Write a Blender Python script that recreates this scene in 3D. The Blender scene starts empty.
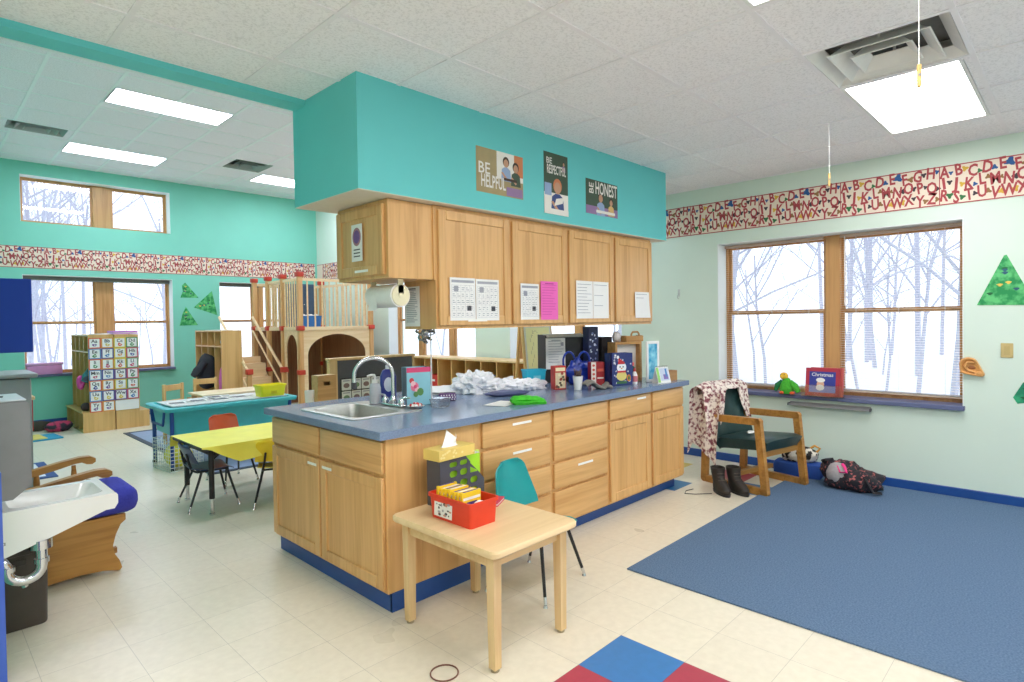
import bpy, bmesh, math, random
from mathutils import Matrix, Vector, Euler
random.seed(7)
SC = bpy.context.scene
COL = SC.collection
PI = math.pi
sin, cos = math.sin, math.cos

# ------------------------------------------------------------------ materials
def lin(c):
    c = c / 255.0
    return c / 12.92 if c <= 0.04045 else ((c + 0.055) / 1.055) ** 2.4
def L3(rgb): return (lin(rgb[0]), lin(rgb[1]), lin(rgb[2]), 1.0)
MATS = {}
def newmat(name):
    m = bpy.data.materials.new(name); m.use_nodes = True
    nt = m.node_tree; nt.nodes.clear()
    out = nt.nodes.new('ShaderNodeOutputMaterial')
    b = nt.nodes.new('ShaderNodeBsdfPrincipled')
    nt.links.new(b.outputs[0], out.inputs[0])
    return m, nt, b, out
def P(rgb, rough=0.5, var=0.06, scale=14, metal=0.0, bump=0.0, spec=0.5, stretch=None, rgb2=None, contrast=None, trans=0.0, alpha=1.0, coat=0.0):
    """plain procedural material: base colour broken up by noise"""
    key = (rgb, rough, var, scale, metal, bump, spec, stretch, rgb2, contrast, trans, alpha, coat)
    if key in MATS: return MATS[key]
    m, nt, b, out = newmat('mat_%d' % len(MATS))
    N = nt.nodes.new; K = nt.links.new
    tc = N('ShaderNodeTexCoord'); mp = N('ShaderNodeMapping')
    K(tc.outputs['Object'], mp.inputs[0])
    if stretch: mp.inputs['Scale'].default_value = stretch
    nz = N('ShaderNodeTexNoise'); nz.inputs['Scale'].default_value = scale
    nz.inputs['Detail'].default_value = 4
    K(mp.outputs[0], nz.inputs['Vector'])
    cr = N('ShaderNodeValToRGB')
    lo, hi = contrast or (0.3, 0.7)
    cr.color_ramp.elements[0].position = lo; cr.color_ramp.elements[1].position = hi
    c = L3(rgb)
    c2 = L3(rgb2) if rgb2 else tuple(min(1, x * (1 + var)) for x in c[:3]) + (1,)
    c1 = c if rgb2 else tuple(x * (1 - var) for x in c[:3]) + (1,)
    cr.color_ramp.elements[0].color = c1; cr.color_ramp.elements[1].color = c2
    K(nz.outputs[0], cr.inputs[0]); K(cr.outputs[0], b.inputs['Base Color'])
    b.inputs['Roughness'].default_value = rough
    b.inputs['Metallic'].default_value = metal
    b.inputs['Specular IOR Level'].default_value = spec
    b.inputs['Transmission Weight'].default_value = trans
    b.inputs['Alpha'].default_value = alpha
    b.inputs['Coat Weight'].default_value = coat
    if bump:
        bp = N('ShaderNodeBump'); bp.inputs['Strength'].default_value = bump; bp.inputs['Distance'].default_value = 0.01
        K(nz.outputs[0], bp.inputs['Height']); K(bp.outputs[0], b.inputs['Normal'])
    MATS[key] = m
    return m
def wood(rgb, dark, axis='z', rough=0.38, scale=1.0):
    key = ('wood', rgb, dark, axis, rough, scale)
    if key in MATS: return MATS[key]
    m, nt, b, out = newmat('wood_%d' % len(MATS))
    N = nt.nodes.new; K = nt.links.new
    tc = N('ShaderNodeTexCoord'); mp = N('ShaderNodeMapping')
    K(tc.outputs['Object'], mp.inputs[0])
    s = [34 * scale] * 3; s['xyz'.index(axis)] = 1.6 * scale
    mp.inputs['Scale'].default_value = s
    n1 = N('ShaderNodeTexNoise'); n1.inputs['Scale'].default_value = 1.0; n1.inputs['Detail'].default_value = 6; n1.inputs['Distortion'].default_value = 0.9
    K(mp.outputs[0], n1.inputs['Vector'])
    n2 = N('ShaderNodeTexNoise'); n2.inputs['Scale'].default_value = 0.16; n2.inputs['Detail'].default_value = 3; n2.inputs['Distortion'].default_value = 1.5
    K(mp.outputs[0], n2.inputs['Vector'])
    ad = N('ShaderNodeMath'); ad.operation = 'MULTIPLY_ADD'; ad.inputs[1].default_value = 0.55
    K(n1.outputs[0], ad.inputs[0])
    mu = N('ShaderNodeMath'); mu.operation = 'MULTIPLY'; mu.inputs[1].default_value = 0.45
    K(n2.outputs[0], mu.inputs[0]); K(mu.outputs[0], ad.inputs[2])
    cr = N('ShaderNodeValToRGB')
    cr.color_ramp.elements[0].position = 0.36; cr.color_ramp.elements[1].position = 0.56
    cr.color_ramp.elements[0].color = L3(dark); cr.color_ramp.elements[1].color = L3(rgb)
    K(ad.outputs[0], cr.inputs[0]); K(cr.outputs[0], b.inputs['Base Color'])
    b.inputs['Roughness'].default_value = rough
    bp = N('ShaderNodeBump'); bp.inputs['Strength'].default_value = 0.06; bp.inputs['Distance'].default_value = 0.005
    K(n1.outputs[0], bp.inputs['Height']); K(bp.outputs[0], b.inputs['Normal'])
    MATS[key] = m
    return m
def emit(rgb, s):
    key = ('emit', rgb, s)
    if key in MATS: return MATS[key]
    m = bpy.data.materials.new('glow_%d' % len(MATS)); m.use_nodes = True
    nt = m.node_tree; nt.nodes.clear()
    o = nt.nodes.new('ShaderNodeOutputMaterial'); e = nt.nodes.new('ShaderNodeEmission')
    e.inputs[0].default_value = L3(rgb); e.inputs[1].default_value = s
    nt.links.new(e.outputs[0], o.inputs[0]); MATS[key] = m
    return m
def glass_pane(tr=0.93, rough=0.02):
    key = ('pane', tr, rough)
    if key in MATS: return MATS[key]
    m = bpy.data.materials.new('glass_%d' % len(MATS)); m.use_nodes = True
    nt = m.node_tree; nt.nodes.clear(); N = nt.nodes.new; K = nt.links.new
    o = N('ShaderNodeOutputMaterial'); mx = N('ShaderNodeMixShader'); t = N('ShaderNodeBsdfTransparent'); g = N('ShaderNodeBsdfGlossy')
    g.inputs['Roughness'].default_value = rough
    t.inputs[0].default_value = (0.97, 0.985, 0.98, 1)
    mx.inputs[0].default_value = 1 - tr
    K(t.outputs[0], mx.inputs[1]); K(g.outputs[0], mx.inputs[2]); K(mx.outputs[0], o.inputs[0])
    MATS[key] = m
    return m
def vinyl(c1, c2, rough=0.22):
    """mottled vinyl tile on a 12 inch grid with thin seams"""
    m, nt, b, out = newmat('vinyl_tile_%d' % len(MATS)); MATS[('vinyl', c1, c2)] = m
    N = nt.nodes.new; K = nt.links.new
    tc = N('ShaderNodeTexCoord'); mp = N('ShaderNodeMapping')
    mp.inputs['Location'].default_value = (-2.169, -1.468, 0)
    K(tc.outputs['Object'], mp.inputs[0])
    br = N('ShaderNodeTexBrick'); br.offset = 0.0; br.squash = 1.0
    br.inputs['Scale'].default_value = 1.0
    br.inputs['Mortar Size'].default_value = 0.0011
    br.inputs['Mortar Smooth'].default_value = 0.25
    br.inputs['Bias'].default_value = 0.0
    br.inputs['Brick Width'].default_value = 0.305; br.inputs['Row Height'].default_value = 0.305
    a = L3(c1); d = L3(c2)
    br.inputs['Color1'].default_value = a; br.inputs['Color2'].default_value = d
    br.inputs['Mortar'].default_value = tuple(x * 0.62 for x in a[:3]) + (1,)
    K(mp.outputs[0], br.inputs['Vector'])
    nz = N('ShaderNodeTexNoise'); nz.inputs['Scale'].default_value = 26; nz.inputs['Detail'].default_value = 6
    K(tc.outputs['Object'], nz.inputs['Vector'])
    hs = N('ShaderNodeMix'); hs.data_type = 'RGBA'; hs.blend_type = 'MULTIPLY'; hs.inputs[0].default_value = 1.0
    rp = N('ShaderNodeValToRGB'); rp.color_ramp.elements[0].position = 0.3; rp.color_ramp.elements[1].position = 0.7
    rp.color_ramp.elements[0].color = (0.92, 0.915, 0.90, 1); rp.color_ramp.elements[1].color = (1, 1, 1, 1)
    K(nz.outputs[0], rp.inputs[0]); K(br.outputs[0], hs.inputs[6]); K(rp.outputs[0], hs.inputs[7])
    K(hs.outputs[2], b.inputs['Base Color'])
    n2 = N('ShaderNodeTexNoise'); n2.inputs['Scale'].default_value = 1.6; n2.inputs['Detail'].default_value = 3
    K(tc.outputs['Object'], n2.inputs['Vector'])
    mr = N('ShaderNodeMapRange'); mr.inputs[3].default_value = rough + 0.02; mr.inputs[4].default_value = rough + 0.14
    K(n2.outputs[0], mr.inputs[0]); K(mr.outputs[0], b.inputs['Roughness'])
    return m
def ceil_tile(rgb):
    """fissured mineral-fibre ceiling board"""
    m, nt, b, out = newmat('ceiling_board_%d' % len(MATS)); MATS[('ceil', rgb)] = m
    N = nt.nodes.new; K = nt.links.new
    tc = N('ShaderNodeTexCoord')
    v = N('ShaderNodeTexNoise'); v.inputs['Scale'].default_value = 85; v.inputs['Detail'].default_value = 3; v.inputs['Roughness'].default_value = 0.7
    K(tc.outputs['Object'], v.inputs['Vector'])
    rp = N('ShaderNodeValToRGB'); rp.color_ramp.elements[0].position = 0.36; rp.color_ramp.elements[1].position = 0.52
    c = L3(rgb)
    rp.color_ramp.elements[0].color = tuple(x * 0.84 for x in c[:3]) + (1,); rp.color_ramp.elements[1].color = c
    K(v.outputs[0], rp.inputs[0]); K(rp.outputs[0], b.inputs['Base Color'])
    b.inputs['Roughness'].default_value = 0.95; b.inputs['Specular IOR Level'].default_value = 0.1
    bp = N('ShaderNodeBump'); bp.inputs['Strength'].default_value = 0.25; bp.inputs['Distance'].default_value = 0.004
    K(v.outputs[0], bp.inputs['Height']); K(bp.outputs[0], b.inputs['Normal'])
    return m

# ------------------------------------------------------------------ mesh builder
TXT = {}
def text_geo(s, bold=0.0):
    if (s, bold) in TXT: return TXT[(s, bold)]
    cu = bpy.data.curves.new('glyphs', 'FONT'); cu.body = s; cu.align_x = 'CENTER'; cu.align_y = 'CENTER'
    cu.size = 1.0; cu.resolution_u = 2; cu.offset = bold
    o = bpy.data.objects.new('glyphs', cu); COL.objects.link(o)
    bpy.context.view_layer.update()
    me = bpy.data.meshes.new_from_object(o.evaluated_get(bpy.context.evaluated_depsgraph_get()))
    g = ([v.co.copy() for v in me.vertices], [tuple(p.vertices) for p in me.polygons])
    bpy.data.objects.remove(o); bpy.data.curves.remove(cu); bpy.data.meshes.remove(me)
    TXT[(s, bold)] = g
    return g
class M:
    def __init__(s): s.V = []; s.F = []; s.I = []; s.m = 0; s.T = Matrix()
    def add(s, vs, fs, m=None):
        n = len(s.V); T = s.T
        s.V += [T @ Vector(v) for v in vs]
        s.F += [tuple(i + n for i in f) for f in fs]
        s.I += [s.m if m is None else m] * len(fs)
        return s
    def bmadd(s, bm, m=None):
        bm.verts.index_update()
        s.add([v.co.copy() for v in bm.verts], [tuple(v.index for v in f.verts) for f in bm.faces], m); bm.free(); return s
    def box(s, x0, y0, z0, x1, y1, z1, m=None, bev=0, seg=1):
        x0, x1 = sorted((x0, x1)); y0, y1 = sorted((y0, y1)); z0, z1 = sorted((z0, z1))
        v = [(x, y, z) for x in (x0, x1) for y in (y0, y1) for z in (z0, z1)]
        f = [(0, 1, 3, 2), (4, 6, 7, 5), (0, 4, 5, 1), (2, 3, 7, 6), (0, 2, 6, 4), (1, 5, 7, 3)]
        if bev <= 0: return s.add(v, f, m)
        bm = bmesh.new(); bv = [bm.verts.new(p) for p in v]
        for q in f: bm.faces.new([bv[i] for i in q])
        bev = min(bev, 0.49 * min(x1 - x0, y1 - y0, z1 - z0))
        bmesh.ops.bevel(bm, geom=bm.edges[:], offset=bev, segments=seg, affect='EDGES', profile=0.5)
        return s.bmadd(bm, m)
    def quad(s, a, b, c, d, m=None): return s.add([a, b, c, d], [(0, 1, 2, 3)], m)
    def poly(s, pts, m=None): return s.add(pts, [tuple(range(len(pts)))], m)
    def prism(s, pts, ax, a0, a1, m=None):
        """pts: 2D outline in the two axes other than ax (cyclic order xyz), extruded a0..a1"""
        i = 'xyz'.index(ax); n = len(pts); v = []
        for a in (a0, a1):
            for p in pts:
                q = [0, 0, 0]; q[i] = a
                j, k = [t for t in range(3) if t != i]
                q[j], q[k] = p[0], p[1]; v.append(q)
        f = [tuple(range(n))[::-1], tuple(range(n, 2 * n))] + [(k, (k + 1) % n, n + (k + 1) % n, n + k) for k in range(n)]
        return s.add(v, f, m)
    def cyl(s, p0, p1, r0, r1=None, n=14, m=None, caps=True):
        r1 = r0 if r1 is None else r1
        p0 = Vector(p0); p1 = Vector(p1); d = (p1 - p0).normalized()
        a = d.orthogonal().normalized(); b = d.cross(a)
        v = [];
        for p, r in ((p0, r0), (p1, r1)):
            v += [p + (a * cos(2 * PI * k / n) + b * sin(2 * PI * k / n)) * r for k in range(n)]
        f = [(k, (k + 1) % n, n + (k + 1) % n, n + k) for k in range(n)]
        if caps: f += [tuple(range(n))[::-1], tuple(range(n, 2 * n))]
        return s.add(v, f, m)
    def tube(s, pts, r, n=10, m=None, closed=False, flat=None):
        pts = [Vector(p) for p in pts]; N = len(pts); v = []; f = []
        rr = r if isinstance(r, (list, tuple)) else [r] * N
        up = None
        for i, p in enumerate(pts):
            if closed: d = pts[(i + 1) % N] - pts[i - 1]
            else: d = pts[min(i + 1, N - 1)] - pts[max(i - 1, 0)]
            d.normalize()
            a = d.orthogonal().normalized() if up is None else (up - d * up.dot(d)).normalized()
            up = a; b = d.cross(a)
            fx, fy = flat or (1, 1)
            v += [p + (a * cos(2 * PI * k / n) * fx + b * sin(2 * PI * k / n) * fy) * rr[i] for k in range(n)]
        for i in range(N if closed else N - 1):
            j = (i + 1) % N
            f += [(i * n + k, i * n + (k + 1) % n, j * n + (k + 1) % n, j * n + k) for k in range(n)]
        if not closed: f += [tuple(range(n))[::-1], tuple(range((N - 1) * n, N * n))]
        return s.add(v, f, m)
    def lathe(s, prof, c=(0, 0, 0), n=20, m=None, sx=1, sy=1):
        v = []; f = []; K = len(prof)
        for r, z in prof: v += [(c[0] + max(r, 1e-4) * cos(2 * PI * k / n) * sx, c[1] + max(r, 1e-4) * sin(2 * PI * k / n) * sy, c[2] + z) for k in range(n)]
        for i in range(K - 1): f += [(i * n + k, i * n + (k + 1) % n, (i + 1) * n + (k + 1) % n, (i + 1) * n + k) for k in range(n)]
        f += [tuple(range(n))[::-1], tuple(range((K - 1) * n, K * n))]
        return s.add(v, f, m)
    def ball(s, c, rx, ry=None, rz=None, n=14, m=None, k=8):
        ry = rx if ry is None else ry; rz = rx if rz is None else rz
        v = []; f = []
        for i in range(k + 1):
            t = PI * i / k
            for j in range(n):
                a = 2 * PI * j / n
                v.append((c[0] + rx * max(sin(t), 1e-3) * cos(a), c[1] + ry * max(sin(t), 1e-3) * sin(a), c[2] - rz * cos(t)))
        for i in range(k): f += [(i * n + j, i * n + (j + 1) % n, (i + 1) * n + (j + 1) % n, (i + 1) * n + j) for j in range(n)]
        f += [tuple(range(n))[::-1], tuple(range(k * n, k * n + n))]
        return s.add(v, f, m)
    def grid(s, fn, nu, nv, th=0.0, m=None):
        """fn(u,v)->point; th: thickness along normal"""
        P_ = [[Vector(fn(i / nu, j / nv)) for j in range(nv + 1)] for i in range(nu + 1)]
        v = [p for r in P_ for p in r]; W = nv + 1
        f = [(i * W + j, (i + 1) * W + j, (i + 1) * W + j + 1, i * W + j + 1) for i in range(nu) for j in range(nv)]
        if th:
            n0 = len(v); w = []
            for i in range(nu + 1):
                for j in range(nv + 1):
                    du = P_[min(i + 1, nu)][j] - P_[max(i - 1, 0)][j]; dv = P_[i][min(j + 1, nv)] - P_[i][max(j - 1, 0)]
                    nn = du.cross(dv); nn = nn.normalized() if nn.length > 1e-9 else Vector((0, 0, 1))
                    w.append(P_[i][j] - nn * th)
            v += w
            f += [tuple(n0 + q for q in reversed(g)) for g in f]
            ring = [(i, 0) for i in range(nu + 1)] + [(nu, j) for j in range(1, nv + 1)] + [(i, nv) for i in range(nu - 1, -1, -1)] + [(0, j) for j in range(nv - 1, 0, -1)]
            ids = [i * W + j for i, j in ring]
            f += [(ids[k], n0 + ids[k], n0 + ids[(k + 1) % len(ids)], ids[(k + 1) % len(ids)]) for k in range(len(ids))]
        return s.add(v, f, m)
    def text(s, st, size, T, m=None, bold=0.0):
        v, f = text_geo(st, bold)
        return s.add([T @ (p * size) for p in v], f, m)
    def disc(s, c, rx, ry, T, m=None, n=12):
        return s.add([T @ Vector((c[0] + rx * cos(2 * PI * k / n), c[1] + ry * sin(2 * PI * k / n), 0)) for k in range(n)], [tuple(range(n))], m)
    def rect(s, x0, y0, x1, y1, T, m=None, dz=0):
        return s.add([T @ Vector(p) for p in ((x0, y0, dz), (x1, y0, dz), (x1, y1, dz), (x0, y1, dz))], [(0, 1, 2, 3)], m)
    def mesh(s, name, mats, smooth=True, fix=True):
        me = bpy.data.meshes.new(name); me.from_pydata([tuple(v) for v in s.V], [], s.F)
        for mt in (mats if isinstance(mats, (list, tuple)) else [mats]): me.materials.append(mt)
        me.polygons.foreach_set('material_index', s.I)
        if fix:
            bm = bmesh.new(); bm.from_mesh(me); bmesh.ops.recalc_face_normals(bm, faces=bm.faces[:]); bm.to_mesh(me); bm.free()
        if smooth:
            me.polygons.foreach_set('use_smooth', [True] * len(me.polygons)); me.set_sharp_from_angle(angle=math.radians(38))
        me.update()
        return me
def obj(name, mb, mats, parent=None, loc=(0, 0, 0), rz=0, smooth=True, fix=True, label=None):
    o = bpy.data.objects.new(name, mb.mesh(name, mats, smooth, fix)); COL.objects.link(o)
    o.location = loc; o.rotation_euler = (0, 0, rz)
    if parent is not None: o.parent = parent
    if label: o['label'] = label
    return o
def tag(o, label, cat, group=None, kind=None):
    o['label'] = label; o['category'] = cat
    if group: o['group'] = group
    if kind: o['kind'] = kind
    return o
def thing(name, label, cat, loc=(0, 0, 0), rz=0, group=None):
    o = bpy.data.objects.new(name, None); COL.objects.link(o)
    o.empty_display_size = 0.1; o.location = loc; o.rotation_euler = (0, 0, rz)
    return tag(o, label, cat, group)
def solo(name, mb, mats, label, cat, loc=(0, 0, 0), rz=0, group=None, smooth=True, fix=True):
    return tag(obj(name, mb, mats, None, loc, rz, smooth, fix), label, cat, group)
def struct(name, mb, mats, parent=None, loc=(0, 0, 0), smooth=False):
    o = obj(name, mb, mats, parent, loc, 0, smooth)
    if parent is None: o['kind'] = 'structure'; o['label'] = name.replace('_', ' '); 
    return o
def dup(root, loc, rz=None, label=None, group=None):
    def cp(o, par):
        c = o.copy(); COL.objects.link(c)
        if par is not None: c.parent = par
        for ch in kids.get(o, []): cp(ch, c)
        return c
    kids = {}
    for o in list(bpy.data.objects):
        if o.parent: kids.setdefault(o.parent, []).append(o)
    r = cp(root, None); r.location = loc
    if rz is not None: r.rotation_euler = (0, 0, rz)
    if label: r['label'] = label
    if group: r['group'] = group
    return r
def TX(loc, face):
    """frame whose local x/y run along a vertical surface; face = direction its front looks"""
    z = Vector({'-x': (-1, 0, 0), '+x': (1, 0, 0), '-y': (0, -1, 0), '+y': (0, 1, 0), '+z': (0, 0, 1), '-z': (0, 0, -1)}[face])
    y = Vector((0, 0, 1)) if face[1] != 'z' else Vector((0, 1, 0))
    x = y.cross(z)
    m = Matrix((x, y, z)).transposed().to_4x4(); m.translation = Vector(loc)
    return m

# ------------------------------------------------------------------ palette
OAK = wood((222, 176, 116), (203, 154, 95), 'z')
OAKX = wood((222, 176, 116), (201, 152, 93), 'x')
OAKY = wood((220, 174, 114), (199, 150, 92), 'y')
BIRCH = wood((226, 194, 144), (208, 172, 120), 'z', 0.45, 0.7)
BIRCHX = wood((226, 194, 144), (208, 172, 120), 'x', 0.45, 0.7)
FRAMEW = wood((206, 158, 104), (182, 132, 80), 'z')
ARMW = wood((190, 138, 70), (158, 108, 48), 'x')
LAM = P((112, 130, 158), 0.18, 0.10, 160, rgb2=(124, 144, 174), contrast=(0.35, 0.65))
WHITE = P((238, 238, 236), 0.5, 0.02)
PAPER = P((240, 240, 238), 0.8, 0.015)
INK = P((70, 72, 80), 0.8, 0.05)
INKL = P((165, 168, 178), 0.8, 0.05)
BLACK = P((32, 32, 36), 0.45, 0.1)
DKGREY = P((70, 70, 74), 0.6, 0.1)
GREY = P((140, 140, 142), 0.45, 0.06)
CHROME = P((215, 216, 220), 0.14, 0.02, metal=1.0)
STEEL = P((190, 190, 186), 0.30, 0.05, 60, metal=0.9)
REDP = P((222, 62, 36), 0.35, 0.04)
YEL = P((242, 226, 40), 0.35, 0.03)
TEALP = P((24, 150, 150), 0.35, 0.04)
BLUEB = P((22, 70, 140), 0.4, 0.06)
# ------------------------------------------------------------------ camera (solved from the photograph's vanishing lines)
H = 1.394
def cam():
    yaw, pitch, roll, f, cy = 0.77221, -0.01796, -0.01503, 589.26, 331.62
    fw = Vector((cos(yaw) * cos(pitch), sin(yaw) * cos(pitch), sin(pitch)))
    r = Vector((sin(yaw), -cos(yaw), 0)); u = r.cross(fw)
    c, s = cos(roll), sin(roll)
    r2 = c * r + s * u; u2 = -s * r + c * u
    m = Matrix((r2, u2, -fw)).transposed().to_4x4(); m.translation = Vector((0, 0, H))
    cd = bpy.data.cameras.new('camera'); o = bpy.data.objects.new('camera', cd); COL.objects.link(o)
    o.matrix_world = m
    cd.sensor_fit = 'HORIZONTAL'; cd.sensor_width = 36; cd.lens = f * 36 / 1024
    cd.shift_y = (cy - 341) / 1024
    cd.clip_start = 0.05; cd.clip_end = 200
    SC.camera = o
cam()

# ------------------------------------------------------------------ room shell
XW, YF, ZN, ZF = 5.552, 10.64, 2.687, 3.73
MINT = P((214, 230, 217), 0.75, 0.015, 3)
TEALW = P((128, 208, 188), 0.7, 0.02, 3)  # greener copy of the soffit paint, its different light put into the colour
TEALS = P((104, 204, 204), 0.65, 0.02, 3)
CREAM = P((226, 218, 200), 0.8, 0.02)
REVEAL = P((232, 238, 236), 0.6, 0.01)
KICK = P((26, 74, 146), 0.4, 0.06)

V_CREAM = vinyl((231, 223, 203), (226, 218, 198)); V_BLUE = vinyl((64, 128, 190), (58, 120, 182), 0.3)
V_RED = vinyl((178, 66, 84), (172, 62, 80), 0.3); V_TEAL = vinyl((30, 112, 168), (28, 106, 160), 0.3); V_YEL = vinyl((222, 196, 92), (218, 190, 88), 0.3)
fl = M()
T_ = 0.305
x = 2.169 - 17 * T_
ix = -17
while x < XW + 0.1:
    y = 1.468 - 15 * T_; iy = -15
    while y < YF + 0.1:
        mi = 0
        if -4 <= ix <= -1 and -4 <= iy <= -1: mi = 1 if (ix + iy) % 2 == 0 else 2
        if (ix, iy) in ((7, 3), (8, 1)): mi = 3
        if (ix, iy) in ((9, 2),): mi = 2
        if (ix, iy) in ((9, 4),): mi = 4
        fl.quad((x, y, 0), (x + T_, y, 0), (x + T_, y + T_, 0), (x, y + T_, 0), mi)
        y += T_; iy += 1
    x += T_; ix += 1
struct('floor', fl, [V_CREAM, V_BLUE, V_RED, V_TEAL, V_YEL])

def wall_open(mb, ax, a, th, u0, u1, z0, z1, opens, m=0):
    """wall in plane ax=a, thickness th outward, with rectangular openings (u0,u1,z0,z1)"""
    us = sorted({u0, u1} | {o[0] for o in opens} | {o[1] for o in opens}); zs = sorted({z0, z1} | {o[2] for o in opens} | {o[3] for o in opens})
    for i in range(len(us) - 1):
        run = None
        for j in range(len(zs) - 1):
            cu, cz = (us[i] + us[i + 1]) / 2, (zs[j] + zs[j + 1]) / 2
            if any(o[0] < cu < o[1] and o[2] < cz < o[3] for o in opens): continue
            if ax == 'x': mb.box(a, us[i], zs[j], a + th, us[i + 1], zs[j + 1], m)
            else: mb.box(us[i], a, zs[j], us[i + 1], a + th, zs[j + 1], m)
WN = (0.66, 2.585, 0.70, 2.115)         # near window on the right wall (y0,y1,z0,z1)
WB = (6.12, 8.25, 0.70, 2.115)          # windows of the back part, same wall
WC = (3.70, 5.45, 0.70, 2.115)
WD_ADDED = (-2.75, -0.83, 0.70, 2.115)  # opening for an unseen window added for daylight
BK_ADDED = [(-2.4, -0.5, 0.70, 2.115), (1.0, 2.9, 0.70, 2.115)]  # openings for two added windows, out of view
FU = (1.14, 3.02, 2.89, 3.55); FLW = (1.14, 3.03, 0.73, 2.15); FR = (3.75, 5.15, 0.73, 2.14)
mb = M(); wall_open(mb, 'x', XW, 0.30, -3.2, YF + 0.30, 0, ZF + 0.1, [WN, WB, WC, WD_ADDED]); struct('wall_right', mb, MINT)
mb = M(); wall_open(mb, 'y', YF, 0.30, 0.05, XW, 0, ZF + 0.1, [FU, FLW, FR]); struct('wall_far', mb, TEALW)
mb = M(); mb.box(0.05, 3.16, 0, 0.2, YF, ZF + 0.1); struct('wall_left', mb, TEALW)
mb = M(); mb.box(-3.0, 3.0, 0, 0.2, 3.16, ZN + 0.05); struct('wall_passage', mb, MINT)
mb = M(); wall_open(mb, 'y', -3.5, 0.30, -3.1, XW, 0, ZN + 0.05, BK_ADDED); struct('wall_back', mb, MINT)
mb = M(); mb.box(-3.1, -3.2, 0, -3.0, 3.16, ZN + 0.05); struct('wall_side', mb, MINT)
mb = M(); mb.box(0.17, 2.985, 0, 0.240, 3.06, 0.84); struct('trim_1', mb, P((62, 96, 190), 0.4, 0.04))
mb = M()
for a, b in ((-3.2, YF),): mb.box(XW - 0.012, a, 0, XW + 0.01, b, 0.075, bev=0.004)
struct('baseboard_right', mb, KICK)
mb = M(); mb.box(0.2, YF - 0.012, 0, XW - 0.012, YF + 0.01, 0.09, bev=0.004); struct('baseboard_far', mb, KICK)

# ceilings: boards above, exposed tee grid as its own trim
CT = ceil_tile((250, 247, 250)); TEE = P((242, 238, 242), 0.5, 0.01); TEEL = P((244, 246, 250), 0.45, 0.01)
CTF = ceil_tile((250, 244, 252))  # tinted pinkish-blue to offset green light bounced off the teal walls
GX = [1.895 + 0.61 * k for k in range(-8, 7)]; GY = [1.015 + 0.61 * k for k in range(-7, 5)]
NL = [(3.735, 0.445), (1.295, 0.445), (-1.145, 0.445), (3.735, -2.03), (1.295, -2.03), (-1.145, -2.03)]    # 2x4 lamps of the lower ceiling; last four unseen, added to light the room
FL_ = [(1.465, 6.77, 2.60, 7.28), (1.465, 9.16, 2.60, 9.71), (3.906, 9.16, 5.04, 9.71), (3.906, 6.77, 5.04, 7.28), (1.465, 4.40, 2.60, 4.91), (3.906, 4.40, 5.04, 4.91)]
def holed(mb, x0, y0, x1, y1, z, holes, m=0):
    us = sorted({x0, x1} | {h[0] for h in holes} | {h[2] for h in holes}); vs = sorted({y0, y1} | {h[1] for h in holes} | {h[3] for h in holes})
    for i in range(len(us) - 1):
        for j in range(len(vs) - 1):
            cu, cv = (us[i] + us[i + 1]) / 2, (vs[j] + vs[j + 1]) / 2
            if any(h[0] < cu < h[2] and h[1] < cv < h[3] for h in holes): continue
            mb.box(us[i], vs[j], z, us[i + 1], vs[j + 1], z + 0.05, m)
nh = [(a, b, a + 1.20, b + 0.56) for a, b in NL] + [(3.125, 0.415, 3.725, 1.005)]
mb = M(); holed(mb, -3.0, -3.2, XW, 3.24, ZN, nh)
struct('ceiling', mb, CT)
mb = M()
def tee(ax, c, a0, a1, z, dz, holes, hw=0.012):
    """one run of the exposed grid, broken where a lamp or vent fills the opening"""
    cuts = sorted((h[1], h[3]) if ax == 'x' else (h[0], h[2]) for h in holes if (h[0] + 0.02 < c < h[2] - 0.02 if ax == 'x' else h[1] + 0.02 < c < h[3] - 0.02))
    p = a0
    for q0, q1 in cuts + [(a1, a1)]:
        if q0 > p:
            if ax == 'x': mb.box(c - hw, p, z - dz, c + hw, q0, z + 0.004)
            else: mb.box(p, c - hw, z - dz, q0, c + hw, z + 0.004)
        p = max(p, q1)
for g in GX: tee('x', g, -3.2, 3.22, ZN, 0.005, nh)
for g in GY: tee('y', g, -3.0, XW, ZN, 0.0045, nh)
mb.box(XW - 0.022, -3.2, ZN - 0.006, XW, 3.22, ZN + 0.004)
struct('trim_2', mb, TEE)
FV = [(0.84, 8.60, 1.39, 8.98), (3.29, 8.56, 3.82, 9.10)]
mb = M(); holed(mb, 0.2, 3.36, XW, YF, ZF, FL_ + FV); struct('ceiling_far', mb, CTF)
mb = M()
k = 1.465 - 2 * 0.5665
while k < XW: tee('x', k, 3.36, YF, ZF, 0.005, FL_ + FV, 0.014); k += 0.5665
k = 3.60
while k < YF: tee('y', k, 0.2, XW, ZF, 0.0045, FL_ + FV); k += 0.556
struct('trim_3', mb, TEEL)

# header beam where the low ceiling ends, and the soffit box over the cabinets
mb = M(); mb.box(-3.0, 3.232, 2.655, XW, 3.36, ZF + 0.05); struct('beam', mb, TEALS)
mb = M()
mb.box(1.635, 2.68, 2.09, 4.74, 3.388, ZN, 0)
mb.box(1.637, 2.682, 2.086, 4.738, 3.386, 2.0905, 1)
struct('soffit_wall', mb, [TEALS, CREAM])

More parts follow.
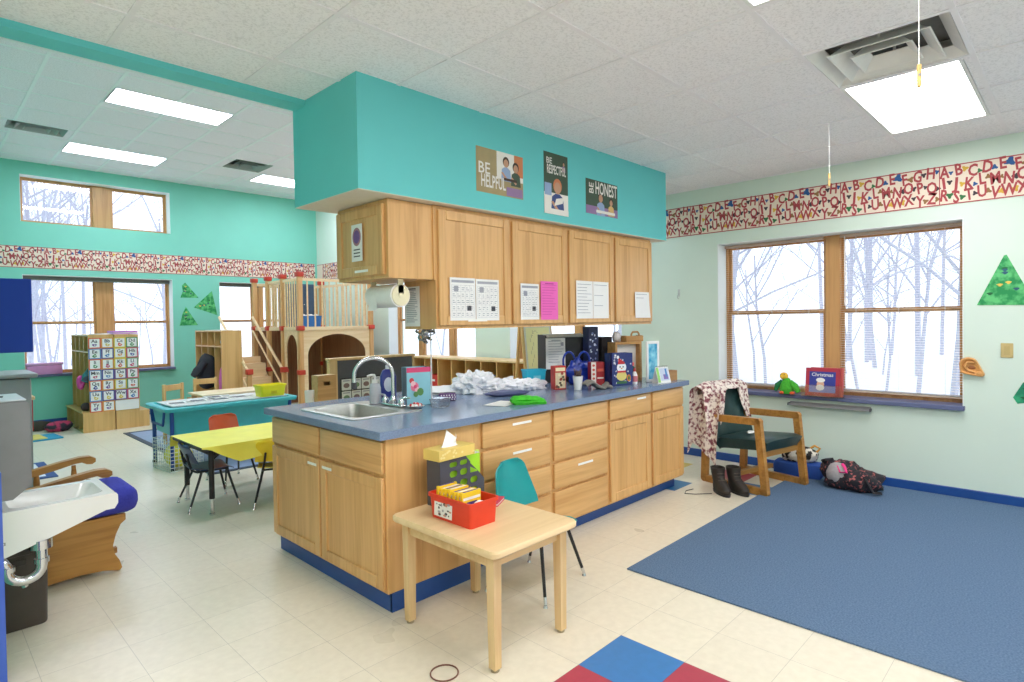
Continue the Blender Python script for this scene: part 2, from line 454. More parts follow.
# ------------------------------------------------------------------ windows
PANE = glass_pane(0.95)
SILL = P((96, 104, 140), 0.35, 0.06)
def window(n, T, u0, u1, z0, z1, mulls, rail=None, sill=None, depth=0.21):
    e = bpy.data.objects.new('window_%d' % n, None); COL.objects.link(e)
    e['kind'] = 'structure'; e['label'] = 'wood framed window %d' % n
    def nb():
        b = M(); b.T = T; return b
    fw, d0, d1 = 0.022, depth - 0.03, depth + 0.05
    b = nb()
    b.box(u0, d0, z0, u0 + fw, d1, z1); b.box(u1 - fw, d0, z0, u1, d1, z1)
    b.box(u0 + fw, d0, z1 - fw, u1 - fw, d1, z1); b.box(u0 + fw, d0, z0, u1 - fw, d1, z0 + fw)
    obj('frame', b, FRAMEW, e)
    edges = [u0 + fw] + [q for mc, mw in mulls for q in (mc - mw / 2, mc + mw / 2)] + [u1 - fw]
    for mc, mw in mulls:
        b = nb(); b.box(mc - mw / 2, d0 - 0.012, z0 + fw, mc + mw / 2, d1, z1 - fw, bev=0.004); obj('mullion', b, FRAMEW, e)
    for i in range(0, len(edges), 2):
        a, c = edges[i], edges[i + 1]
        spans = [(z0 + fw, z1 - fw)] if rail is None else [(z0 + fw, rail + 0.02), (rail - 0.02, z1 - fw)]
        for q, (za, zb) in enumerate(spans):
            s0 = d0 + 0.02 + 0.022 * q; sw = 0.026
            b = nb()
            b.box(a, s0, za, a + sw, s0 + 0.02, zb); b.box(c - sw, s0, za, c, s0 + 0.02, zb)
            b.box(a + sw, s0, za, c - sw, s0 + 0.02, za + (sw if not q else sw * 1.1)); b.box(a + sw, s0, zb - sw, c - sw, s0 + 0.02, zb)
            sash = obj('sash', b, FRAMEW, e)
            b = nb(); b.quad((a + sw, s0 + 0.01, za + sw), (c - sw, s0 + 0.01, za + sw), (c - sw, s0 + 0.01, zb - sw), (a + sw, s0 + 0.01, zb - sw))
            obj('pane', b, PANE, sash)
    # painted reveal lining
    b = nb(); t = 0.006
    b.box(u0, 0.001, z0, u0 + t, d0, z1); b.box(u1 - t, 0.001, z0, u1, d0, z1); b.box(u0 + t, 0.001, z1 - t, u1 - t, d0, z1)
    obj('reveal', b, REVEAL, e)
    if sill:
        b = nb(); b.box(u0 - 0.01, -sill, z0 - 0.033, u1 + 0.01, d0, z0 + 0.002, bev=0.004); obj('sill', b, SILL, e)
    return e
TR = Matrix(((0, 1, 0, XW), (1, 0, 0, 0), (0, 0, 1, 0), (0, 0, 0, 1)))
TB = Matrix(((1, 0, 0, 0), (0, -1, 0, -3.2), (0, 0, 1, 0), (0, 0, 0, 1)))
TF = Matrix(((1, 0, 0, 0), (0, 1, 0, YF), (0, 0, 1, 0), (0, 0, 0, 1)))
window(1, TR, *WN, [(1.605, 0.12)], 1.44, 0.045)
window(2, TR, *WB, [(6.86, 0.10), (7.62, 0.10)], 1.44, 0.045)
window(3, TR, *WC, [(4.45, 0.10)], 1.44, 0.045)
window(4, TF, *FU, [(2.13, 0.24)], None, None)
window(5, TF, *FLW, [(2.13, 0.22)], 1.47, 0.045)
window(6, TF, *FR, [(4.45, 0.12)], 1.47, 0.045)

window(7, TR, *WD_ADDED, [(-1.79, 0.12)], 1.44, 0.045)  # out of view, added to bring more daylight onto floor and ceiling
for k, q in enumerate(BK_ADDED): window(8 + k, TB, *q, [((q[0] + q[1]) / 2, 0.12)], 1.44, 0.045)  # unseen back-wall windows, added to brighten the room

# ------------------------------------------------------------------ outdoors: snow, bare trees, overcast sky
SNOW = P((236, 240, 248), 0.9, 0.03, 0.6)
mb = M(); mb.grid(lambda u, v: (XW + 0.45 + u * 45, -25 + v * 75, -0.45 + 0.35 * sin(u * 9) * cos(v * 11)), 24, 40); g = struct('ground', mb, SNOW, smooth=True)
mb = M(); mb.grid(lambda u, v: (-22 + u * (XW + 22.4), YF + 0.45 + v * 45, -0.45 + 0.35 * sin(v * 9) * cos(u * 11)), 30, 24); struct('ground_2', mb, SNOW, smooth=True)
BARK = P((186, 184, 194), 0.9, 0.12, 20, bump=0.3)
def tree_mesh(seed, h, dense):
    rnd = random.Random(seed); b = M()
    def grow(p, d, ln, r, lev):
        pts = [p]; q = p.copy(); dd = d.copy()
        for k in range(3):
            dd = (dd + Vector((rnd.uniform(-1, 1), rnd.uniform(-1, 1), rnd.uniform(-0.3, 0.6))) * 0.16).normalized()
            q = q + dd * ln / 3; pts.append(q.copy())
        b.tube(pts, [r, r * 0.86, r * 0.7, r * 0.5], 5 if lev < 2 else 3)
        if lev >= dense: return
        for k in range(5 if lev == 0 else 3):
            t = rnd.uniform(0.35, 1.0); i = min(2, int(t * 3)); a = pts[i].lerp(pts[i + 1], t * 3 - i)
            nd = (dd * 0.6 + Vector((rnd.uniform(-1, 1), rnd.uniform(-1, 1), rnd.uniform(-0.1, 0.9)))).normalized()
            grow(a, nd, ln * rnd.uniform(0.45, 0.68), r * 0.48, lev + 1)
    grow(Vector((0, 0, 0)), Vector((0, 0, 1)), h, 0.011 * h, 0)
    return b.mesh('bare_tree', BARK)
TM = [tree_mesh(3, 6.0, 5), tree_mesh(11, 7.5, 5), tree_mesh(23, 3.0, 5)]
rnd = random.Random(5); k = 0
spots = [(XW + rnd.uniform(4, 26), rnd.uniform(-1.5, 7.5)) for _ in range(46)] + [(rnd.uniform(-1, 7), YF + rnd.uniform(5, 26)) for _ in range(34)] + [(XW + rnd.uniform(4, 14), rnd.uniform(7, 16)) for _ in range(5)]
for px_, py_ in spots:
    o = bpy.data.objects.new('bare_tree', TM[k % 3]); COL.objects.link(o); k += 1
    o.location = (px_, py_, -0.8); o.rotation_euler = (0, 0, rnd.uniform(0, 6.28)); s = rnd.uniform(0.8, 1.25); o.scale = (s, s, s)
    tag(o, 'bare leafless grey tree standing in the snow outside the windows', 'tree', 'bare trees outside the windows')
w = bpy.data.worlds.new('sky'); SC.world = w; w.use_nodes = True
bg = w.node_tree.nodes['Background']; bg.inputs[0].default_value = (0.77, 0.86, 1.0, 1); bg.inputs[1].default_value = 2.0
SC.view_settings.view_transform = 'Standard'; SC.view_settings.look = 'None'
SC.view_settings.gamma = 1.0; SC.view_settings.use_curve_mapping = False
SC.view_settings.exposure = 0.1
SC.cycles.max_bounces = 10; SC.cycles.diffuse_bounces = 6; SC.cycles.transparent_max_bounces = 24
SC.cycles.sample_clamp_indirect = 6.0; SC.cycles.use_denoising = True
SC.cycles.caustics_reflective = False; SC.cycles.caustics_refractive = False

# ------------------------------------------------------------------ ceiling lamps and air vents
LAMP = emit((252, 250, 252), 16.0); LAMPF = emit((240, 240, 255), 19.0)
LF = P((232, 232, 230), 0.4, 0.01)
def lamp(x0, y0, x1, y1, z, label, group, mat=LAMP, name='ceiling_light'):
    t = thing(name, label, 'ceiling light', ((x0 + x1) / 2, (y0 + y1) / 2, z), 0, group)
    hx, hy = (x1 - x0) / 2 - 0.003, (y1 - y0) / 2 - 0.003; f = 0.018
    b = M()
    for a in ((-hx, -hy, -hx + f, hy), (hx - f, -hy, hx, hy), (-hx + f, -hy, hx - f, -hy + f), (-hx + f, hy - f, hx - f, hy)): b.box(a[0], a[1], -0.005, a[2], a[3], 0.04)
    obj('frame', b, LF, t)
    b = M(); b.box(-hx + f, -hy + f, 0.002, hx - f, hy - f, 0.012); obj('diffuser', b, mat, t)
    b = M(); b.box(-hx + 0.002, -hy + 0.002, 0.04, hx - 0.002, hy - 0.002, 0.07); obj('housing', b, LF, t)
    return t
NLAB = ['lit square-edged ceiling light beside the air vent, top right', 'lit ceiling light cut by the top edge of the photo',
        'added unseen light behind the viewpoint, left of centre', 'added unseen light behind the viewpoint near the window wall', 'added unseen light behind the viewpoint in the middle', 'added unseen light behind the viewpoint in the far left corner']
for (a, b_), l in zip(NL, NLAB): lamp(a, b_, a + 1.20, b_ + 0.56, ZN, l, 'lights of the low ceiling')
FLAB = ['long lit ceiling light of the high ceiling, nearer of the two at left', 'lit ceiling light above the upper windows, nearest the far wall at left', 'lit ceiling light of the high ceiling beside the teal soffit',
        'high ceiling light hidden behind the soffit', 'high ceiling light just behind the header beam', 'high ceiling light behind the soffit near the window wall']
for q, l in zip(FL_, FLAB): lamp(*q, ZF, l, 'lights of the high ceiling', LAMPF)
def vent(x0, y0, x1, y1, z, label, metal):
    t = thing('air_vent', label, 'air vent', ((x0 + x1) / 2, (y0 + y1) / 2, z), 0, 'ceiling air vents')
    hx, hy = (x1 - x0) / 2, (y1 - y0) / 2
    def ring(b, s0, z0, s1, z1, th=0.004):
        c0 = [(-hx * s0, -hy * s0), (hx * s0, -hy * s0), (hx * s0, hy * s0), (-hx * s0, hy * s0)]; c1 = [(p[0] * s1 / s0, p[1] * s1 / s0) for p in c0]
        for k in range(4):
            j = (k + 1) % 4
            a = [Vector((*c0[k], z0)), Vector((*c0[j], z0)), Vector((*c1[j], z1)), Vector((*c1[k], z1))]
            up = Vector((0, 0, th)); n = len(b.V)
            b.add(a + [p + up for p in a], [(3, 2, 1, 0), (4, 5, 6, 7), (0, 1, 5, 4), (1, 2, 6, 5), (2, 3, 7, 6), (3, 0, 4, 7)])
    b = M(); ring(b, 0.985, -0.004, 0.80, 0.045); obj('outer_cone', b, metal, t)
    b = M(); ring(b, 0.70, -0.012, 0.50, 0.045); ring(b, 0.72, -0.012, 0.70, -0.012); obj('middle_cone', b, metal, t)
    b = M(); ring(b, 0.42, -0.016, 0.26, 0.04); ring(b, 0.44, -0.016, 0.42, -0.016); obj('inner_cone', b, metal, t)
    b = M(); b.box(-hx * 0.985, -hy * 0.985, 0.10, hx * 0.985, hy * 0.985, 0.11); obj('duct', b, P((120, 118, 114), 0.6, 0.1), t)
    b = M()
    for sx in (-1, 1): b.box(sx * hx * 0.98 - 0.003, -hy * 0.98, 0.045, sx * hx * 0.98 + 0.003, hy * 0.98, 0.10); b.box(-hx * 0.98, sx * hy * 0.98 - 0.003, 0.045, hx * 0.98, sx * hy * 0.98 + 0.003, 0.10)
    for sx in (-1, 1): b.box(sx * hx * 0.55 - 0.006, -0.006, 0.03, sx * hx * 0.55 + 0.006, 0.006, 0.10)
    obj('collar', b, metal, t)
    return t
VM = P((232, 230, 226), 0.35, 0.03)
vent(3.125, 0.415, 3.725, 1.005, ZN, 'square grey metal air vent beside the near ceiling light', VM)
vent(*FV[0], ZF, 'small ceiling vent at the left edge, above the upper windows', P((170, 172, 172), 0.4, 0.04))
vent(*FV[1], ZF, 'small dark ceiling vent in the high ceiling, right of the two', P((150, 160, 156), 0.4, 0.04))
STR = P((236, 236, 232), 0.6, 0.02)
for (sx, sy, dz, lab) in ((4.271, 1.215, 0.36, 'thin white string with a clothespin hanging nearer the window wall'), (2.685, 0.452, 0.36, 'string with a wooden clothespin hanging in front of the air vent')):
    t = thing('hanging_clothespin', lab, 'clothespin', (sx, sy, ZN), 0.4, 'clothespins hung from the ceiling')
    b = M(); b.cyl((0, 0, -0.004), (0, 0, -dz), 0.0018, n=6); obj('string', b, STR, t)
    b = M(); 
    for s in (-1, 1): b.prism([(s * 0.002, -dz + 0.012), (s * 0.009, -dz + 0.008), (s * 0.007, -dz - 0.072), (s * 0.004, -dz - 0.075)], 'y', -0.006, 0.006)
    obj('clothespin', b, P((214, 178, 110), 0.6, 0.1), t)
    b = M(); b.cyl((-0.01, 0, -dz - 0.03), (0.01, 0, -dz - 0.03), 0.005, n=8); obj('spring', b, GREY, t)

# ------------------------------------------------------------------ alphabet wallpaper borders
BCOL = [P((236, 222, 204), 0.85, 0.02), P((176, 74, 78), 0.8, 0.05), P((50, 92, 150), 0.8, 0.08), P((216, 176, 70), 0.8, 0.08), P((58, 116, 70), 0.8, 0.08), P((70, 60, 66), 0.8, 0.08), P((150, 110, 70), 0.8, 0.1)]
ROWS = ['ABCDEFGH', 'IJKLMNOPQ', 'RSTUVWXYZ']
def border_strip(name, T, n, w, h, label, lead=0.0):
    """T: frame on the wall, x along it; n panels of width w"""
    b = M(); rn = random.Random(2)
    b.rect(-lead, -h / 2, n * w, h / 2, T, 0, 0.002)
    blobs = [[(rn.choice([2, 3, 4, 5, 6]), rn.uniform(0.35, 0.6), rn.uniform(-0.4, 0.4)) for _ in r] for r in ROWS]
    for k in range(n):
        x0 = k * w
        for r, row in enumerate(ROWS):
            cw = w / len(row)
            for i, ch in enumerate(row):
                cx = x0 + (i + 0.36) * cw; cy = h * (0.31 - 0.31 * r) + 0.012 * sin(i * 2.1 + r)
                b.text(ch , 0.128, T @ Matrix.Translation((cx, cy, 0.004)) @ Matrix.Rotation(0.12 * sin(i * 1.7 + r * 2), 4, 'Z') @ Matrix.Diagonal((0.66 if ch not in 'IJ' else 0.9, 0.95, 1, 1)), 1, 0.028)
                c, s, dy = blobs[r][i]
                if (r, i) == (0, 4): c, s = 2, 0.85
                if (r, i) == (1, 6): c, s = 5, 0.5
                R_ = 0.034 * s
                pts = [T @ Vector((cx + cw * 0.46 + R_ * (1 + 0.35 * sin(3 * a + i)) * cos(a) , cy + 0.03 * dy + R_ * (1 + 0.35 * sin(3 * a + i)) * sin(a), 0.0032)) for a in [2 * PI * q / 14 for q in range(14)]]
                b.poly(pts, c)
        b.rect(x0 - 0.003, -h / 2, x0 + 0.003, h / 2, T, 1, 0.0045)
    for y in (-h / 2, h / 2 - 0.008): b.rect(-lead, y, n * w, y + 0.008, T, 1, 0.0044)
    # paper thickness
    b.rect(0, -h / 2, n * w, h / 2, T, 0, 0.0002)
    return solo(name, b, BCOL, label, 'wall border', smooth=False, fix=False)
bw = 0.686
# right wall: y decreases to the right when seen from inside
T = TX((XW, 0.805 + 14 * bw, 2.378), '-x')
border_strip('alphabet_border', T, 17, bw, 0.297, 'cream alphabet border with red letters on the pale mint window wall', 0.22)
T = TX((2.078 - 2 * bw, YF, 2.392), '-y')
border_strip('alphabet_border', T, 7, bw, 0.30, 'cream alphabet border with red letters across the teal far wall')
# ------------------------------------------------------------------ base cabinets of the peninsula
ZC = 0.883           # worktop height
YD = 2.395           # drawer-front plane of the long side
LABELW = P((244, 244, 240), 0.6, 0.01)
BOXIN = wood((206, 164, 104), (186, 142, 84), 'z')
def slab_front(mb, face, u0, u1, z0, z1, th=0.019):
    """drawer front: slab with softened edge; local frame x along the front, y up, z out"""
    mb.box(u0, z0, 0, u1, z1, th, bev=0.006, seg=2)
def panel_door(mb, u0, u1, z0, z1, th=0.02, st=0.058):
    mb.box(u0, z0, 0, u0 + st, z1, th, bev=0.004); mb.box(u1 - st, z0, 0, u1, z1, th, bev=0.004)
    mb.box(u0 + st, z0, 0, u1 - st, z0 + st, th, bev=0.004); mb.box(u0 + st, z1 - st, 0, u1 - st, z1, th, bev=0.004)
    mb.box(u0 + st - 0.004, z0 + st - 0.004, 0.001, u1 - st + 0.004, z1 - st + 0.004, th - 0.009)
def fr(face): return TX((0, 0, 0), face)
def front(parent, name, kind, T, u0, u1, z0, z1, label_at=None, grain=None):
    b = M(); b.T = T
    if kind == 'door': panel_door(b, u0, u1, z0, z1)
    else: slab_front(b, None, u0, u1, z0, z1)
    o = obj(name, b, grain or (OAK if kind == 'door' else OAKX), parent)
    if label_at:
        lu, lz, lw = label_at
        b = M(); b.T = T; b.box(lu - lw / 2, lz - 0.007, 0.0205, lu + lw / 2, lz + 0.007, 0.0222); obj('label_strip', b, LABELW, o, label='white printed label strip')
    return o
# sink cabinet: faces the left, two doors under two false drawer fronts
sc = thing('sink_cabinet', 'oak base cabinet under the sink with two doors facing left', 'cabinet', (1.575, 2.385, 0))
b = M()
W_, D_ = 1.225, 0.60
b.box(0, 0, 0.095, D_, 0.018, 0.845); b.box(0, W_ - 0.018, 0.095, D_, W_, 0.845)                 # sides
b.box(D_ - 0.018, 0.018, 0.095, D_, W_ - 0.018, 0.845); b.box(0, 0.018, 0.095, D_ - 0.018, W_ - 0.018, 0.113)   # back, bottom
b.box(0, 0.018, 0.113, 0.018, 0.05, 0.845); b.box(0, W_ - 0.05, 0.113, 0.018, W_ - 0.018, 0.845); b.box(0, 0.59, 0.113, 0.018, 0.63, 0.845)
b.box(0, 0.05, 0.80, 0.018, 0.59, 0.845); b.box(0, 0.63, 0.80, 0.018, W_ - 0.05, 0.845); b.box(0, 0.05, 0.645, 0.018, 0.59, 0.675); b.box(0, 0.63, 0.645, 0.018, W_ - 0.05, 0.675)
obj('body', b, OAK, sc)
b = M(); b.box(0.03, 0.012, 0.0, D_ - 0.002, W_ - 0.02, 0.095); b.box(0.02, 0.002, 0, 0.03, W_ - 0.02, 0.094, 0); b.box(0.02, 0.0, 0, D_ - 0.002, 0.012, 0.094); obj('toe_kick', b, KICK, sc)
T = Matrix.Translation((0, 0, 0)) @ TX((0, W_, 0), '-x')     # local x runs towards the viewer (-Y)
for k, (a, c) in enumerate(((0.014, 0.598), (0.617, W_ - 0.012))):
    front(sc, 'drawer_front', 'drawer', T, a, c, 0.672, 0.826, None, OAKY)
    front(sc, 'door', 'door', T, a, c, 0.112, 0.652, (c - 0.07 if k == 0 else a + 0.075, 0.618, 0.10))
# long side: four 2 ft units
UX = [2.178, 2.785, 3.392, 3.96, 4.47]
labs = ['oak drawer unit with four drawers, beside the sink cabinet and behind the teal chair', 'oak drawer unit with four drawers in the middle of the counter',
        'oak base cabinet with one drawer over a door, left of the last one', 'oak base cabinet with one drawer over a door, at the window end of the counter']
for k in range(4):
    x0, x1 = UX[k], UX[k + 1]
    t = thing('drawer_unit' if k < 2 else 'base_cabinet', labs[k], 'cabinet', (x0, YD, 0), 0, 'oak base units along the counter')
    w = x1 - x0
    b = M(); b.box(0.001, 0, 0.095, w - 0.001, 1.17, 0.844); obj('body', b, OAK, t)
    b = M(); b.box(0.0, 0.065, 0, w - (0.03 if k == 3 else 0), 1.15, 0.095); obj('toe_kick', b, KICK, t)
    T = TX((0, 0, 0), '-y')
    if k < 2:
        for q, (z0, z1) in enumerate(((0.690, 0.830), (0.512, 0.672), (0.334, 0.494), (0.112, 0.316))):
            lb = (w * 0.55, (z0 + z1) / 2 + 0.035, 0.16) if (k == 0 and q in (0, 1)) or (k == 1 and q == 2) else None
            front(t, 'drawer', 'drawer', T, 0.02, w - 0.018, z0, z1, lb)
    else:
        front(t, 'drawer', 'drawer', T, 0.02, w - 0.018, 0.690, 0.830, (w * 0.74, 0.805, 0.12) if k == 2 else None)
        front(t, 'door', 'door', T, 0.02, w - 0.018, 0.112, 0.672)
# worktop with the sink cut-out
b = M()
x0, x1, y0, y1 = 1.525, 4.50, 2.352, 3.625
sx0, sx1, sy0, sy1 = 1.665, 1.975, 2.795, 3.315
for a in ((x0, y0, sx0, y1), (sx1, y0, x1, y1), (sx0, y0, sx1, sy0), (sx0, sy1, sx1, y1)): b.box(a[0], a[1], 0.847, a[2], a[3], ZC)
b.box(x0 - 0.004, y0 - 0.004, 0.845, x1, y0, ZC - 0.003); b.box(x0 - 0.004, y0, 0.845, x0, y1, ZC - 0.003)
solo('worktop', b, LAM, 'long blue-grey laminate worktop over the oak base cabinets', 'countertop')
# sink and tap
sk = thing('kitchen_sink', 'stainless steel drop-in sink set into the blue-grey worktop', 'sink', (1.82, 3.055, ZC))
b = M()
def rr(hx, hy, r, n=5):
    p = []
    for cx, cy, a0 in ((hx - r, hy - r, 0), (-hx + r, hy - r, PI / 2), (-hx + r, -hy + r, PI), (hx - r, -hy + r, 1.5 * PI)):
        p += [(cx + r * cos(a0 + PI / 2 * k / n), cy + r * sin(a0 + PI / 2 * k / n)) for k in range(n + 1)]
    return p
def loft(b, rings, m=None, cap0=False, cap1=False):
    n = len(rings[0]); v = [p for r in rings for p in r]; f = []
    for i in range(len(rings) - 1): f += [(i * n + k, i * n + (k + 1) % n, (i + 1) * n + (k + 1) % n, (i + 1) * n + k) for k in range(n)]
    if cap0: f.append(tuple(range(n))[::-1])
    if cap1: f.append(tuple(range((len(rings) - 1) * n, len(rings) * n)))
    return b.add(v, f, m)
O = rr(0.233, 0.315, 0.045); Ii = rr(0.150, 0.255, 0.05); dx = -0.0
loft(b, [[(p[0] + 0.03, p[1], 0.0005) for p in O], [(p[0] + 0.03, p[1], 0.005) for p in O], [(p[0] * 0.97 + 0.03, p[1] * 0.98, 0.007) for p in O],
         [(p[0] - 0.002, p[1], 0.004) for p in Ii], [(p[0] * 0.98, p[1] * 0.98, -0.01) for p in Ii], [(p[0] * 0.93, p[1] * 0.95, -0.15) for p in Ii], [(p[0] * 0.8, p[1] * 0.85, -0.168) for p in Ii]], cap1=True)
obj('basin', b, STEEL, sk, fix=False)
b = M(); b.lathe([(0.04, 0), (0.042, 0.003), (0.03, 0.004), (0.012, 0.002)], (0, 0, -0.168), 18); obj('drain', b, CHROME, sk)
fa = thing('gooseneck_faucet', 'chrome gooseneck tap with two handles at the back of the sink', 'faucet', (2.052, 3.015, ZC + 0.0065))
b = M(); b.box(-0.022, -0.11, 0, 0.022, 0.11, 0.016, bev=0.008, seg=3); obj('deck_plate', b, CHROME, fa)
b = M(); pts = [(0, 0, 0.01), (0, 0, 0.19)] + [(-0.115 * (1 - cos(t)) * 0.9, 0.115 * (1 - cos(t)) * 0.42, 0.19 + 0.105 * sin(t)) for t in [PI * k / 14 for k in range(1, 14)]] + [(-0.207, 0.0966, 0.185), (-0.207, 0.0966, 0.15)]
b.tube(pts, 0.0115, 12); b.lathe([(0.024, 0), (0.024, 0.02), (0.016, 0.03), (0.013, 0.05)], (0, 0, 0.014), 16); obj('spout', b, CHROME, fa)
b = M(); b.cyl((-0.207, 0.0966, 0.153), (-0.207, 0.0966, 0.115), 0.015, 0.017); obj('nozzle', b, DKGREY, fa)
for s in (-1, 1):
    b = M(); b.lathe([(0.018, 0), (0.02, 0.02), (0.012, 0.035)], (0, s * 0.085, 0.015), 14); b.tube([(0, s * 0.085, 0.045), (0.01, s * 0.105, 0.055), (0.015, s * 0.15, 0.058)], [0.009, 0.008, 0.006], 8); obj('handle', b, CHROME, fa)

# ------------------------------------------------------------------ wall cabinets
wl = ['oak wall cabinet with two white calendar sheets on its door', 'oak wall cabinet with a pink sheet and a white sheet on its door', 'oak wall cabinet with two plain white sheets on its door', 'oak wall cabinet at the window end with one curling sheet']
WX = [2.18, 2.805, 3.405, 4.0, 4.58]
WZ0, WZ1, WY0, WY1 = 1.352, 2.082, 2.745, 3.06
for k in range(4):
    t = thing('wall_cabinet', wl[k], 'cabinet', (WX[k], WY0, WZ0), 0, 'oak wall cabinets under the soffit'); w = WX[k + 1] - WX[k]
    b = M(); b.box(0.0005, 0, 0, w - 0.0005, WY1 - WY0, WZ1 - WZ0); obj('body', b, OAK, t)
    front(t, 'door', 'door', TX((0, 0, 0), '-y'), 0.014, w - 0.012, 0.02, WZ1 - WZ0 - 0.022, (w * 0.5, 0.05, 0.16) if k == 0 else None)
t = thing('wall_cabinet', 'short oak wall cabinet facing left with a paper on its door', 'cabinet', (1.862, 2.757, 1.645), 0, 'oak wall cabinets under the soffit')
b = M(); b.box(0, 0, 0, 0.317, 0.535, 0.436); obj('body', b, OAK, t)
front(t, 'door', 'door', TX((0, 0.535, 0), '-x'), 0.012, 0.505, 0.02, 0.412, (0.29, 0.05, 0.14))
b = M(); b.box(0.308, -0.012, 0, 0.3175, 0.0, 0.436); obj('face_frame', b, OAK, t)

# ------------------------------------------------------------------ things stuck on the cabinets and soffit
def sheet(name, w, h, T, label, cat, draw=None, mats=None, group=None, curl=0.0, th=0.0012, base=None, loc=None):
    """paper sheet fixed on a vertical face; T's origin is its lower-left corner; draw(b) prints on it in mats"""
    b = M(); b.T = Matrix.Identity(4)
    R = T.to_3x3().to_4x4()
    n = 8
    b.grid(lambda u, v: R @ Vector((u * w, v * h, th + curl * (1 - v) ** 2 * (0.3 + u))), 4, n, th, 0)
    b.T = R
    if draw: draw(b, w, h, Matrix.Translation((0, 0, th + 0.0006)))
    return solo(name, b, [PAPER if base is None else base] + (mats or [INK, INKL]), label, cat, T.translation, 0, group, smooth=False, fix=False)
def d_calendar(b, w, h, T):
    b.rect(0.012, h - 0.03, w - 0.012, h - 0.014, T, 2)
    for i in range(6): b.rect(0.012 + i * (w - 0.026) / 5, 0.02, 0.0132 + i * (w - 0.026) / 5, h - 0.045, T, 2)
    for j in range(6): b.rect(0.012, 0.02 + j * (h - 0.066) / 5, w - 0.012, 0.0212 + j * (h - 0.066) / 5, T, 2)
    rn = random.Random(int(w * 1000))
    for i in range(5):
        for j in range(5):
            for l in range(2):
                b.rect(0.02 + i * (w - 0.026) / 5, 0.03 + j * (h - 0.066) / 5 + l * 0.012, 0.02 + i * (w - 0.026) / 5 + rn.uniform(0.01, 0.025), 0.034 + j * (h - 0.066) / 5 + l * 0.012, T, 2)
    b.rect(0.03, h - 0.085, 0.065, h - 0.05, T, 2); b.rect(w - 0.07, 0.06, w - 0.035, 0.09, T, 1)
def d_lines(b, w, h, T, n=16, top=True, c=2):
    rn = random.Random(int(h * 997 + w * 331))
    for k in range(n): b.rect(0.014, h * 0.9 - k * h * 0.84 / n, w * rn.uniform(0.6, 0.93), h * 0.9 - k * h * 0.84 / n + 0.004, T, c)
    if top: b.rect(w * 0.25, h * 0.93, w * 0.75, h * 0.955, T, 1)
DF = WY0 - 0.0205    # door fronts; panel recess sits 9 mm behind
def onDoor(x, z): return TX((x, DF, z), '-y')
sheet('calendar_page', 0.205, 0.26, onDoor(2.27, 1.402), 'white printed calendar page, left one on the first wall cabinet door', 'paper', d_calendar)
sheet('calendar_page', 0.20, 0.26, onDoor(2.48, 1.40), 'white printed calendar page, right one on the first wall cabinet door', 'paper', d_calendar)
sheet('calendar_page', 0.185, 0.245, onDoor(2.885, 1.402), 'white printed calendar page left of the pink sheet', 'paper', d_calendar)
PINK = P((240, 110, 190), 0.8, 0.02)
sheet('pink_sheet', 0.185, 0.27, onDoor(3.09, 1.40), 'bright pink printed sheet on the second wall cabinet door', 'paper', lambda b, w, h, T: d_lines(b, w, h, T, 12), [P((190, 60, 140), 0.8, 0.05), P((214, 84, 166), 0.8, 0.05)], base=PINK)
sheet('white_sheet', 0.205, 0.285, onDoor(3.49, 1.405), 'plain white sheet, left of the pair on the third wall cabinet door', 'paper', lambda b, w, h, T: d_lines(b, w, h, T, 10, False))
sheet('white_sheet', 0.205, 0.285, onDoor(3.70, 1.405), 'plain white sheet, right of the pair on the third wall cabinet door', 'paper', lambda b, w, h, T: d_lines(b, w, h, T, 3, False))
sheet('white_sheet', 0.22, 0.22, onDoor(4.29, 1.405), 'white sheet with curled corner on the last wall cabinet door', 'paper', lambda b, w, h, T: d_lines(b, w, h, T, 6, False), curl=0.012)
def d_pie(b, w, h, T):
    b.disc((w / 2, h * 0.66), w * 0.40, h * 0.25, T, 1, 20); b.disc((w / 2, h * 0.66), w * 0.30, h * 0.18, Matrix.Translation((0, 0, 0.0004)) @ T, 2, 16)
    for k in range(3): b.rect(w * 0.2, h * 0.12 + k * h * 0.09, w * 0.8, h * 0.15 + k * h * 0.09, T, 3)
sheet('notice_sheet', 0.115, 0.215, TX((1.8405, 3.10, 1.755), '-x'), 'white notice with a round picture on the left-facing wall cabinet', 'paper', d_pie, [P((176, 130, 140), 0.8, 0.1), P((120, 90, 150), 0.8, 0.2), INK])
sheet('typed_list', 0.15, 0.245, TX((2.1795, 3.052, 1.37), '-x'), 'white typed list on the cabinet side behind the paper towels', 'paper', lambda b, w, h, T: d_lines(b, w, h, T, 18))
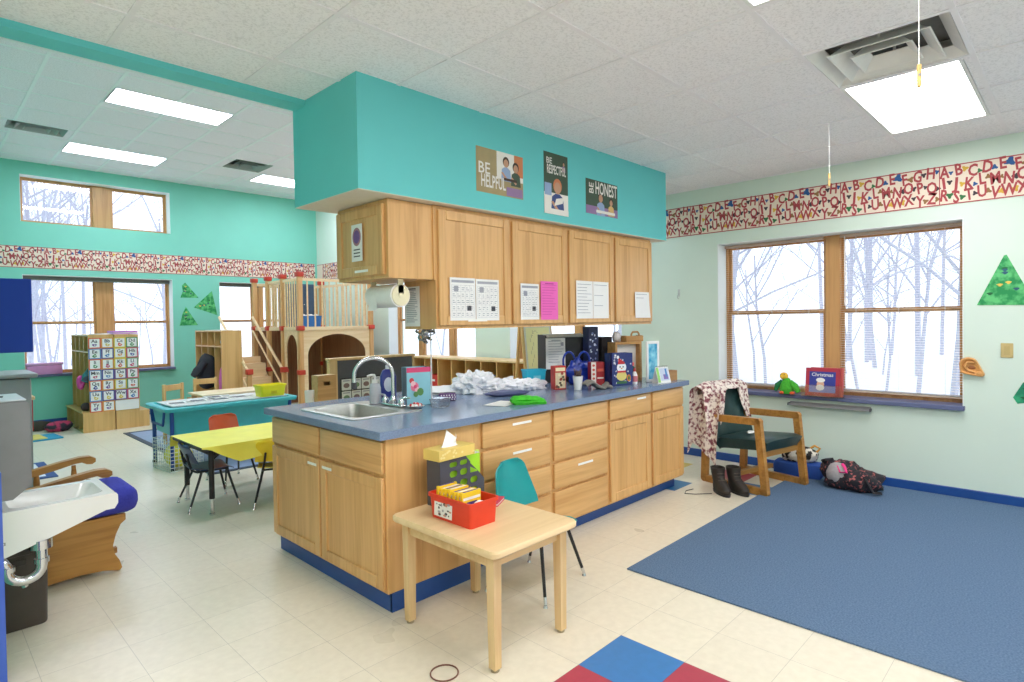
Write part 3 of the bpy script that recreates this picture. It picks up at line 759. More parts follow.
# posters on the soffit: plain figures of children at desks
PS = [P((168, 150, 108), 0.6, 0.06), P((64, 84, 66), 0.6, 0.06), P((236, 232, 224), 0.6, 0.02), P((196, 150, 120), 0.6, 0.04), P((60, 46, 40), 0.6, 0.05), P((150, 172, 206), 0.6, 0.04), P((206, 128, 84), 0.6, 0.05), P((54, 74, 130), 0.6, 0.05), P((214, 178, 110), 0.6, 0.06), P((150, 120, 160), 0.6, 0.06)]
def figure(b, T, x, y, s, shirt, hair, skin=4, lean=0.0):
    Z = lambda k: Matrix.Translation((0, 0, 0.0003 * k)) @ T
    b.add([Z(1) @ Vector(p + (0,)) for p in ((x - 0.5 * s, y - 1.3 * s), (x + 0.5 * s, y - 1.3 * s), (x + 0.42 * s + lean, y - 0.5 * s), (x + 0.16 * s + lean, y - 0.34 * s), (x - 0.16 * s + lean, y - 0.34 * s), (x - 0.42 * s + lean, y - 0.5 * s))], [(0, 1, 2, 3, 4, 5)], shirt)
    b.disc((x + lean, y + 0.04 * s), 0.32 * s, 0.36 * s, Z(2), hair, 14); b.disc((x + lean, y - 0.06 * s), 0.24 * s, 0.29 * s, Z(3), skin, 14)
    b.add([Z(4) @ Vector(p + (0,)) for p in ((x - 0.5 * s, y - 0.75 * s), (x - 0.35 * s, y - 0.7 * s), (x + 0.1 * s, y - 1.1 * s), (x - 0.05 * s, y - 1.2 * s))], [(0, 1, 2, 3)], skin)
def d_helpful(b, w, h, T):
    Z = lambda k: Matrix.Translation((0, 0, 0.0003 * k)) @ T
    b.rect(w * 0.42, h * 0.38, w, h, Z(0.4), 3); b.rect(w * 0.8, h * 0.5, w, h, Z(0.6), 7); b.rect(w * 0.42, h * 0.5, w * 0.62, h, Z(0.5), 3)
    figure(b, T, w * 0.62, h * 0.78, w * 0.22, 6, 5); figure(b, Z(5), w * 0.83, h * 0.70, w * 0.22, 2, 5)
    b.rect(w * 0.62, h * 0.02, w * 0.98, h * 0.22, Z(9), 10); b.rect(w * 0.55, h * 0.36, w * 0.85, h * 0.42, Z(9.5), 5)
    b.text('BE', 0.10, Z(12) @ Matrix.Translation((w * 0.15, h * 0.53, 0)), 3, 0.012); b.text('HELPFUL', 0.10, Z(12) @ Matrix.Translation((w * 0.34, h * 0.25, 0)) @ Matrix.Diagonal((0.56, 1.1, 1, 1)), 3, 0.02)
def d_respect(b, w, h, T):
    Z = lambda k: Matrix.Translation((0, 0, 0.0003 * k)) @ T
    b.rect(0, 0, w, h * 0.35, Z(0.4), 3); b.rect(w * 0.02, h * 0.3, w * 0.3, h * 0.5, Z(0.5), 6)
    figure(b, T, w * 0.55, h * 0.46, w * 0.56, 8, 7); figure(b, Z(1), w * 0.82, h * 0.86, w * 0.16, 10, 5)
    b.add([Z(8) @ Vector(p + (0,)) for p in ((w * 0.4, h * 0.14), (w * 0.75, h * 0.2), (w * 0.8, h * 0.3), (w * 0.48, h * 0.26))], [(0, 1, 2, 3)], 3)
    b.rect(0, 0, w, h * 0.09, Z(8.5), 3)
    b.text('BE', 0.06, Z(12) @ Matrix.Translation((w * 0.2, h * 0.86, 0)), 3, 0.012); b.text('RESPECTFUL', 0.075, Z(12) @ Matrix.Translation((w * 0.5, h * 0.72, 0)) @ Matrix.Diagonal((0.5, 1.15, 1, 1)), 3, 0.02)
def d_honest(b, w, h, T):
    Z = lambda k: Matrix.Translation((0, 0, 0.0003 * k)) @ T
    b.rect(0, 0, w, h * 0.24, Z(0.4), 10)
    figure(b, T, w * 0.45, h * 0.52, w * 0.26, 6, 5); figure(b, Z(2), w * 0.78, h * 0.44, w * 0.2, 9, 5)
    b.rect(w * 0.3, h * 0.06, w * 0.9, h * 0.14, Z(9), 3)
    b.text('BE', 0.08, Z(12) @ Matrix.Translation((w * 0.16, h * 0.74, 0)) @ Matrix.Rotation(PI / 2, 4, 'Z'), 3, 0.012); b.text('HONEST', 0.12, Z(12) @ Matrix.Translation((w * 0.62, h * 0.76, 0)) @ Matrix.Diagonal((0.62, 1.1, 1, 1)), 3, 0.02)
def poster(x0, x1, z0, z1, d, base, label):
    sheet('poster', x1 - x0, z1 - z0, TX((x0, 2.6795, z0), '-y'), label, 'poster', d, PS, 'posters on the teal soffit', base=base)
poster(2.457, 2.876, 2.197, 2.475, d_helpful, PS[0], 'poster reading BE HELPFUL with two children on the teal soffit')
poster(3.088, 3.350, 2.139, 2.566, d_respect, PS[1], 'tall poster reading BE RESPECTFUL with a fair-haired child')
poster(3.563, 3.978, 2.197, 2.457, d_honest, PS[1], 'dark poster reading BE HONEST on the teal soffit')

# paper towel roll under the short cabinet
pt = thing('paper_towel_roll', 'white paper towel roll hanging in a holder under the short cabinet', 'paper towels', (1.995, 2.975, 1.552))
b = M(); b.cyl((0, -0.135, 0), (0, 0.135, 0), 0.068, n=28); b.grid(lambda u, v: (-0.069 + 0.004 * sin(v * 3), 0.10 - 0.09 * u, -0.0 - v * 0.085), 6, 6, 0.001); obj('roll', b, P((240, 240, 238), 0.9, 0.02, 40, bump=0.1), pt)
b = M()
for s in (-1, 1):
    b.lathe([(0.0, -0.003), (0.05, -0.003), (0.05, 0.003), (0, 0.003)], (0, 0, 0), 20); 
b = M(); b.cyl((0, -0.137, 0), (0, -0.143, 0), 0.06, n=24); b.cyl((0, 0.137, 0), (0, 0.143, 0), 0.06, n=24); b.box(-0.018, -0.143, 0, 0.018, -0.138, 0.093); b.box(-0.018, 0.138, 0, 0.018, 0.143, 0.093); b.cyl((0, -0.145, 0), (0, 0.145, 0), 0.016)
obj('holder', b, P((236, 230, 196), 0.4, 0.03), pt)
# ------------------------------------------------------------------ things on the worktop
Z0 = ZC + 0.0005
CLEAR = P((225, 232, 238), 0.08, 0.01, trans=0.85)
t = thing('soap_bottle', 'clear pump soap bottle behind the sink', 'soap bottle', (2.045, 3.20, Z0 + 0.0065))
b = M(); b.lathe([(0.001, 0), (0.034, 0), (0.036, 0.01), (0.036, 0.10), (0.03, 0.122), (0.014, 0.128), (0.014, 0.13)], n=18); obj('bottle', b, P((236, 236, 244), 0.15, 0.02, trans=0.3), t)
b = M(); b.cyl((0, 0, 0.128), (0, 0, 0.146), 0.017); b.cyl((0, 0, 0.146), (0, 0, 0.175), 0.006); b.tube([(0, 0, 0.175), (-0.02, 0.01, 0.178), (-0.045, 0.02, 0.172)], [0.009, 0.008, 0.006], 8); obj('pump', b, WHITE, t)
def giftbag(name, label, loc, rz, w, d, h, cf, cs, decor, mats, handle=None):
    t = thing(name, label, 'gift bag', loc, rz)
    b = M()
    s = 0.003
    b.box(-w / 2, -d / 2, 0, w / 2, -d / 2 + s, h, 0); b.box(-w / 2, d / 2 - s, 0, w / 2, d / 2, h, 0)
    for q in (-1, 1):
        x = q * w / 2; xi = q * (w / 2 - 0.012)
        b.add([(x, -d / 2, 0), (x, d / 2, 0), (x, d / 2, h), (xi, 0, h), (x, -d / 2, h), (xi, 0, h * 0.35)], [(0, 1, 5), (1, 2, 3, 5), (0, 5, 3, 4)], 1)
    b.box(-w / 2, -d / 2, 0, w / 2, d / 2, 0.003, 0)
    F = TX((-w / 2, -d / 2 - 0.0012, 0), '-y')
    decor(b, w, h, F)
    obj('bag', b, [cf, cs] + mats, t, smooth=False, fix=False)
    if handle:
        b = M()
        for q in (-1, 1): b.tube([(-w * 0.2, q * d / 2, h - 0.01)] + [(-w * 0.2 * cos(a), q * d / 2, h + 0.05 * sin(a)) for a in [PI * k / 8 for k in range(9)]] + [(w * 0.2, q * d / 2, h - 0.01)], 0.0022, 6)
        obj('handle', b, handle, t)
    return t
def d_rose(b, w, h, T):
    Z = lambda k: Matrix.Translation((0, -0.0004 * k, 0)) @ T
    b.rect(0, h * 0.87, w, h, Z(1), 2)
    for k, (x, y, r, c) in enumerate(((0.2, 0.66, 0.10, 3), (0.32, 0.5, 0.17, 4), (0.26, 0.58, 0.1, 5), (0.42, 0.42, 0.1, 5), (0.55, 0.36, 0.14, 6), (0.36, 0.3, 0.10, 6), (0.34, 0.5, 0.07, 2))):
        b.disc((x * w, y * h), r * w, r * w * 1.1, Z(2 + k), c, 12)
giftbag('rose_gift_bag', 'pale blue gift bag with pink rose and pink top edge', (2.20, 2.98, Z0), -0.28, 0.155, 0.09, 0.235, P((140, 198, 214), 0.4, 0.04), P((110, 120, 135), 0.4, 0.05), d_rose,
        [P((218, 70, 120), 0.4, 0.05), P((200, 50, 60), 0.5, 0.05), P((226, 120, 150), 0.5, 0.08), P((240, 190, 200), 0.5, 0.05), P((90, 140, 80), 0.5, 0.1)])
t = thing('candy_dish', 'small white dish heaped with red and white candy beside the tap', 'dish', (2.105, 2.86, Z0))
b = M(); b.lathe([(0.001, 0), (0.03, 0), (0.05, 0.014), (0.053, 0.015), (0.034, 0.003), (0.001, 0.003)], n=20); obj('dish', b, WHITE, t)
b = M(); rn = random.Random(4)
for k in range(22):
    a = rn.uniform(0, 6.28); r = 0.034 * rn.random() ** 0.5; b.ball((r * cos(a), r * sin(a), 0.014 + 0.012 * (1 - r / 0.034) + rn.uniform(0, 0.005)), 0.0095, n=8, m=k % 2, k=5)
o = obj('candy', b, [P((196, 50, 50), 0.35, 0.05), P((240, 236, 234), 0.35, 0.02)], t); o['kind'] = 'stuff'
t = thing('clear_container', 'low clear plastic container beside the candy dish', 'container', (2.235, 2.79, Z0), 0.3)
b = M(); loft(b, [[(p[0] * s, p[1] * s, z) for p in rr(0.055, 0.045, 0.012)] for s, z in ((0.86, 0), (1, 0.045), (1.04, 0.046), (1.04, 0.05), (0.96, 0.05), (0.83, 0.004))], cap0=True, cap1=True); obj('tub', b, CLEAR, t)
b = M(); b.box(-0.045, -0.036, 0.0505, 0.045, 0.036, 0.0535, bev=0.002); obj('lid', b, CLEAR, t)
t = thing('bow_wand', 'thin white stick topped by a silver bow, standing on the worktop', 'wand', (2.30, 2.955, Z0))
b = M(); b.cyl((0, 0, 0.008), (0, 0, 0.46), 0.0045, n=8); b.cyl((0, 0, 0), (0, 0, 0.008), 0.03, n=16); obj('stick', b, WHITE, t)
b = M()
for k in range(8):
    a = 2 * PI * k / 8; c = Vector((-0.05 + 0.03 * cos(a), 0.0, 0.45 + 0.03 * sin(a)))
    b.tube([c + Vector((0.034 * cos(u) * cos(a) + 0.004, 0.022 * sin(2 * u) + 0.01 * sin(k), 0.034 * cos(u) * sin(a) + 0.02 * sin(u))) for u in [2 * PI * q / 12 for q in range(12)]], 0.009, 6, closed=True, flat=(1, 0.35))
b.tube([(-0.02, 0, 0.445), (0, 0, 0.455)], 0.006, 6); b.tube([(-0.05, 0, 0.485), (-0.01, 0, 0.50), (0.02, 0, 0.478), (0.035, 0, 0.44)], 0.007, 6); b.ball((-0.05, -0.012, 0.45), 0.02, n=10, k=6); obj('bow', b, P((196, 194, 192), 0.2, 0.1, metal=0.7), t)
# crumpled white plastic bag, papers, pouch
rn = random.Random(9)
from mathutils import noise
def crumple(seed, amp, k=3):
    o = Vector((seed * 3.7, seed * 1.3, seed * 5.1))
    return lambda p, s: amp * noise.turbulence(Vector(p) * s * 0.40 + o, 3, True) * 0.8
def blob(b, c, rx, ry, rz, seed, amp, sc=30, n=28, k=16, m=None, flat=True):
    f = crumple(seed, amp); v = []; F = []
    for i in range(k + 1):
        t = PI * i / k
        for j in range(n):
            a = 2 * PI * j / n; d = Vector((max(sin(t), 1e-3) * cos(a), max(sin(t), 1e-3) * sin(a), -cos(t)))
            q = Vector((d.x * rx, d.y * ry, d.z * rz)); s = 1 + f(q, sc) - amp * 0.4
            z = c[2] + q.z * s
            if flat: z = max(z, 0.0)
            v.append((c[0] + q.x * s, c[1] + q.y * s, z))
    for i in range(k): F += [(i * n + j, i * n + (j + 1) % n, (i + 1) * n + (j + 1) % n, (i + 1) * n + j) for j in range(n)]
    F += [tuple(range(n))[::-1], tuple(range(k * n, k * n + n))]
    return b.add(v, F, m)
PLAST = P((236, 238, 242), 0.28, 0.02, 30)
b = M(); blob(b, (-0.16, 0.08, 0.055), 0.17, 0.15, 0.095, 3, 0.85, 42, 44, 24); blob(b, (0.06, 0.0, 0.03), 0.24, 0.15, 0.055, 5, 0.85, 44, 48, 22); blob(b, (0.22, -0.10, 0.025), 0.17, 0.11, 0.05, 8, 0.8, 50, 40, 20)
solo('plastic_bag', b, PLAST, 'crumpled white plastic bag lying across the worktop', 'plastic bag', (3.02, 3.10, Z0), smooth=False)
b = M(); blob(b, (0, 0, 0.018), 0.16, 0.07, 0.024, 12, 0.35, 40); solo('blue_pouch', b, P((72, 80, 120), 0.5, 0.1), 'flat dark blue pouch lying in front of the white plastic bag', 'pouch', (2.86, 2.84, Z0), -0.5)
b = M()
for k, (dx, dy, rz) in enumerate(((0, 0, 0.2), (0.05, 0.06, -0.15), (0.16, 0.06, 0.4), (0.02, -0.05, 0.6))):
    b.T = Matrix.Translation((dx, dy, k * 0.0035)) @ Matrix.Rotation(rz, 4, 'Z'); b.grid(lambda u, v: (u * 0.34 - 0.17, v * 0.26 - 0.13, 0.003 + 0.012 * (u ** 3) * (k % 2) + 0.003 * sin(4 * v)), 6, 6, 0.0015)
solo('loose_papers', b, P((238, 238, 236), 0.8, 0.01), 'pile of loose white papers left of the plastic bag', 'paper', (2.70, 3.42, Z0))
t = thing('polka_dot_pouch', 'small purple pouch with white dots between sink and white bag', 'pouch', (2.44, 2.97, Z0), -0.6)
b = M(); b.box(-0.055, -0.03, 0, 0.055, 0.03, 0.05, 0, bev=0.012, seg=3)
for i in range(6):
    for j in range(3): b.disc((-0.042 + i * 0.017 + 0.004 * (j % 2), 0.012 + 0.013 * j), 0.0042, 0.0042, TX((0, -0.0306, 0), '-y'), 1, 8)
obj('pouch', b, [P((92, 56, 110), 0.6, 0.06), WHITE], t, fix=False)
b = M(); b.tube([(-0.05, 0, 0.051), (0, 0, 0.054), (0.05, 0, 0.051)], 0.003, 6); obj('zip', b, GREY, t)
b = M(); b.rect(-0.11, -0.075, 0.11, 0.075, Matrix.Rotation(0.3, 4, 'Z'), 0, 0.0005); b.rect(-0.11, -0.075, 0.11, 0.075, Matrix.Rotation(0.3, 4, 'Z'), 0, 0.002)
solo('white_sheet', b, PAPER, 'white sheet on the worktop beside the folded green cloth', 'paper', (2.56, 2.585, Z0), smooth=False)
b = M()
b.grid(lambda u, v: ((u - 0.5) * 0.20, (v - 0.5) * 0.10, 0.044 + 0.005 * sin(u * 14) * sin(v * 9) + 0.004 * sin(u * 5) - 0.018 * (abs(v - 0.5) * 2) ** 6 - 0.016 * (abs(u - 0.5) * 2) ** 8), 24, 14, 0.02)
b.grid(lambda u, v: ((u - 0.45) * 0.20, (v - 0.5) * 0.12, 0.022 + 0.003 * sin(u * 11 + v * 5) - 0.008 * (abs(v - 0.5) * 2) ** 6), 20, 12, 0.02)
solo('green_cloth', b, P((64, 186, 40), 0.85, 0.12, 40, bump=0.2), 'folded bright green cloth at the front edge of the worktop', 'cloth', (2.66, 2.47, Z0), -0.62)
# boxes, organiser and bags at the window end
def box_item(name, label, cat, loc, rz, w, d, h, mats, decor=None, parts=None, bev=0.003):
    b = M(); b.box(-w / 2, -d / 2, 0, w / 2, d / 2, h, 0, bev=bev)
    if decor: decor(b, w, h, TX((-w / 2, -d / 2 - 0.0008, 0), '-y'), d)
    return solo(name, b, mats, label, cat, loc, rz, None, fix=False)
def d_pop(b, w, h, T, d):
    rn = random.Random(2); b.rect(0.08 * w, 0.06 * h, 0.92 * w, 0.72 * h, T, 1, 0.0002); b.rect(0.1 * w, 0.78 * h, 0.9 * w, 0.93 * h, T, 2, 0.0002)
    for k in range(16): b.disc((rn.uniform(0.16, 0.84) * w, rn.uniform(0.1, 0.68) * h), 0.011, 0.010, Matrix.Translation((0, -0.0003 * (1 + k % 3), 0)) @ T, 2 + (k % 3), 8)
box_item('snack_box', 'tall red snack box with a pattern of beige rounds', 'box', (3.36, 2.80, Z0), -0.45, 0.095, 0.07, 0.175, [P((190, 48, 40), 0.4, 0.04), P((214, 196, 160), 0.5, 0.03), P((236, 220, 180), 0.5, 0.05), P((150, 60, 44), 0.5, 0.05), P((96, 80, 60), 0.5, 0.05)], d_pop)
og = thing('file_organizer', 'black upright file organizer with a white page clipped on its front', 'organizer', (3.86, 3.14, Z0), -0.55)
b = M()
b.box(-0.20, -0.09, 0, 0.20, 0.13, 0.012); b.box(-0.20, -0.09, 0.012, -0.193, 0.13, 0.39); b.box(0.193, -0.09, 0.012, 0.20, 0.13, 0.39); b.box(-0.193, 0.123, 0.012, 0.193, 0.13, 0.39)
for k in range(3): b.box(-0.193, -0.088 + k * 0.065, 0.012, 0.193, -0.083 + k * 0.065, 0.37)
obj('rack', b, BLACK, og)
b = M(); b.box(-0.198, -0.0915, 0.11, -0.03, -0.0905, 0.365); b.T = TX((-0.19, -0.0920, 0.13), '-y'); d_lines(b, 0.16, 0.23, Matrix.Translation((0, 0, 0.0003)), 9, True, 1); b.rect(0.12, 0.17, 0.145, 0.20, Matrix.Identity(4), 1, 0.0006); obj('page', b, [PAPER, INKL, INK], og, label='white printed page', fix=False)
b = M()
for k, y in enumerate((-0.06, 0.0, 0.06)): b.box(-0.17, y, 0.013, 0.17, y + 0.02, 0.385 + 0.006 * k)
obj('papers', b, P((226, 226, 222), 0.8, 0.04), og)
box_item('black_binder', 'black binder standing behind the snowman gift bag', 'binder', (4.16, 3.02, Z0), -0.3, 0.11, 0.26, 0.365, [BLACK, WHITE], lambda b, w, h, T, d: b.rect(w * 0.25, h * 0.5, w * 0.75, h * 0.8, T, 0, 0.0005))
def d_tall(b, w, h, T, d):
    rn = random.Random(6)
    for k in range(26): b.disc((rn.uniform(0.12, 0.88) * w, rn.uniform(0.06, 0.94) * h), rn.uniform(0.004, 0.012), rn.uniform(0.004, 0.012), Matrix.Translation((0, -0.0003 * (k % 4), 0)) @ T, 1 + k % 2, 7)
box_item('patterned_carton', 'tall navy carton with white flecks behind the blue bag', 'box', (3.93, 2.925, Z0), -0.3, 0.10, 0.08, 0.455, [P((28, 38, 80), 0.4, 0.1), P((200, 210, 230), 0.5, 0.05), P((110, 130, 180), 0.5, 0.05)], d_tall)
t = thing('blue_lunch_bag', 'shiny royal blue bag with looped handles in front of the organizer', 'bag', (3.70, 2.86, Z0), -0.5)
b = M(); blob(b, (0, 0, 0.09), 0.12, 0.06, 0.125, 21, 0.7, 24, 36, 20); obj('bag', b, P((20, 50, 150), 0.28, 0.12, 20), t)
b = M()
for s in (-1, 1): b.tube([(-0.03 + s * 0.055 + 0.05 * cos(a), -0.02 * s, 0.185 + 0.075 * sin(a)) for a in [PI * (k / 12 * 1.3 - 0.15) for k in range(13)]], 0.008, 8)
obj('handle', b, P((22, 58, 160), 0.3, 0.1), t)
t = thing('paper_cup', 'white paper cup with dark sticks inside, beside the blue bag', 'cup', (3.42, 2.665, Z0))
b = M(); b.lathe([(0.001, 0), (0.026, 0), (0.037, 0.10), (0.039, 0.101), (0.036, 0.101), (0.025, 0.004), (0.001, 0.004)], n=20); obj('cup', b, WHITE, t)
b = M()
for k in range(6): a = k * 1.1; b.cyl((0.012 * cos(a), 0.012 * sin(a), 0.006), (0.026 * cos(a), 0.026 * sin(a), 0.135 + 0.01 * (k % 3)), 0.004, n=6)
b.ball((0, 0, 0.118), 0.024, 0.024, 0.02); obj('sticks', b, P((82, 60, 56), 0.6, 0.2), t)
def d_red(b, w, h, T, d):
    b.rect(0, 0, w * 0.36, h, T, 1, 0.0002)
    for k in range(5): b.disc((w * 0.18, h * (0.14 + 0.18 * k)), 0.012, 0.010, Matrix.Translation((0, -0.0004, 0)) @ T, 2, 8)
    b.rect(w * 0.45, h * 0.6, w * 0.92, h * 0.72, T, 2, 0.0003); b.rect(w * 0.45, h * 0.3, w * 0.92, h * 0.36, T, 1, 0.0003)
box_item('red_tea_box', 'dark red box with a white side panel beside the snowman bag', 'box', (3.72, 2.72, Z0), -0.45, 0.115, 0.06, 0.185, [P((158, 30, 36), 0.4, 0.06), P((226, 218, 208), 0.5, 0.02), P((206, 90, 70), 0.5, 0.05)], d_red)
def d_snow(b, w, h, T):
    rn = random.Random(12); Z = lambda k: Matrix.Translation((0, -0.0004 * k, 0)) @ T
    for k in range(26):
        x, y, s = rn.uniform(0.08, 0.92) * w, rn.uniform(0.08, 0.95) * h, rn.uniform(0.005, 0.012)
        for q in range(3): b.rect(-s, -s * 0.16, s, s * 0.16, Z(1) @ Matrix.Translation((x, y, 0)) @ Matrix.Rotation(q * PI / 3, 4, 'Z'), 2)
    b.disc((w * 0.45, h * 0.30), w * 0.25, h * 0.15, Z(2), 3, 16); b.disc((w * 0.45, h * 0.56), w * 0.23, h * 0.165, Z(3), 2, 18)
    b.rect(w * 0.25, h * 0.40, w * 0.66, h * 0.46, Z(4), 4); b.rect(w * 0.28, h * 0.66, w * 0.6, h * 0.73, Z(4), 4); b.add([Z(4) @ Vector((w * q, h * r, 0)) for q, r in ((0.3, 0.73), (0.56, 0.73), (0.28, 0.88))], [(0, 1, 2)], 4); b.disc((w * 0.27, h * 0.88), 0.013, 0.013, Z(5), 2, 10)
    for q in (0.37, 0.52): b.disc((w * q, h * 0.58), 0.006, 0.007, Z(5), 5, 8)
    b.disc((w * 0.45, h * 0.53), 0.008, 0.006, Z(5), 6, 8); b.disc((w * 0.8, h * 0.22), w * 0.1, h * 0.11, Z(3), 6, 14); b.disc((w * 0.8, h * 0.22), w * 0.05, h * 0.06, Z(4), 7, 12); b.rect(w * 0.2, h * 0.06, w * 0.7, h * 0.13, Z(4), 7)
giftbag('snowman_gift_bag', 'dark blue gift bag with a white snowman in a red hat', (3.86, 2.605, Z0), -0.30, 0.20, 0.09, 0.25, P((36, 50, 112), 0.35, 0.06), P((30, 42, 96), 0.35, 0.06), d_snow,
        [P((236, 238, 242), 0.5, 0.02), P((220, 206, 120), 0.5, 0.05), P((196, 44, 50), 0.5, 0.05), BLACK, P((210, 130, 50), 0.5, 0.05), P((58, 110, 60), 0.5, 0.05)])
t = thing('grey_glove', 'flat grey cloth glove lying in front of the red box', 'glove', (3.52, 2.58, Z0), -0.45)
b = M(); b.grid(lambda u, v: ((u - 0.5) * 0.19, (v - 0.5) * 0.10 * (1 + 0.25 * sin(u * 5)), 0.046 + 0.026 * sin(u * 6.5) - 0.014 * (abs(v - 0.5) * 2) ** 4), 22, 10, 0.011); obj('palm', b, P((138, 134, 128), 0.9, 0.15, 60, bump=0.3), t)
b = M()
for k in range(4): b.tube([(0.075, -0.033 + k * 0.021, 0.022), (0.105, -0.036 + k * 0.023, 0.02), (0.13 - 0.008 * abs(k - 1.5), -0.038 + k * 0.024, 0.012)], [0.011, 0.011, 0.008], 8)
b.tube([(-0.01, -0.04, 0.03), (0.02, -0.066, 0.02), (0.045, -0.078, 0.012)], [0.012, 0.011, 0.008], 8); obj('fingers', b, P((132, 128, 122), 0.9, 0.15, 60, bump=0.3), t)
t = thing('small_bottle', 'small white bottle with a pink label beside the snowman bag', 'bottle', (3.99, 2.545, Z0))
b = M(); b.lathe([(0.001, 0), (0.02, 0), (0.022, 0.01), (0.022, 0.07), (0.012, 0.095), (0.01, 0.10)], n=16); b.lathe([(0.0224, 0.02), (0.0226, 0.025), (0.0226, 0.06), (0.0224, 0.065)], n=16, m=1); obj('bottle', b, [WHITE, P((206, 120, 130), 0.5, 0.1)], t)
b = M(); b.cyl((0, 0, 0.10), (0, 0, 0.125), 0.012, 0.007); obj('cap', b, P((190, 60, 60), 0.4), t)
t = thing('dark_jar', 'dark jar with a red lid in front of the wooden frame box', 'jar', (4.08, 2.66, Z0))
b = M(); b.lathe([(0.001, 0), (0.045, 0), (0.05, 0.01), (0.05, 0.12), (0.04, 0.135)], n=20); obj('jar', b, P((52, 66, 60), 0.2, 0.2), t)
b = M(); b.lathe([(0.001, 0.135), (0.045, 0.135), (0.045, 0.158), (0.04, 0.162), (0.001, 0.162)], n=20); obj('lid', b, P((214, 90, 84), 0.4), t)
t = thing('wooden_frame_box', 'upright wooden frame box with a white panel near the counter end', 'box', (4.15, 2.74, Z0), -0.28)
b = M(); w, h, d = 0.28, 0.325, 0.10
b.box(-w / 2, -d / 2, 0, -w / 2 + 0.02, d / 2, h); b.box(w / 2 - 0.02, -d / 2, 0, w / 2, d / 2, h); b.box(-w / 2 + 0.02, -d / 2, h - 0.02, w / 2 - 0.02, d / 2, h); b.box(-w / 2 + 0.02, -d / 2, 0, w / 2 - 0.02, d / 2, 0.02); obj('frame', b, wood((196, 150, 92), (170, 120, 66), 'x'), t)
b = M(); b.box(-w / 2 + 0.02, 0.0, 0.02, w / 2 - 0.02, 0.006, h - 0.02); obj('panel', b, P((222, 220, 214), 0.6, 0.03), t)
zt = Z0 + 0.3255
t = thing('wooden_caddy', 'small wooden caddy with a rounded handle on top of the frame box', 'caddy', (4.22, 2.72, zt), -0.28)
b = M(); b.box(-0.09, -0.045, 0, 0.09, 0.045, 0.008); b.box(-0.09, -0.045, 0.008, 0.09, -0.038, 0.045); b.box(-0.09, 0.038, 0.008, 0.09, 0.045, 0.045); b.box(-0.09, -0.038, 0.008, -0.083, 0.038, 0.05); b.box(0.083, -0.038, 0.008, 0.09, 0.038, 0.05); obj('tray', b, wood((186, 140, 84), (160, 112, 60), 'x'), t)
b = M(); b.tube([(0.0, -0.0, 0.009), (0.0, 0.0, 0.06), (0.015, 0, 0.078), (0.07, 0, 0.078), (0.084, 0, 0.06), (0.084, 0, 0.03)], 0.008, 8); obj('handle', b, wood((186, 140, 84), (160, 112, 60), 'x'), t)
b = M(); blob(b, (0, 0, 0.04), 0.045, 0.035, 0.05, 31, 0.4, 50); solo('clear_bag', b, P((226, 218, 216), 0.2, 0.03, trans=0.4), 'crumpled clear plastic bag on the left end of the frame box', 'plastic bag', (4.07, 2.765, zt), 0)
t = thing('framed_picture', 'white framed bright blue water picture leaning at the counter end', 'picture frame', (4.23, 2.52, Z0), -0.18)
b = M(); w, h = 0.15, 0.33; f = 0.022
b.box(-w / 2, 0, 0, -w / 2 + f, 0.016, h, bev=0.003); b.box(w / 2 - f, 0, 0, w / 2, 0.016, h, bev=0.003); b.box(-w / 2 + f, 0, 0, w / 2 - f, 0.016, f, bev=0.003); b.box(-w / 2 + f, 0, h - f, w / 2 - f, 0.016, h, bev=0.003); b.add([(-0.02, 0.016, h * 0.8), (0.02, 0.016, h * 0.8), (0.02, 0.07, 0), (-0.02, 0.07, 0)], [(0, 1, 2, 3)]); obj('frame', b, WHITE, t)
b = M(); b.box(-w / 2 + f, 0.006, f, w / 2 - f, 0.012, h - f); obj('picture', b, P((30, 150, 196), 0.4, 0, 16, rgb2=(160, 224, 236), contrast=(0.35, 0.68)), t, label='bright blue watery picture')
t = thing('desk_calendar', 'small green and white tent calendar at the counter end', 'calendar', (4.20, 2.43, Z0), -0.25)
b = M()
b.add([(-0.07, -0.035, 0), (0.07, -0.035, 0), (0.07, 0, 0.128), (-0.07, 0, 0.128), (-0.07, 0.035, 0), (0.07, 0.035, 0)], [(0, 1, 2, 3), (3, 2, 5, 4), (0, 4, 5, 1)], 0)
S = Matrix.Translation((-0.07, -0.0358, 0)) @ Matrix.Rotation(math.atan2(0.128, 0.035), 4, 'X')
b.rect(0.004, 0.006, 0.03, 0.126, S, 2, 0.0006); b.rect(0.036, 0.02, 0.13, 0.12, S, 1, 0.0006); b.rect(0.07, 0.03, 0.12, 0.07, S, 3, 0.0010); b.rect(0.095, 0.05, 0.115, 0.115, S, 4, 0.0013)
obj('pages', b, [WHITE, P((196, 206, 226), 0.6, 0.05), P((150, 206, 110), 0.6, 0.1), P((128, 108, 176), 0.6, 0.1), P((70, 130, 190), 0.6, 0.1)], t, smooth=False, fix=False)
b = M()
for k in range(12): b.tube([(-0.06 + k * 0.011, 0.006 * cos(a), 0.128 + 0.006 * sin(a)) for a in [2 * PI * q / 8 for q in range(8)]], 0.001, 4, closed=True)
obj('wire_binding', b, BLACK, t)
b = M(); b.box(-0.055, -0.035, 0, 0.055, 0.035, 0.006); 
for q in ((-0.055, -0.035, -0.049, 0.035), (0.049, -0.035, 0.055, 0.035), (-0.049, -0.035, 0.049, -0.029), (-0.049, 0.029, 0.049, 0.035)): b.box(q[0], q[1], 0.006, q[2], q[3], 0.083)
solo('wooden_box', b, wood((182, 138, 84), (150, 104, 58), 'x'), 'small open wooden box at the window end of the worktop', 'box', (4.40, 2.47, Z0), -0.1)
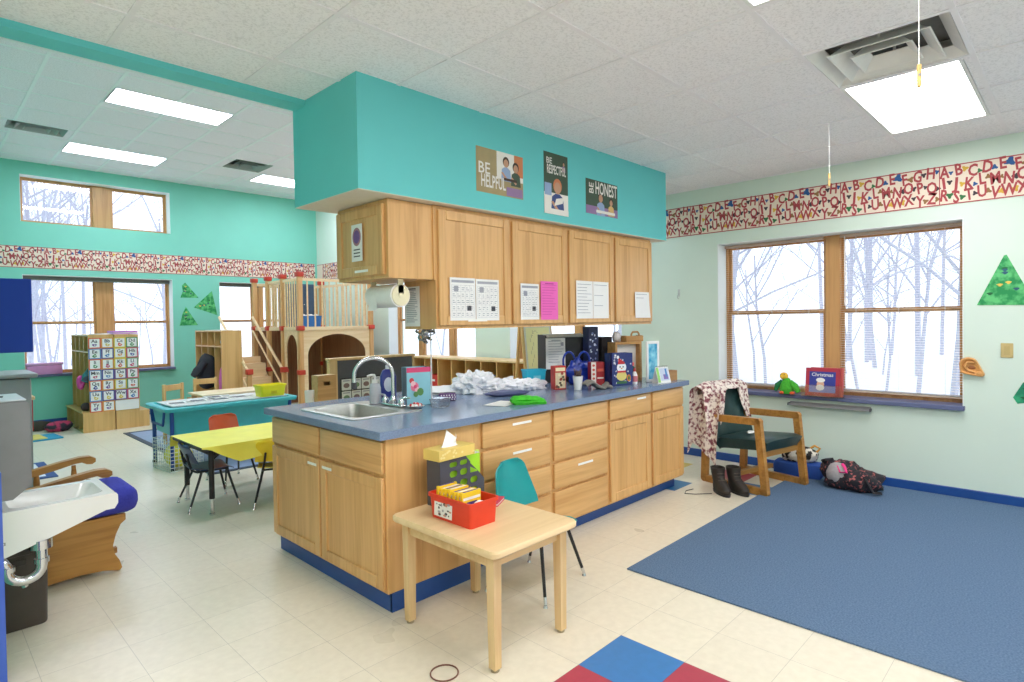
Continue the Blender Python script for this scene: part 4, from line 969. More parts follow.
t = thing('teal_bin', 'small turquoise plastic bin on the worktop left of the red snack box', 'bin', (3.42, 3.10, Z0), -0.4)
b = M(); loft(b, [[(p[0] * s, p[1] * s, z) for p in rr(0.085, 0.06, 0.02)] for s, z in ((0.86, 0), (1, 0.12), (1.05, 0.12), (1.05, 0.13), (0.97, 0.13), (0.83, 0.005))], cap0=True, cap1=True); obj('bin', b, P((40, 176, 206), 0.35, 0.03), t, fix=False)
b = M(); b.box(-0.03, -0.062, 0.05, 0.03, -0.0605, 0.085); obj('label', b, P((120, 206, 226), 0.6, 0.02), t)
# ------------------------------------------------------------------ small table by the counter
TBZ = 0.503
BT = wood((232, 204, 158), (222, 192, 142), 'x', 0.35, 0.6)
t = thing('childrens_table', 'small square wooden table against the end of the counter', 'table', (1.81, 1.968, 0))
b = M(); O_ = rr(0.262, 0.352, 0.035, 6)
loft(b, [[(p[0] * 0.985, p[1] * 0.985, 0.474) for p in O_], [(p[0], p[1], 0.48) for p in O_], [(p[0], p[1], 0.496) for p in O_], [(p[0] * 0.985, p[1] * 0.985, TBZ) for p in O_]], cap0=True, cap1=True); obj('tabletop', b, BT, t)
b = M(); b.box(-0.20, -0.285, 0.415, 0.20, -0.267, 0.474); b.box(-0.20, 0.267, 0.415, 0.20, 0.285, 0.474); b.box(-0.215, -0.26, 0.415, -0.197, 0.26, 0.474); b.box(0.197, -0.26, 0.415, 0.215, 0.26, 0.474); obj('apron', b, BIRCHX, t)
for sx in (-1, 1):
    for sy in (-1, 1):
        b = M(); x, y = sx * 0.205, sy * 0.283; r = 0.021
        b.add([(x + a * r * s, y + c * r * s, z) for z, s in ((0.012, 0.86), (0.473, 1.06)) for a, c in ((-1, -1), (1, -1), (1, 1), (-1, 1))], [(0, 3, 2, 1), (4, 5, 6, 7), (0, 1, 5, 4), (1, 2, 6, 5), (2, 3, 7, 6), (3, 0, 4, 7)])
        l = obj('leg', b, BIRCH, t)
        b = M(); b.cyl((x, y, 0), (x, y, 0.0125), 0.017, 0.019, 12); obj('foot_pad', b, P((150, 136, 110), 0.6, 0.1), l)
def molded_chair(name, label, loc, rz, shell, legm, sh=0.30, sw=0.30, bh=0.56, group=None, flare=0.0, ltip=CHROME):
    """stacking school chair facing local -Y: plastic seat and back on a bent steel frame"""
    t = thing(name, label, 'chair', loc, rz, group)
    hw = sw / 2
    b = M()
    b.grid(lambda u, v: ((u - 0.5) * sw * (1.0 - 0.06 * v), -0.15 + 0.29 * v, sh + 0.012 * (2 * u - 1) ** 2 + (-0.022 * max(0, 1 - v * 5) ** 2) + 0.012 * max(0, v - 0.75) * 4 - 0.012 * sin(PI * v)), 12, 14, 0.006); obj('seat', b, shell, t)
    b = M()
    def back(u, v):
        z = sh + 0.055 + (bh - sh - 0.055) * v; k = (1 - 0.36 * max(0, v - 0.12) / 0.88) if flare == 0 else (1 - 0.1 * v)
        cl = 1.0 if v < 0.86 else 1 - 0.35 * ((v - 0.86) / 0.14) ** 2
        return ((u - 0.5) * sw * 1.06 * k * cl, 0.135 + 0.06 * v - 0.035 * (2 * u - 1) ** 2, z)
    b.grid(back, 14, 14, 0.006); obj('backrest', b, shell, t)
    b = M()
    for s in (-1, 1):
        b.tube([(s * hw * 0.72, -0.12, sh - 0.017), (s * hw * 0.72, 0.10, sh - 0.017), (s * hw * 0.7, 0.135, sh - 0.0), (s * hw * 0.62, 0.150, sh + 0.05), (s * hw * 0.55, 0.165, sh + 0.13)], 0.009, 8)
    b.tube([(-hw * 0.72, -0.08, sh - 0.019), (hw * 0.72, -0.08, sh - 0.019)], 0.008, 8); b.tube([(-hw * 0.72, 0.08, sh - 0.019), (hw * 0.72, 0.08, sh - 0.019)], 0.008, 8); obj('frame', b, legm, t)
    for s in (-1, 1):
        for q in (-1, 1):
            b = M(); p0 = Vector((s * hw * 0.72, q * 0.09 - 0.02, sh - 0.018)); p1 = Vector((s * (hw * 1.12), q * 0.175, 0.012))
            b.tube([p0, p0.lerp(p1, 0.2) + Vector((0, 0, -0.006)), p1], [0.0095, 0.0095, 0.008], 8)
            l = obj('leg', b, legm, t)
            b = M(); b.cyl(p1 - Vector((0, 0, 0.012)), p1, 0.012, 0.008, 10); b.cyl(p1, p1.lerp(p0, 0.12), 0.0086, 0.0086, 10); obj('glide', b, ltip, l)
    return t
molded_chair('school_chair', 'teal plastic school chair behind the small wooden table', (2.305, 2.09, 0), 0.20, TEALP, BLACK, 0.315, 0.38, 0.63)
# red bin of flash cards on the table
rb = thing('red_bin', 'red plastic bin of yellow flash cards with a picture label', 'bin', (1.738, 2.018, TBZ + 0.0005), 0.0)
b = M(); loft(b, [[(p[0] * s, p[1] * s2, z) for p in rr(0.085, 0.145, 0.016)] for s, s2, z in ((0.90, 0.94, 0), (0.96, 0.98, 0.095), (1.04, 1.03, 0.096), (1.04, 1.03, 0.112), (0.96, 0.98, 0.112), (0.88, 0.93, 0.004))], cap0=True, cap1=True); obj('bin', b, REDP, rb, fix=False)
b = M(); b.T = TX((-0.0835, 0.055, 0.016), '-x') @ Matrix.Rotation(-0.06, 4, 'X'); b.rect(-0.05, 0, 0.075, 0.072, Matrix.Identity(4), 0, 0.001); rn = random.Random(3)
for k in range(20): b.disc((rn.uniform(-0.042, 0.066), rn.uniform(0.008, 0.064)), rn.uniform(0.004, 0.011), rn.uniform(0.003, 0.008), Matrix.Translation((0, 0, 0.0013 + 0.0002 * (k % 4))), 1 + k % 3, 7)
obj('picture_label', b, [WHITE, INK, P((206, 150, 130), 0.6, 0.1), INKL], rb, smooth=False, fix=False, label='white label printed with pictures')
YB = [P((244, 206, 40), 0.5, 0.04), P((252, 222, 70), 0.5, 0.03), WHITE, P((74, 56, 130), 0.5, 0.1)]
for k in range(7):
    b = M(); hgt = 0.135 - 0.003 * (k % 3)
    b.box(-0.055, -0.008, 0, 0.055, 0.008, hgt, 0, bev=0.001); b.rect(-0.03, 0.05, 0.03, 0.09, TX((0, -0.0086, 0), '-y'), 3 if k == 0 else 1); b.rect(-0.05, 0.1, 0.05, 0.112, TX((0, -0.0086, 0), '-y'), 2)
    b.rect(-0.045, -0.006, 0.045, 0.006, Matrix.Translation((0, 0, hgt + 0.0004)), 2 if k % 2 else 3)
    lab = ['nearest yellow flash card box in the red bin, with a purple square', 'second yellow flash card box from the front of the red bin', 'third yellow flash card box from the front of the red bin', 'fourth yellow flash card box, in the middle of the red bin', 'fifth yellow flash card box from the front of the red bin', 'sixth yellow flash card box from the front of the red bin', 'rearmost yellow flash card box in the red bin'][k]
    solo('flash_card_box', b, YB, lab, 'flash cards', (1.728, 1.955 + k * 0.0275, TBZ + 0.006), 0, 'flash card boxes in the red bin', fix=False)
b = M(); blob(b, (0, 0, 0.045), 0.045, 0.024, 0.06, 17, 0.5, 60, 16, 10); solo('crumpled_tissue', b, P((244, 240, 236), 0.8, 0.02), 'crumpled white tissue at the near end of the red bin', 'tissue', (1.742, 1.913, TBZ + 0.006))
# magazine file with a lime box, tissue box on top
mf = thing('magazine_file', 'dark grey magazine file with oval cut-outs on the small table', 'magazine file', (1.90, 2.255, TBZ + 0.0005), 0.02)
b = M()
prof = [(-0.145, 0.0), (0.145, 0.0), (0.145, 0.09), (0.02, 0.225), (-0.145, 0.225)]
def plate(b, y0, y1):
    """side plate with 3x4 oval windows (strips between them)"""
    n = len(prof); rows = [(0.03, 0.062), (0.082, 0.114), (0.134, 0.166), (0.184, 0.208)]; cols = [(-0.085, -0.035), (-0.018, 0.032), (0.05, 0.10)]
    def top(x): return 0.225 if x <= 0.02 else 0.225 - (x - 0.02) * 0.135 / 0.125
    xs = sorted({-0.145, 0.145, 0.02} | {c for q in cols for c in q}); zs = sorted({0.0} | {c for q in rows for c in q} | {0.226})
    for i in range(len(xs) - 1):
        for j in range(len(zs) - 1):
            cx, cz = (xs[i] + xs[i + 1]) / 2, (zs[j] + zs[j + 1]) / 2
            if any(a < cx < c for a, c in cols) and any(a < cz < c for a, c in rows): continue
            ta, tb = top(xs[i]), top(xs[i + 1]); z0, z1 = zs[j], zs[j + 1]
            p = [(xs[i], z0), (xs[i + 1], min(z0, tb)), (xs[i + 1], min(z1, tb)), (xs[i], min(z1, ta))]
            if p[3][1] - z0 < 0.001: continue
            b.prism(p, 'y', y0, y1)
    for a, c in cols:                       # round the windows
        for z0, z1 in rows:
            if top(c) < z1: continue
            r = (z1 - z0) / 2
            for sx, x in ((1, a), (-1, c)):
                for sz, z in ((1, z0), (-1, z1)):
                    arc = [(x + sx * r * (1 - cos(q)), z + sz * r * (1 - sin(q))) for q in [PI / 2 * w / 4 for w in range(5)]]
                    b.prism([(x, z)] + arc, 'y', y0, y1)
plate(b, -0.05, -0.047); b.box(-0.145, -0.047, 0, -0.142, 0.047, 0.225); b.box(-0.142, -0.047, 0, 0.145, 0.047, 0.003); b.prism(prof, 'y', 0.047, 0.05); b.box(0.142, -0.047, 0.003, 0.145, 0.047, 0.09)
obj('file', b, P((74, 76, 86), 0.5, 0.06), mf, smooth=False)
LIME = P((168, 226, 44), 0.5, 0.04)
b = M(); b.box(-0.12, -0.02, 0, 0.12, 0.02, 0.215, 0); b.box(-0.121, -0.021, 0.2152, 0.121, 0.021, 0.2165, 1); solo('lime_box', b, [LIME, WHITE], 'lime green box standing inside the dark magazine file', 'box', (1.915, 2.245, TBZ + 0.005), 0.02)
b = M(); b.box(-0.03, -0.008, 0, 0.13, 0.008, 0.215, 0, bev=0.002); b.rect(0.02, 0.10, 0.09, 0.16, TX((0, -0.0088, 0), '-y'), 1); solo('lime_folder', b, [P((190, 226, 90), 0.5, 0.03), WHITE], 'pale lime folder at the right rear of the magazine file', 'folder', (1.95, 2.282, TBZ + 0.005), 0.02, fix=False)
tb = thing('tissue_box', 'yellow tissue box with a tissue sticking out, on the magazine file', 'tissue box', (1.855, 2.25, TBZ + 0.2275), 0.06)
b = M(); b.box(-0.12, -0.058, 0, 0.12, 0.058, 0.052, 0, bev=0.002)
rn = random.Random(8)
for k in range(14): b.disc((rn.uniform(0.01, 0.23), rn.uniform(0.008, 0.044)), 0.008, 0.006, TX((-0.12, -0.0586, 0), '-y'), 1, 7)
b.disc((0, 0), 0.055, 0.022, Matrix.Translation((0, 0, 0.0524)), 2, 16); obj('box', b, [P((228, 200, 110), 0.5, 0.04), P((240, 220, 150), 0.5, 0.03), WHITE], tb, fix=False)
b = M(); b.grid(lambda u, v: ((u - 0.5) * (0.10 - 0.03 * v) + 0.02 * v, 0.012 * sin(u * 7) * (0.4 + v), 0.05 + v * (0.06 + 0.02 * sin(u * 5 + 1))), 14, 8, 0.001); obj('tissue', b, P((246, 246, 246), 0.85, 0.01), tb)
t = thing('notebook', 'small red and blue notebook lying behind the red bin', 'notebook', (1.99, 2.09, TBZ + 0.0005), 0.5)
b = M(); b.box(-0.06, -0.045, 0, 0.06, 0.045, 0.004, 0); b.box(-0.056, -0.042, 0.004, 0.058, 0.042, 0.012, 1); b.box(-0.06, -0.045, 0.012, 0.06, 0.045, 0.015, 0); obj('cover', b, [P((206, 60, 90), 0.5, 0.05), PAPER], t)
b = M(); b.box(-0.035, -0.02, 0.0155, 0.03, 0.025, 0.026, bev=0.004); obj('clip', b, P((60, 84, 160), 0.5, 0.1), t)
t = M(); t.tube([(0.055 * cos(a), 0.055 * sin(a), 0.003) for a in [2 * PI * k / 24 for k in range(24)]], 0.003, 6, closed=True); solo('elastic_band', t, P((120, 76, 60), 0.6, 0.1), 'thin brown band lying on the floor near the bottom edge', 'band', (1.455, 1.82, 0.0005))

# ------------------------------------------------------------------ carpet and the window wall
b = M(); b.box(2.765, -2.2, 0.0, 5.535, 1.83, 0.009, bev=0.003)
CARP = P((82, 106, 136), 0.98, 0.0, 120, bump=0.6, spec=0.05, rgb2=(108, 130, 156), contrast=(0.3, 0.7))
solo('carpet', b, CARP, 'large dark blue carpet beside the window wall', 'carpet')
# blinds on the near window
SLAT = P((226, 218, 206), 0.45, 0.02)
def blind(y0, y1, z0, z1, label, wand):
    t = thing('window_blind', label, 'blind', (XW + 0.150, (y0 + y1) / 2, z1), 0, 'venetian blinds of the near window'); w = (y1 - y0) / 2; hh = z1 - z0
    b = M(); b.box(-0.013, -w, -0.028, 0.013, w, 0, bev=0.003); obj('head_rail', b, P((196, 170, 150), 0.4, 0.03), t)
    b = M(); k = -0.045
    while k > -hh + 0.05:
        b.add([(-0.0115, -w, k - 0.0016), (0, -w, k + 0.0008), (0.0115, -w, k + 0.0012), (-0.0115, w, k - 0.0016), (0, w, k + 0.0008), (0.0115, w, k + 0.0012)], [(0, 1, 4, 3), (1, 2, 5, 4)])
        k -= 0.0205
    for q in range(4): b.add([(-0.0115, -w, -hh + 0.016 + q * 0.004), (0.0115, -w, -hh + 0.017 + q * 0.004), (0.0115, w, -hh + 0.017 + q * 0.004), (-0.0115, w, -hh + 0.016 + q * 0.004)], [(0, 1, 2, 3)])
    o = obj('slats', b, SLAT, t, smooth=False)
    b = M(); b.box(-0.012, -w, -hh, 0.012, w, -hh + 0.014, bev=0.003); obj('bottom_rail', b, P((206, 184, 160), 0.4, 0.03), t)
    b = M()
    for y in (-w * 0.72, 0.0, w * 0.72): b.cyl((-0.0125, y, -0.028), (-0.0125, y, -hh + 0.01), 0.0009, n=4); b.cyl((0.0125, y, -0.028), (0.0125, y, -hh + 0.01), 0.0009, n=4)
    obj('ladder_cords', b, WHITE, t)
    if wand:
        b = M(); b.cyl((-0.018, w - 0.04, -0.02), (-0.02, w - 0.04, -0.62), 0.004, n=6); obj('tilt_wand', b, WHITE, t)
blind(1.672, 2.575, 0.735, 2.105, 'open venetian blind on the left half of the near window', False)
blind(0.672, 1.538, 0.735, 2.105, 'open venetian blind on the right half of the near window', True)
# parrot, book on stand, ledge
t = thing('parrot_toy', 'green plush parrot with yellow head on the window sill', 'plush toy', (5.515, 1.93, 0.7035), 0.0)
PG = P((70, 170, 50), 0.95, 0.15, 60, bump=0.5); PGD = P((24, 110, 60), 0.95, 0.15, 60, bump=0.5); PY = P((228, 180, 60), 0.95, 0.1, 60, bump=0.4); PO = P((206, 90, 50), 0.95, 0.1, 60, bump=0.4)
b = M(); b.lathe([(0.001, 0.0), (0.05, 0.003), (0.062, 0.035), (0.055, 0.075), (0.04, 0.11), (0.03, 0.135), (0.001, 0.15)], n=18); obj('body', b, PG, t)
b = M(); b.ball((-0.005, 0.02, 0.158), 0.034, 0.036, 0.034); b.ball((-0.034, 0.03, 0.150), 0.016, 0.012, 0.014, n=10, k=6); obj('head', b, PY, t)
for s in (-1, 1):
    b = M(); b.tube([(-0.01, s * 0.035, 0.115), (-0.015, s * 0.075, 0.075), (-0.02, s * (0.11 if s < 0 else 0.09), 0.022)], [0.018, 0.03, 0.020], 10, flat=(1, 0.55)); obj('wing', b, PG if s < 0 else PGD, t)
b = M()
for s in (-1, 1): b.ball((-0.05, s * 0.045 - 0.02, 0.014), 0.03, 0.022, 0.0145, n=10, k=6)
obj('foot', b, PO, t)
b = M(); b.ball((-0.03, 0.008, 0.172), 0.005, n=8, k=5); b.ball((-0.03, 0.038, 0.172), 0.005, n=8, k=5); obj('eye', b, BLACK, t)
t = thing('book_display', 'clear acrylic stand holding books on the window sill', 'book stand', (5.49, 1.625, 0.7035))
b = M(); b.box(-0.03, -0.165, 0, 0.05, 0.165, 0.004); b.box(-0.034, -0.165, 0, -0.030, 0.165, 0.10); b.box(-0.03, -0.165, 0.004, 0.05, -0.161, 0.06); b.box(-0.03, 0.161, 0.004, 0.05, 0.165, 0.06); obj('stand', b, glass_pane(0.86, 0.05), t)
CB = [P((176, 50, 70), 0.35, 0.05), P((52, 62, 150), 0.35, 0.05), WHITE, P((230, 180, 150), 0.5), P((120, 140, 206), 0.4, 0.1), P((200, 60, 60), 0.5)]
b = M(); w, h = 0.27, 0.24
b.box(-0.004, -w / 2, 0, 0.012, w / 2, h, 0)
F = TX((-0.0046, w / 2, 0), '-x'); Z = lambda k: Matrix.Translation((-0.0004 * k, 0, 0)) @ F
b.rect(0.03, 0.03, w - 0.03, h - 0.03, Z(0), 1); b.rect(0.03, 0.03, w - 0.03, 0.085, Z(1), 4); b.disc((w * 0.45, h * 0.42), 0.03, 0.035, Z(2), 3, 14); b.disc((w * 0.45, h * 0.57), 0.036, 0.02, Z(3), 2, 14); b.disc((w * 0.44, h * 0.30), 0.034, 0.025, Z(3), 2, 12)
b.text('Christmas', 0.042, Z(4) @ Matrix.Translation((w * 0.5, h * 0.76, 0)), 2, 0.01)
o = solo('picture_book', b, CB, 'red-bordered blue picture book facing out on the sill', 'book', (5.475, 1.625, 0.7085), 0, None, fix=False); o.rotation_euler = (0, math.radians(8), 0)
b = M(); b.box(0, -0.13, 0, 0.02, 0.13, 0.245, 0, bev=0.002); b.box(0.002, -0.128, 0.2, 0.018, 0.1285, 0.2455, 1); o = solo('picture_book', b, [P((196, 90, 84), 0.5, 0.1), PAPER], 'red-edged book behind the blue picture book on the sill', 'book', (5.503, 1.60, 0.7085)); o.rotation_euler = (0, math.radians(8), 0)
t = thing('marker_ledge', 'narrow grey metal ledge fixed below the window sill', 'ledge', (5.55, 1.59, 0.607))
b = M(); b.box(-0.06, -0.32, 0, -0.001, 0.32, 0.006); b.box(-0.06, -0.32, 0.006, -0.055, 0.32, 0.016); b.box(-0.006, -0.32, 0.006, -0.001, 0.32, 0.03); obj('tray', b, GREY, t)
for s in (-1, 1):
    b = M(); b.box(-0.062, s * 0.322 - 0.004, -0.003, -0.001, s * 0.322 + 0.004, 0.02, bev=0.002); obj('end_cap', b, DKGREY, t)
# paper tree shapes, ear model, switch, hook on the walls
def paper_tree(T, pts, label, seed, base=((24, 140, 76), (96, 196, 120))):
    b = M(); R = T.to_3x3().to_4x4(); n = len(pts)
    b.add([R @ Vector((*p, 0.0004)) for p in pts] + [R @ Vector((*p, 0.0028)) for p in pts], [tuple(range(n))[::-1], tuple(range(n, 2 * n))] + [(k, (k + 1) % n, n + (k + 1) % n, n + k) for k in range(n)], 0)
    rn = random.Random(seed); xs = [p[0] for p in pts]; ys = [p[1] for p in pts]; cx, cy = sum(xs) / n, sum(ys) / n
    for k in range(7):
        q = rn.choice(pts); f = rn.uniform(0.05, 0.6); x, y = cx + (q[0] - cx) * f, cy + (q[1] - cy) * f
        b.poly([R @ Vector((x + 0.016 * (1 + 0.5 * sin(3 * a)) * cos(a), y + 0.011 * sin(a), 0.0032 + 0.0002 * k)) for a in [2 * PI * w / 9 for w in range(9)]], 1 + k % 3)
    return solo('paper_tree', b, [P(base[0], 0.6, 0, 16, rgb2=base[1], contrast=(0.42, 0.60)), P((40, 90, 110), 0.6, 0.1), P((226, 196, 90), 0.6, 0.1), P((16, 96, 52), 0.6, 0.1)], label, 'paper tree', T.translation, 0, 'green paper trees on the walls', smooth=False, fix=False)
paper_tree(TX((XW, 0.415, 1.46), '-x'), [(-0.165, 0.0), (0.165, -0.008), (0.005, 0.36), (-0.01, 0.355)], 'large green painted paper triangle tree right of the near window', 1)
paper_tree(TX((XW, 0.30, 0.745), '-x'), [(-0.075, 0.045), (-0.05, 0.0), (0.03, 0.02), (0.09, 0.03), (0.08, 0.20), (-0.02, 0.155)], 'ragged green paper shape low on the wall at the right edge', 5, ((16, 128, 92), (50, 170, 120)))
paper_tree(TX((3.26, YF, 1.86), '-y'), [(-0.12, 0.0), (0.16, 0.0), (-0.04, 0.25), (-0.09, 0.2), (-0.08, 0.1)], 'upper left green paper tree between the far windows', 2)
paper_tree(TX((3.52, YF, 1.57), '-y'), [(-0.18, 0.13), (0.19, 0.0), (0.11, 0.41)], 'largest green paper triangle between the far windows', 3)
paper_tree(TX((3.25, YF, 1.40), '-y'), [(-0.13, 0.0), (0.15, 0.005), (-0.03, 0.31), (-0.08, 0.2)], 'lower left green paper tree between the far windows', 4)
t = thing('ear_model', 'large flesh-coloured model of an ear fixed beside the window', 'ear model', (5.551, 0.612, 1.0), 0)
EAR = P((216, 158, 92), 0.45, 0.06, 12)
b = M(); b.T = TX((0, 0, 0), '-x')
def hull(ps):
    ps = sorted(set(ps)); 
    def half(q):
        h = []
        for p in q:
            while len(h) > 1 and (h[-1][0] - h[-2][0]) * (p[1] - h[-2][1]) - (h[-1][1] - h[-2][1]) * (p[0] - h[-2][0]) <= 0: h.pop()
            h.append(p)
        return h[:-1]
    return half(ps) + half(ps[::-1])
out = hull([(round(cx + rx * cos(2 * PI * q / 24), 5), round(cy + ry * sin(2 * PI * q / 24), 5)) for cx, cy, rx, ry in ((-0.015, 0.022, 0.058, 0.05), (0.058, -0.052, 0.022, 0.02), (-0.03, -0.02, 0.04, 0.035)) for q in range(24)])
cx0, cy0 = -0.005, 0.0
sc_ = lambda k, z: [(cx0 + (p[0] - cx0) * k, cy0 + (p[1] - cy0) * k, z) for p in out]
loft(b, [sc_(0.9, 0.0), sc_(1.0, 0.012), sc_(0.99, 0.026), sc_(0.92, 0.034), sc_(0.82, 0.034), sc_(0.74, 0.026), sc_(0.6, 0.020), sc_(0.3, 0.016)], cap0=True, cap1=True); obj('ear', b, EAR, t)
b = M(); b.T = TX((0, 0, 0), '-x'); b.tube([(0.02, 0.035, 0.026), (-0.02, 0.035, 0.030), (-0.04, 0.008, 0.030), (-0.02, -0.025, 0.028), (0.02, -0.04, 0.026)], [0.006, 0.009, 0.010, 0.009, 0.006], 10); obj('inner_fold', b, EAR, t)
b = M(); b.T = TX((0, 0, 0), '-x'); b.ball((0.050, -0.047, 0.026), 0.022, 0.020, 0.012); obj('lobe', b, EAR, t)
b = M(); b.T = TX((0, 0, 0), '-x'); b.ball((0.005, -0.004, 0.017), 0.024, 0.014, 0.006); obj('canal', b, P((150, 96, 52), 0.6, 0.1), t)
t = thing('wall_plate', 'small square beige wall plate right of the near window', 'wall plate', (5.551, 0.408, 1.127))
b = M(); b.box(-0.007, -0.035, -0.053, 0, 0.035, 0.053, bev=0.003); obj('plate', b, P((200, 178, 120), 0.4, 0.03), t)
b = M(); b.box(-0.0085, -0.016, -0.032, -0.007, 0.016, 0.032, bev=0.0006); obj('insert', b, P((190, 168, 110), 0.4, 0.03), t)
t = thing('wall_hook', 'small grey hook on the wall between cabinets and window', 'hook', (5.551, 3.0, 1.65))
b = M(); b.box(-0.004, -0.012, -0.03, 0, 0.012, 0.045, bev=0.001); obj('back_plate', b, P((196, 204, 200), 0.4), t)
b = M(); b.tube([(-0.004, 0, 0.0), (-0.03, 0, -0.025), (-0.03, 0, -0.045), (-0.012, 0, -0.052)], 0.005, 8); obj('hook', b, P((176, 184, 180), 0.4), t)

# ------------------------------------------------------------------ armchair with scarf, boots, bags
ac = thing('armchair', 'wooden-armed dark green vinyl chair in front of the window', 'armchair', (4.945, 2.0, 0), -0.22)
VIN = P((40, 66, 66), 0.36, 0.10, 30, bump=0.05)
for s in (-1, 1):       # each side is one closed bent-wood loop
    b = M(); x0, x1 = s * 0.285, s * 0.245; bw_ = 0.026
    def bar(p, q, w0=0.055):
        p = Vector(p); q = Vector(q); d = (q - p).normalized(); nrm = Vector((0, -d.z, d.y)) * w0 / 2
        v = [(x, *(pp + sg * nrm).yz) for x in (x0, x1) for pp, sg in ((p, -1), (q, -1), (q, 1), (p, 1))]
        b.add(v, [(0, 1, 2, 3), (7, 6, 5, 4), (0, 4, 5, 1), (1, 5, 6, 2), (2, 6, 7, 3), (3, 7, 4, 0)])
    bar((0, -0.285, 0.03), (0, -0.225, 0.575)); bar((0, -0.24, 0.575), (0, 0.28, 0.555)); bar((0, 0.265, 0.555), (0, 0.29, 0.03)); bar((0, -0.29, 0.028), (0, 0.29, 0.028))
    for y, z in ((-0.228, 0.575), (-0.285, 0.028), (0.268, 0.555), (0.29, 0.028)): b.cyl((x0, y, z), (x1, y, z), 0.0275, n=14)
    obj('side_frame', b, ARMW, ac)
b = M(); b.box(-0.245, -0.245, 0.29, 0.245, -0.215, 0.35); b.box(-0.245, 0.21, 0.31, 0.245, 0.24, 0.37); b.box(-0.245, -0.02, 0.10, 0.245, 0.02, 0.135); obj('rail', b, ARMW, ac)
b = M()
def seat(u, v):
    x = (u - 0.5) * 0.485; y = -0.285 + 0.50 * v; e = (abs(2 * u - 1)) ** 6; f = (abs(2 * v - 1)) ** 8
    return (x, y + 0.0 - 0.03 * (1 - (2 * u - 1) ** 2) * (1 - v), 0.445 - 0.05 * v - 0.014 * e - 0.022 * f + 0.008 * sin(PI * u))
b.grid(seat, 22, 22, 0.088); obj('seat', b, VIN, ac)
b = M()
def back(u, v):
    z = 0.355 + 0.44 * v; k = 0.30 + 0.20 * min(1, max(0, (v - 0.35) * 4)) if v < 0.6 else 0.5 - 0.14 * ((v - 0.6) / 0.4) ** 2
    k = 0.245 - 0.085 * math.exp(-((v - 0.45) / 0.16) ** 2) if v < 0.75 else 0.24 - 0.14 * ((v - 0.75) / 0.25) ** 2.2
    x = (2 * u - 1) * k
    return (x, 0.215 + 0.10 * v + 0.05 * (2 * u - 1) ** 2 * -1 - 0.02 * (1 - abs(2 * u - 1) ** 6) * (1 - abs(2 * v - 1) ** 6), z)
b.grid(back, 20, 20, 0.05); obj('backrest', b, VIN, ac)
b = M(); pass
# scarf thrown over the back: a sheet that follows the top of the backrest and hangs down both sides
SC1 = P((240, 228, 218), 0.9, 0, 34, rgb2=(134, 72, 82), contrast=(0.47, 0.60), bump=0.1)
b = M()
def scarf(u, v):
    # u: along chair width (left side hangs low), v: across the back, front to rear
    x = 0.26 - 0.57 * u
    top = 0.815 - 0.5 * max(0, abs(x) - 0.20) ** 1.2
    fold = 0.012 * sin(u * 26) + 0.006 * sin(u * 47 + 2)
    left = max(0.0, (u - 0.72) / 0.28)
    if v < 0.40:        # front fall, cut away in the middle where the vinyl shows
        q = (0.40 - v) / 0.40; ln = 0.035 + 0.32 * min(1, max(0, (abs(x + 0.005) - 0.105) / 0.06)) ** 0.6 * (1 if x < 0 else 0.8)
        return (x - 0.03 * left, 0.222 - 0.0 * q - 0.045 * q + 0.02 + fold, top - ln * q + (0.0))
    if v < 0.55:
        q = (v - 0.40) / 0.15; return (x - 0.03 * left, 0.242 + 0.125 * q + fold * 0.6, top + 0.03 * sin(PI * q))
    q = (v - 0.55) / 0.45; return (x - 0.04 * left, 0.367 + 0.03 * q + fold, top - (0.30 + 0.25 * left) * q)
b.grid(scarf, 46, 34, 0.004)
def tail(u, v):
    return (-0.265 - 0.03 * sin(v * 2.2) + 0.012 * sin(u * 12) - 0.03 * v, 0.12 + 0.27 * u + 0.02 * v, 0.75 - (0.60 - 0.22 * u) * v + 0.02 * sin(u * 5))
b.grid(tail, 22, 22, 0.004)
o = solo('scarf', b, SC1, 'cream and maroon patterned scarf draped over the armchair back', 'scarf', (4.945, 2.0, 0), -0.22)
b = M(); blob(b, (0, 0, 0.012), 0.05, 0.03, 0.014, 44, 0.6, 60, 16, 8); solo('white_tag', b, WHITE, 'small crumpled white paper on the armchair seat', 'paper', (4.86, 1.99, 0.432))
BOOT = P((44, 38, 34), 0.6, 0.2, 30, bump=0.2)
def boot(label, loc, rz):
    t = thing('boot', label, 'boot', loc, rz, 'pair of dark boots by the armchair')
    b = M()
    def ringb(cy, z, rx, ry): return [(rx * cos(2 * PI * k / 16), cy + ry * sin(2 * PI * k / 16), z) for k in range(16)]
    loft(b, [ringb(-0.03, 0.018, 0.045, 0.115), ringb(-0.03, 0.045, 0.05, 0.12), ringb(-0.015, 0.075, 0.047, 0.10), ringb(0.025, 0.11, 0.045, 0.062), ringb(0.035, 0.15, 0.05, 0.06), ringb(0.038, 0.195, 0.056, 0.064), ringb(0.038, 0.198, 0.049, 0.057), ringb(0.035, 0.12, 0.04, 0.05)], cap0=True, cap1=True); obj('upper', b, BOOT, t)
    b = M(); loft(b, [ringb(-0.03, 0, 0.045, 0.118), ringb(-0.03, 0.018, 0.049, 0.122)], cap0=True, cap1=True); obj('sole', b, BLACK, t)
    b = M()
    for z, y in ((0.085, -0.066), (0.105, -0.046), (0.13, -0.032), (0.155, -0.028)): b.tube([(-0.03, y + 0.012, z), (0, y - 0.005, z + 0.004), (0.03, y + 0.012, z)], 0.003, 6)
    obj('laces', b, P((90, 80, 74), 0.8), t)
boot('left dark brown boot beside the armchair leg', (4.50, 2.09, 0), -0.7); boot('right dark brown boot, partly under the armchair', (4.595, 2.00, 0), -0.55)
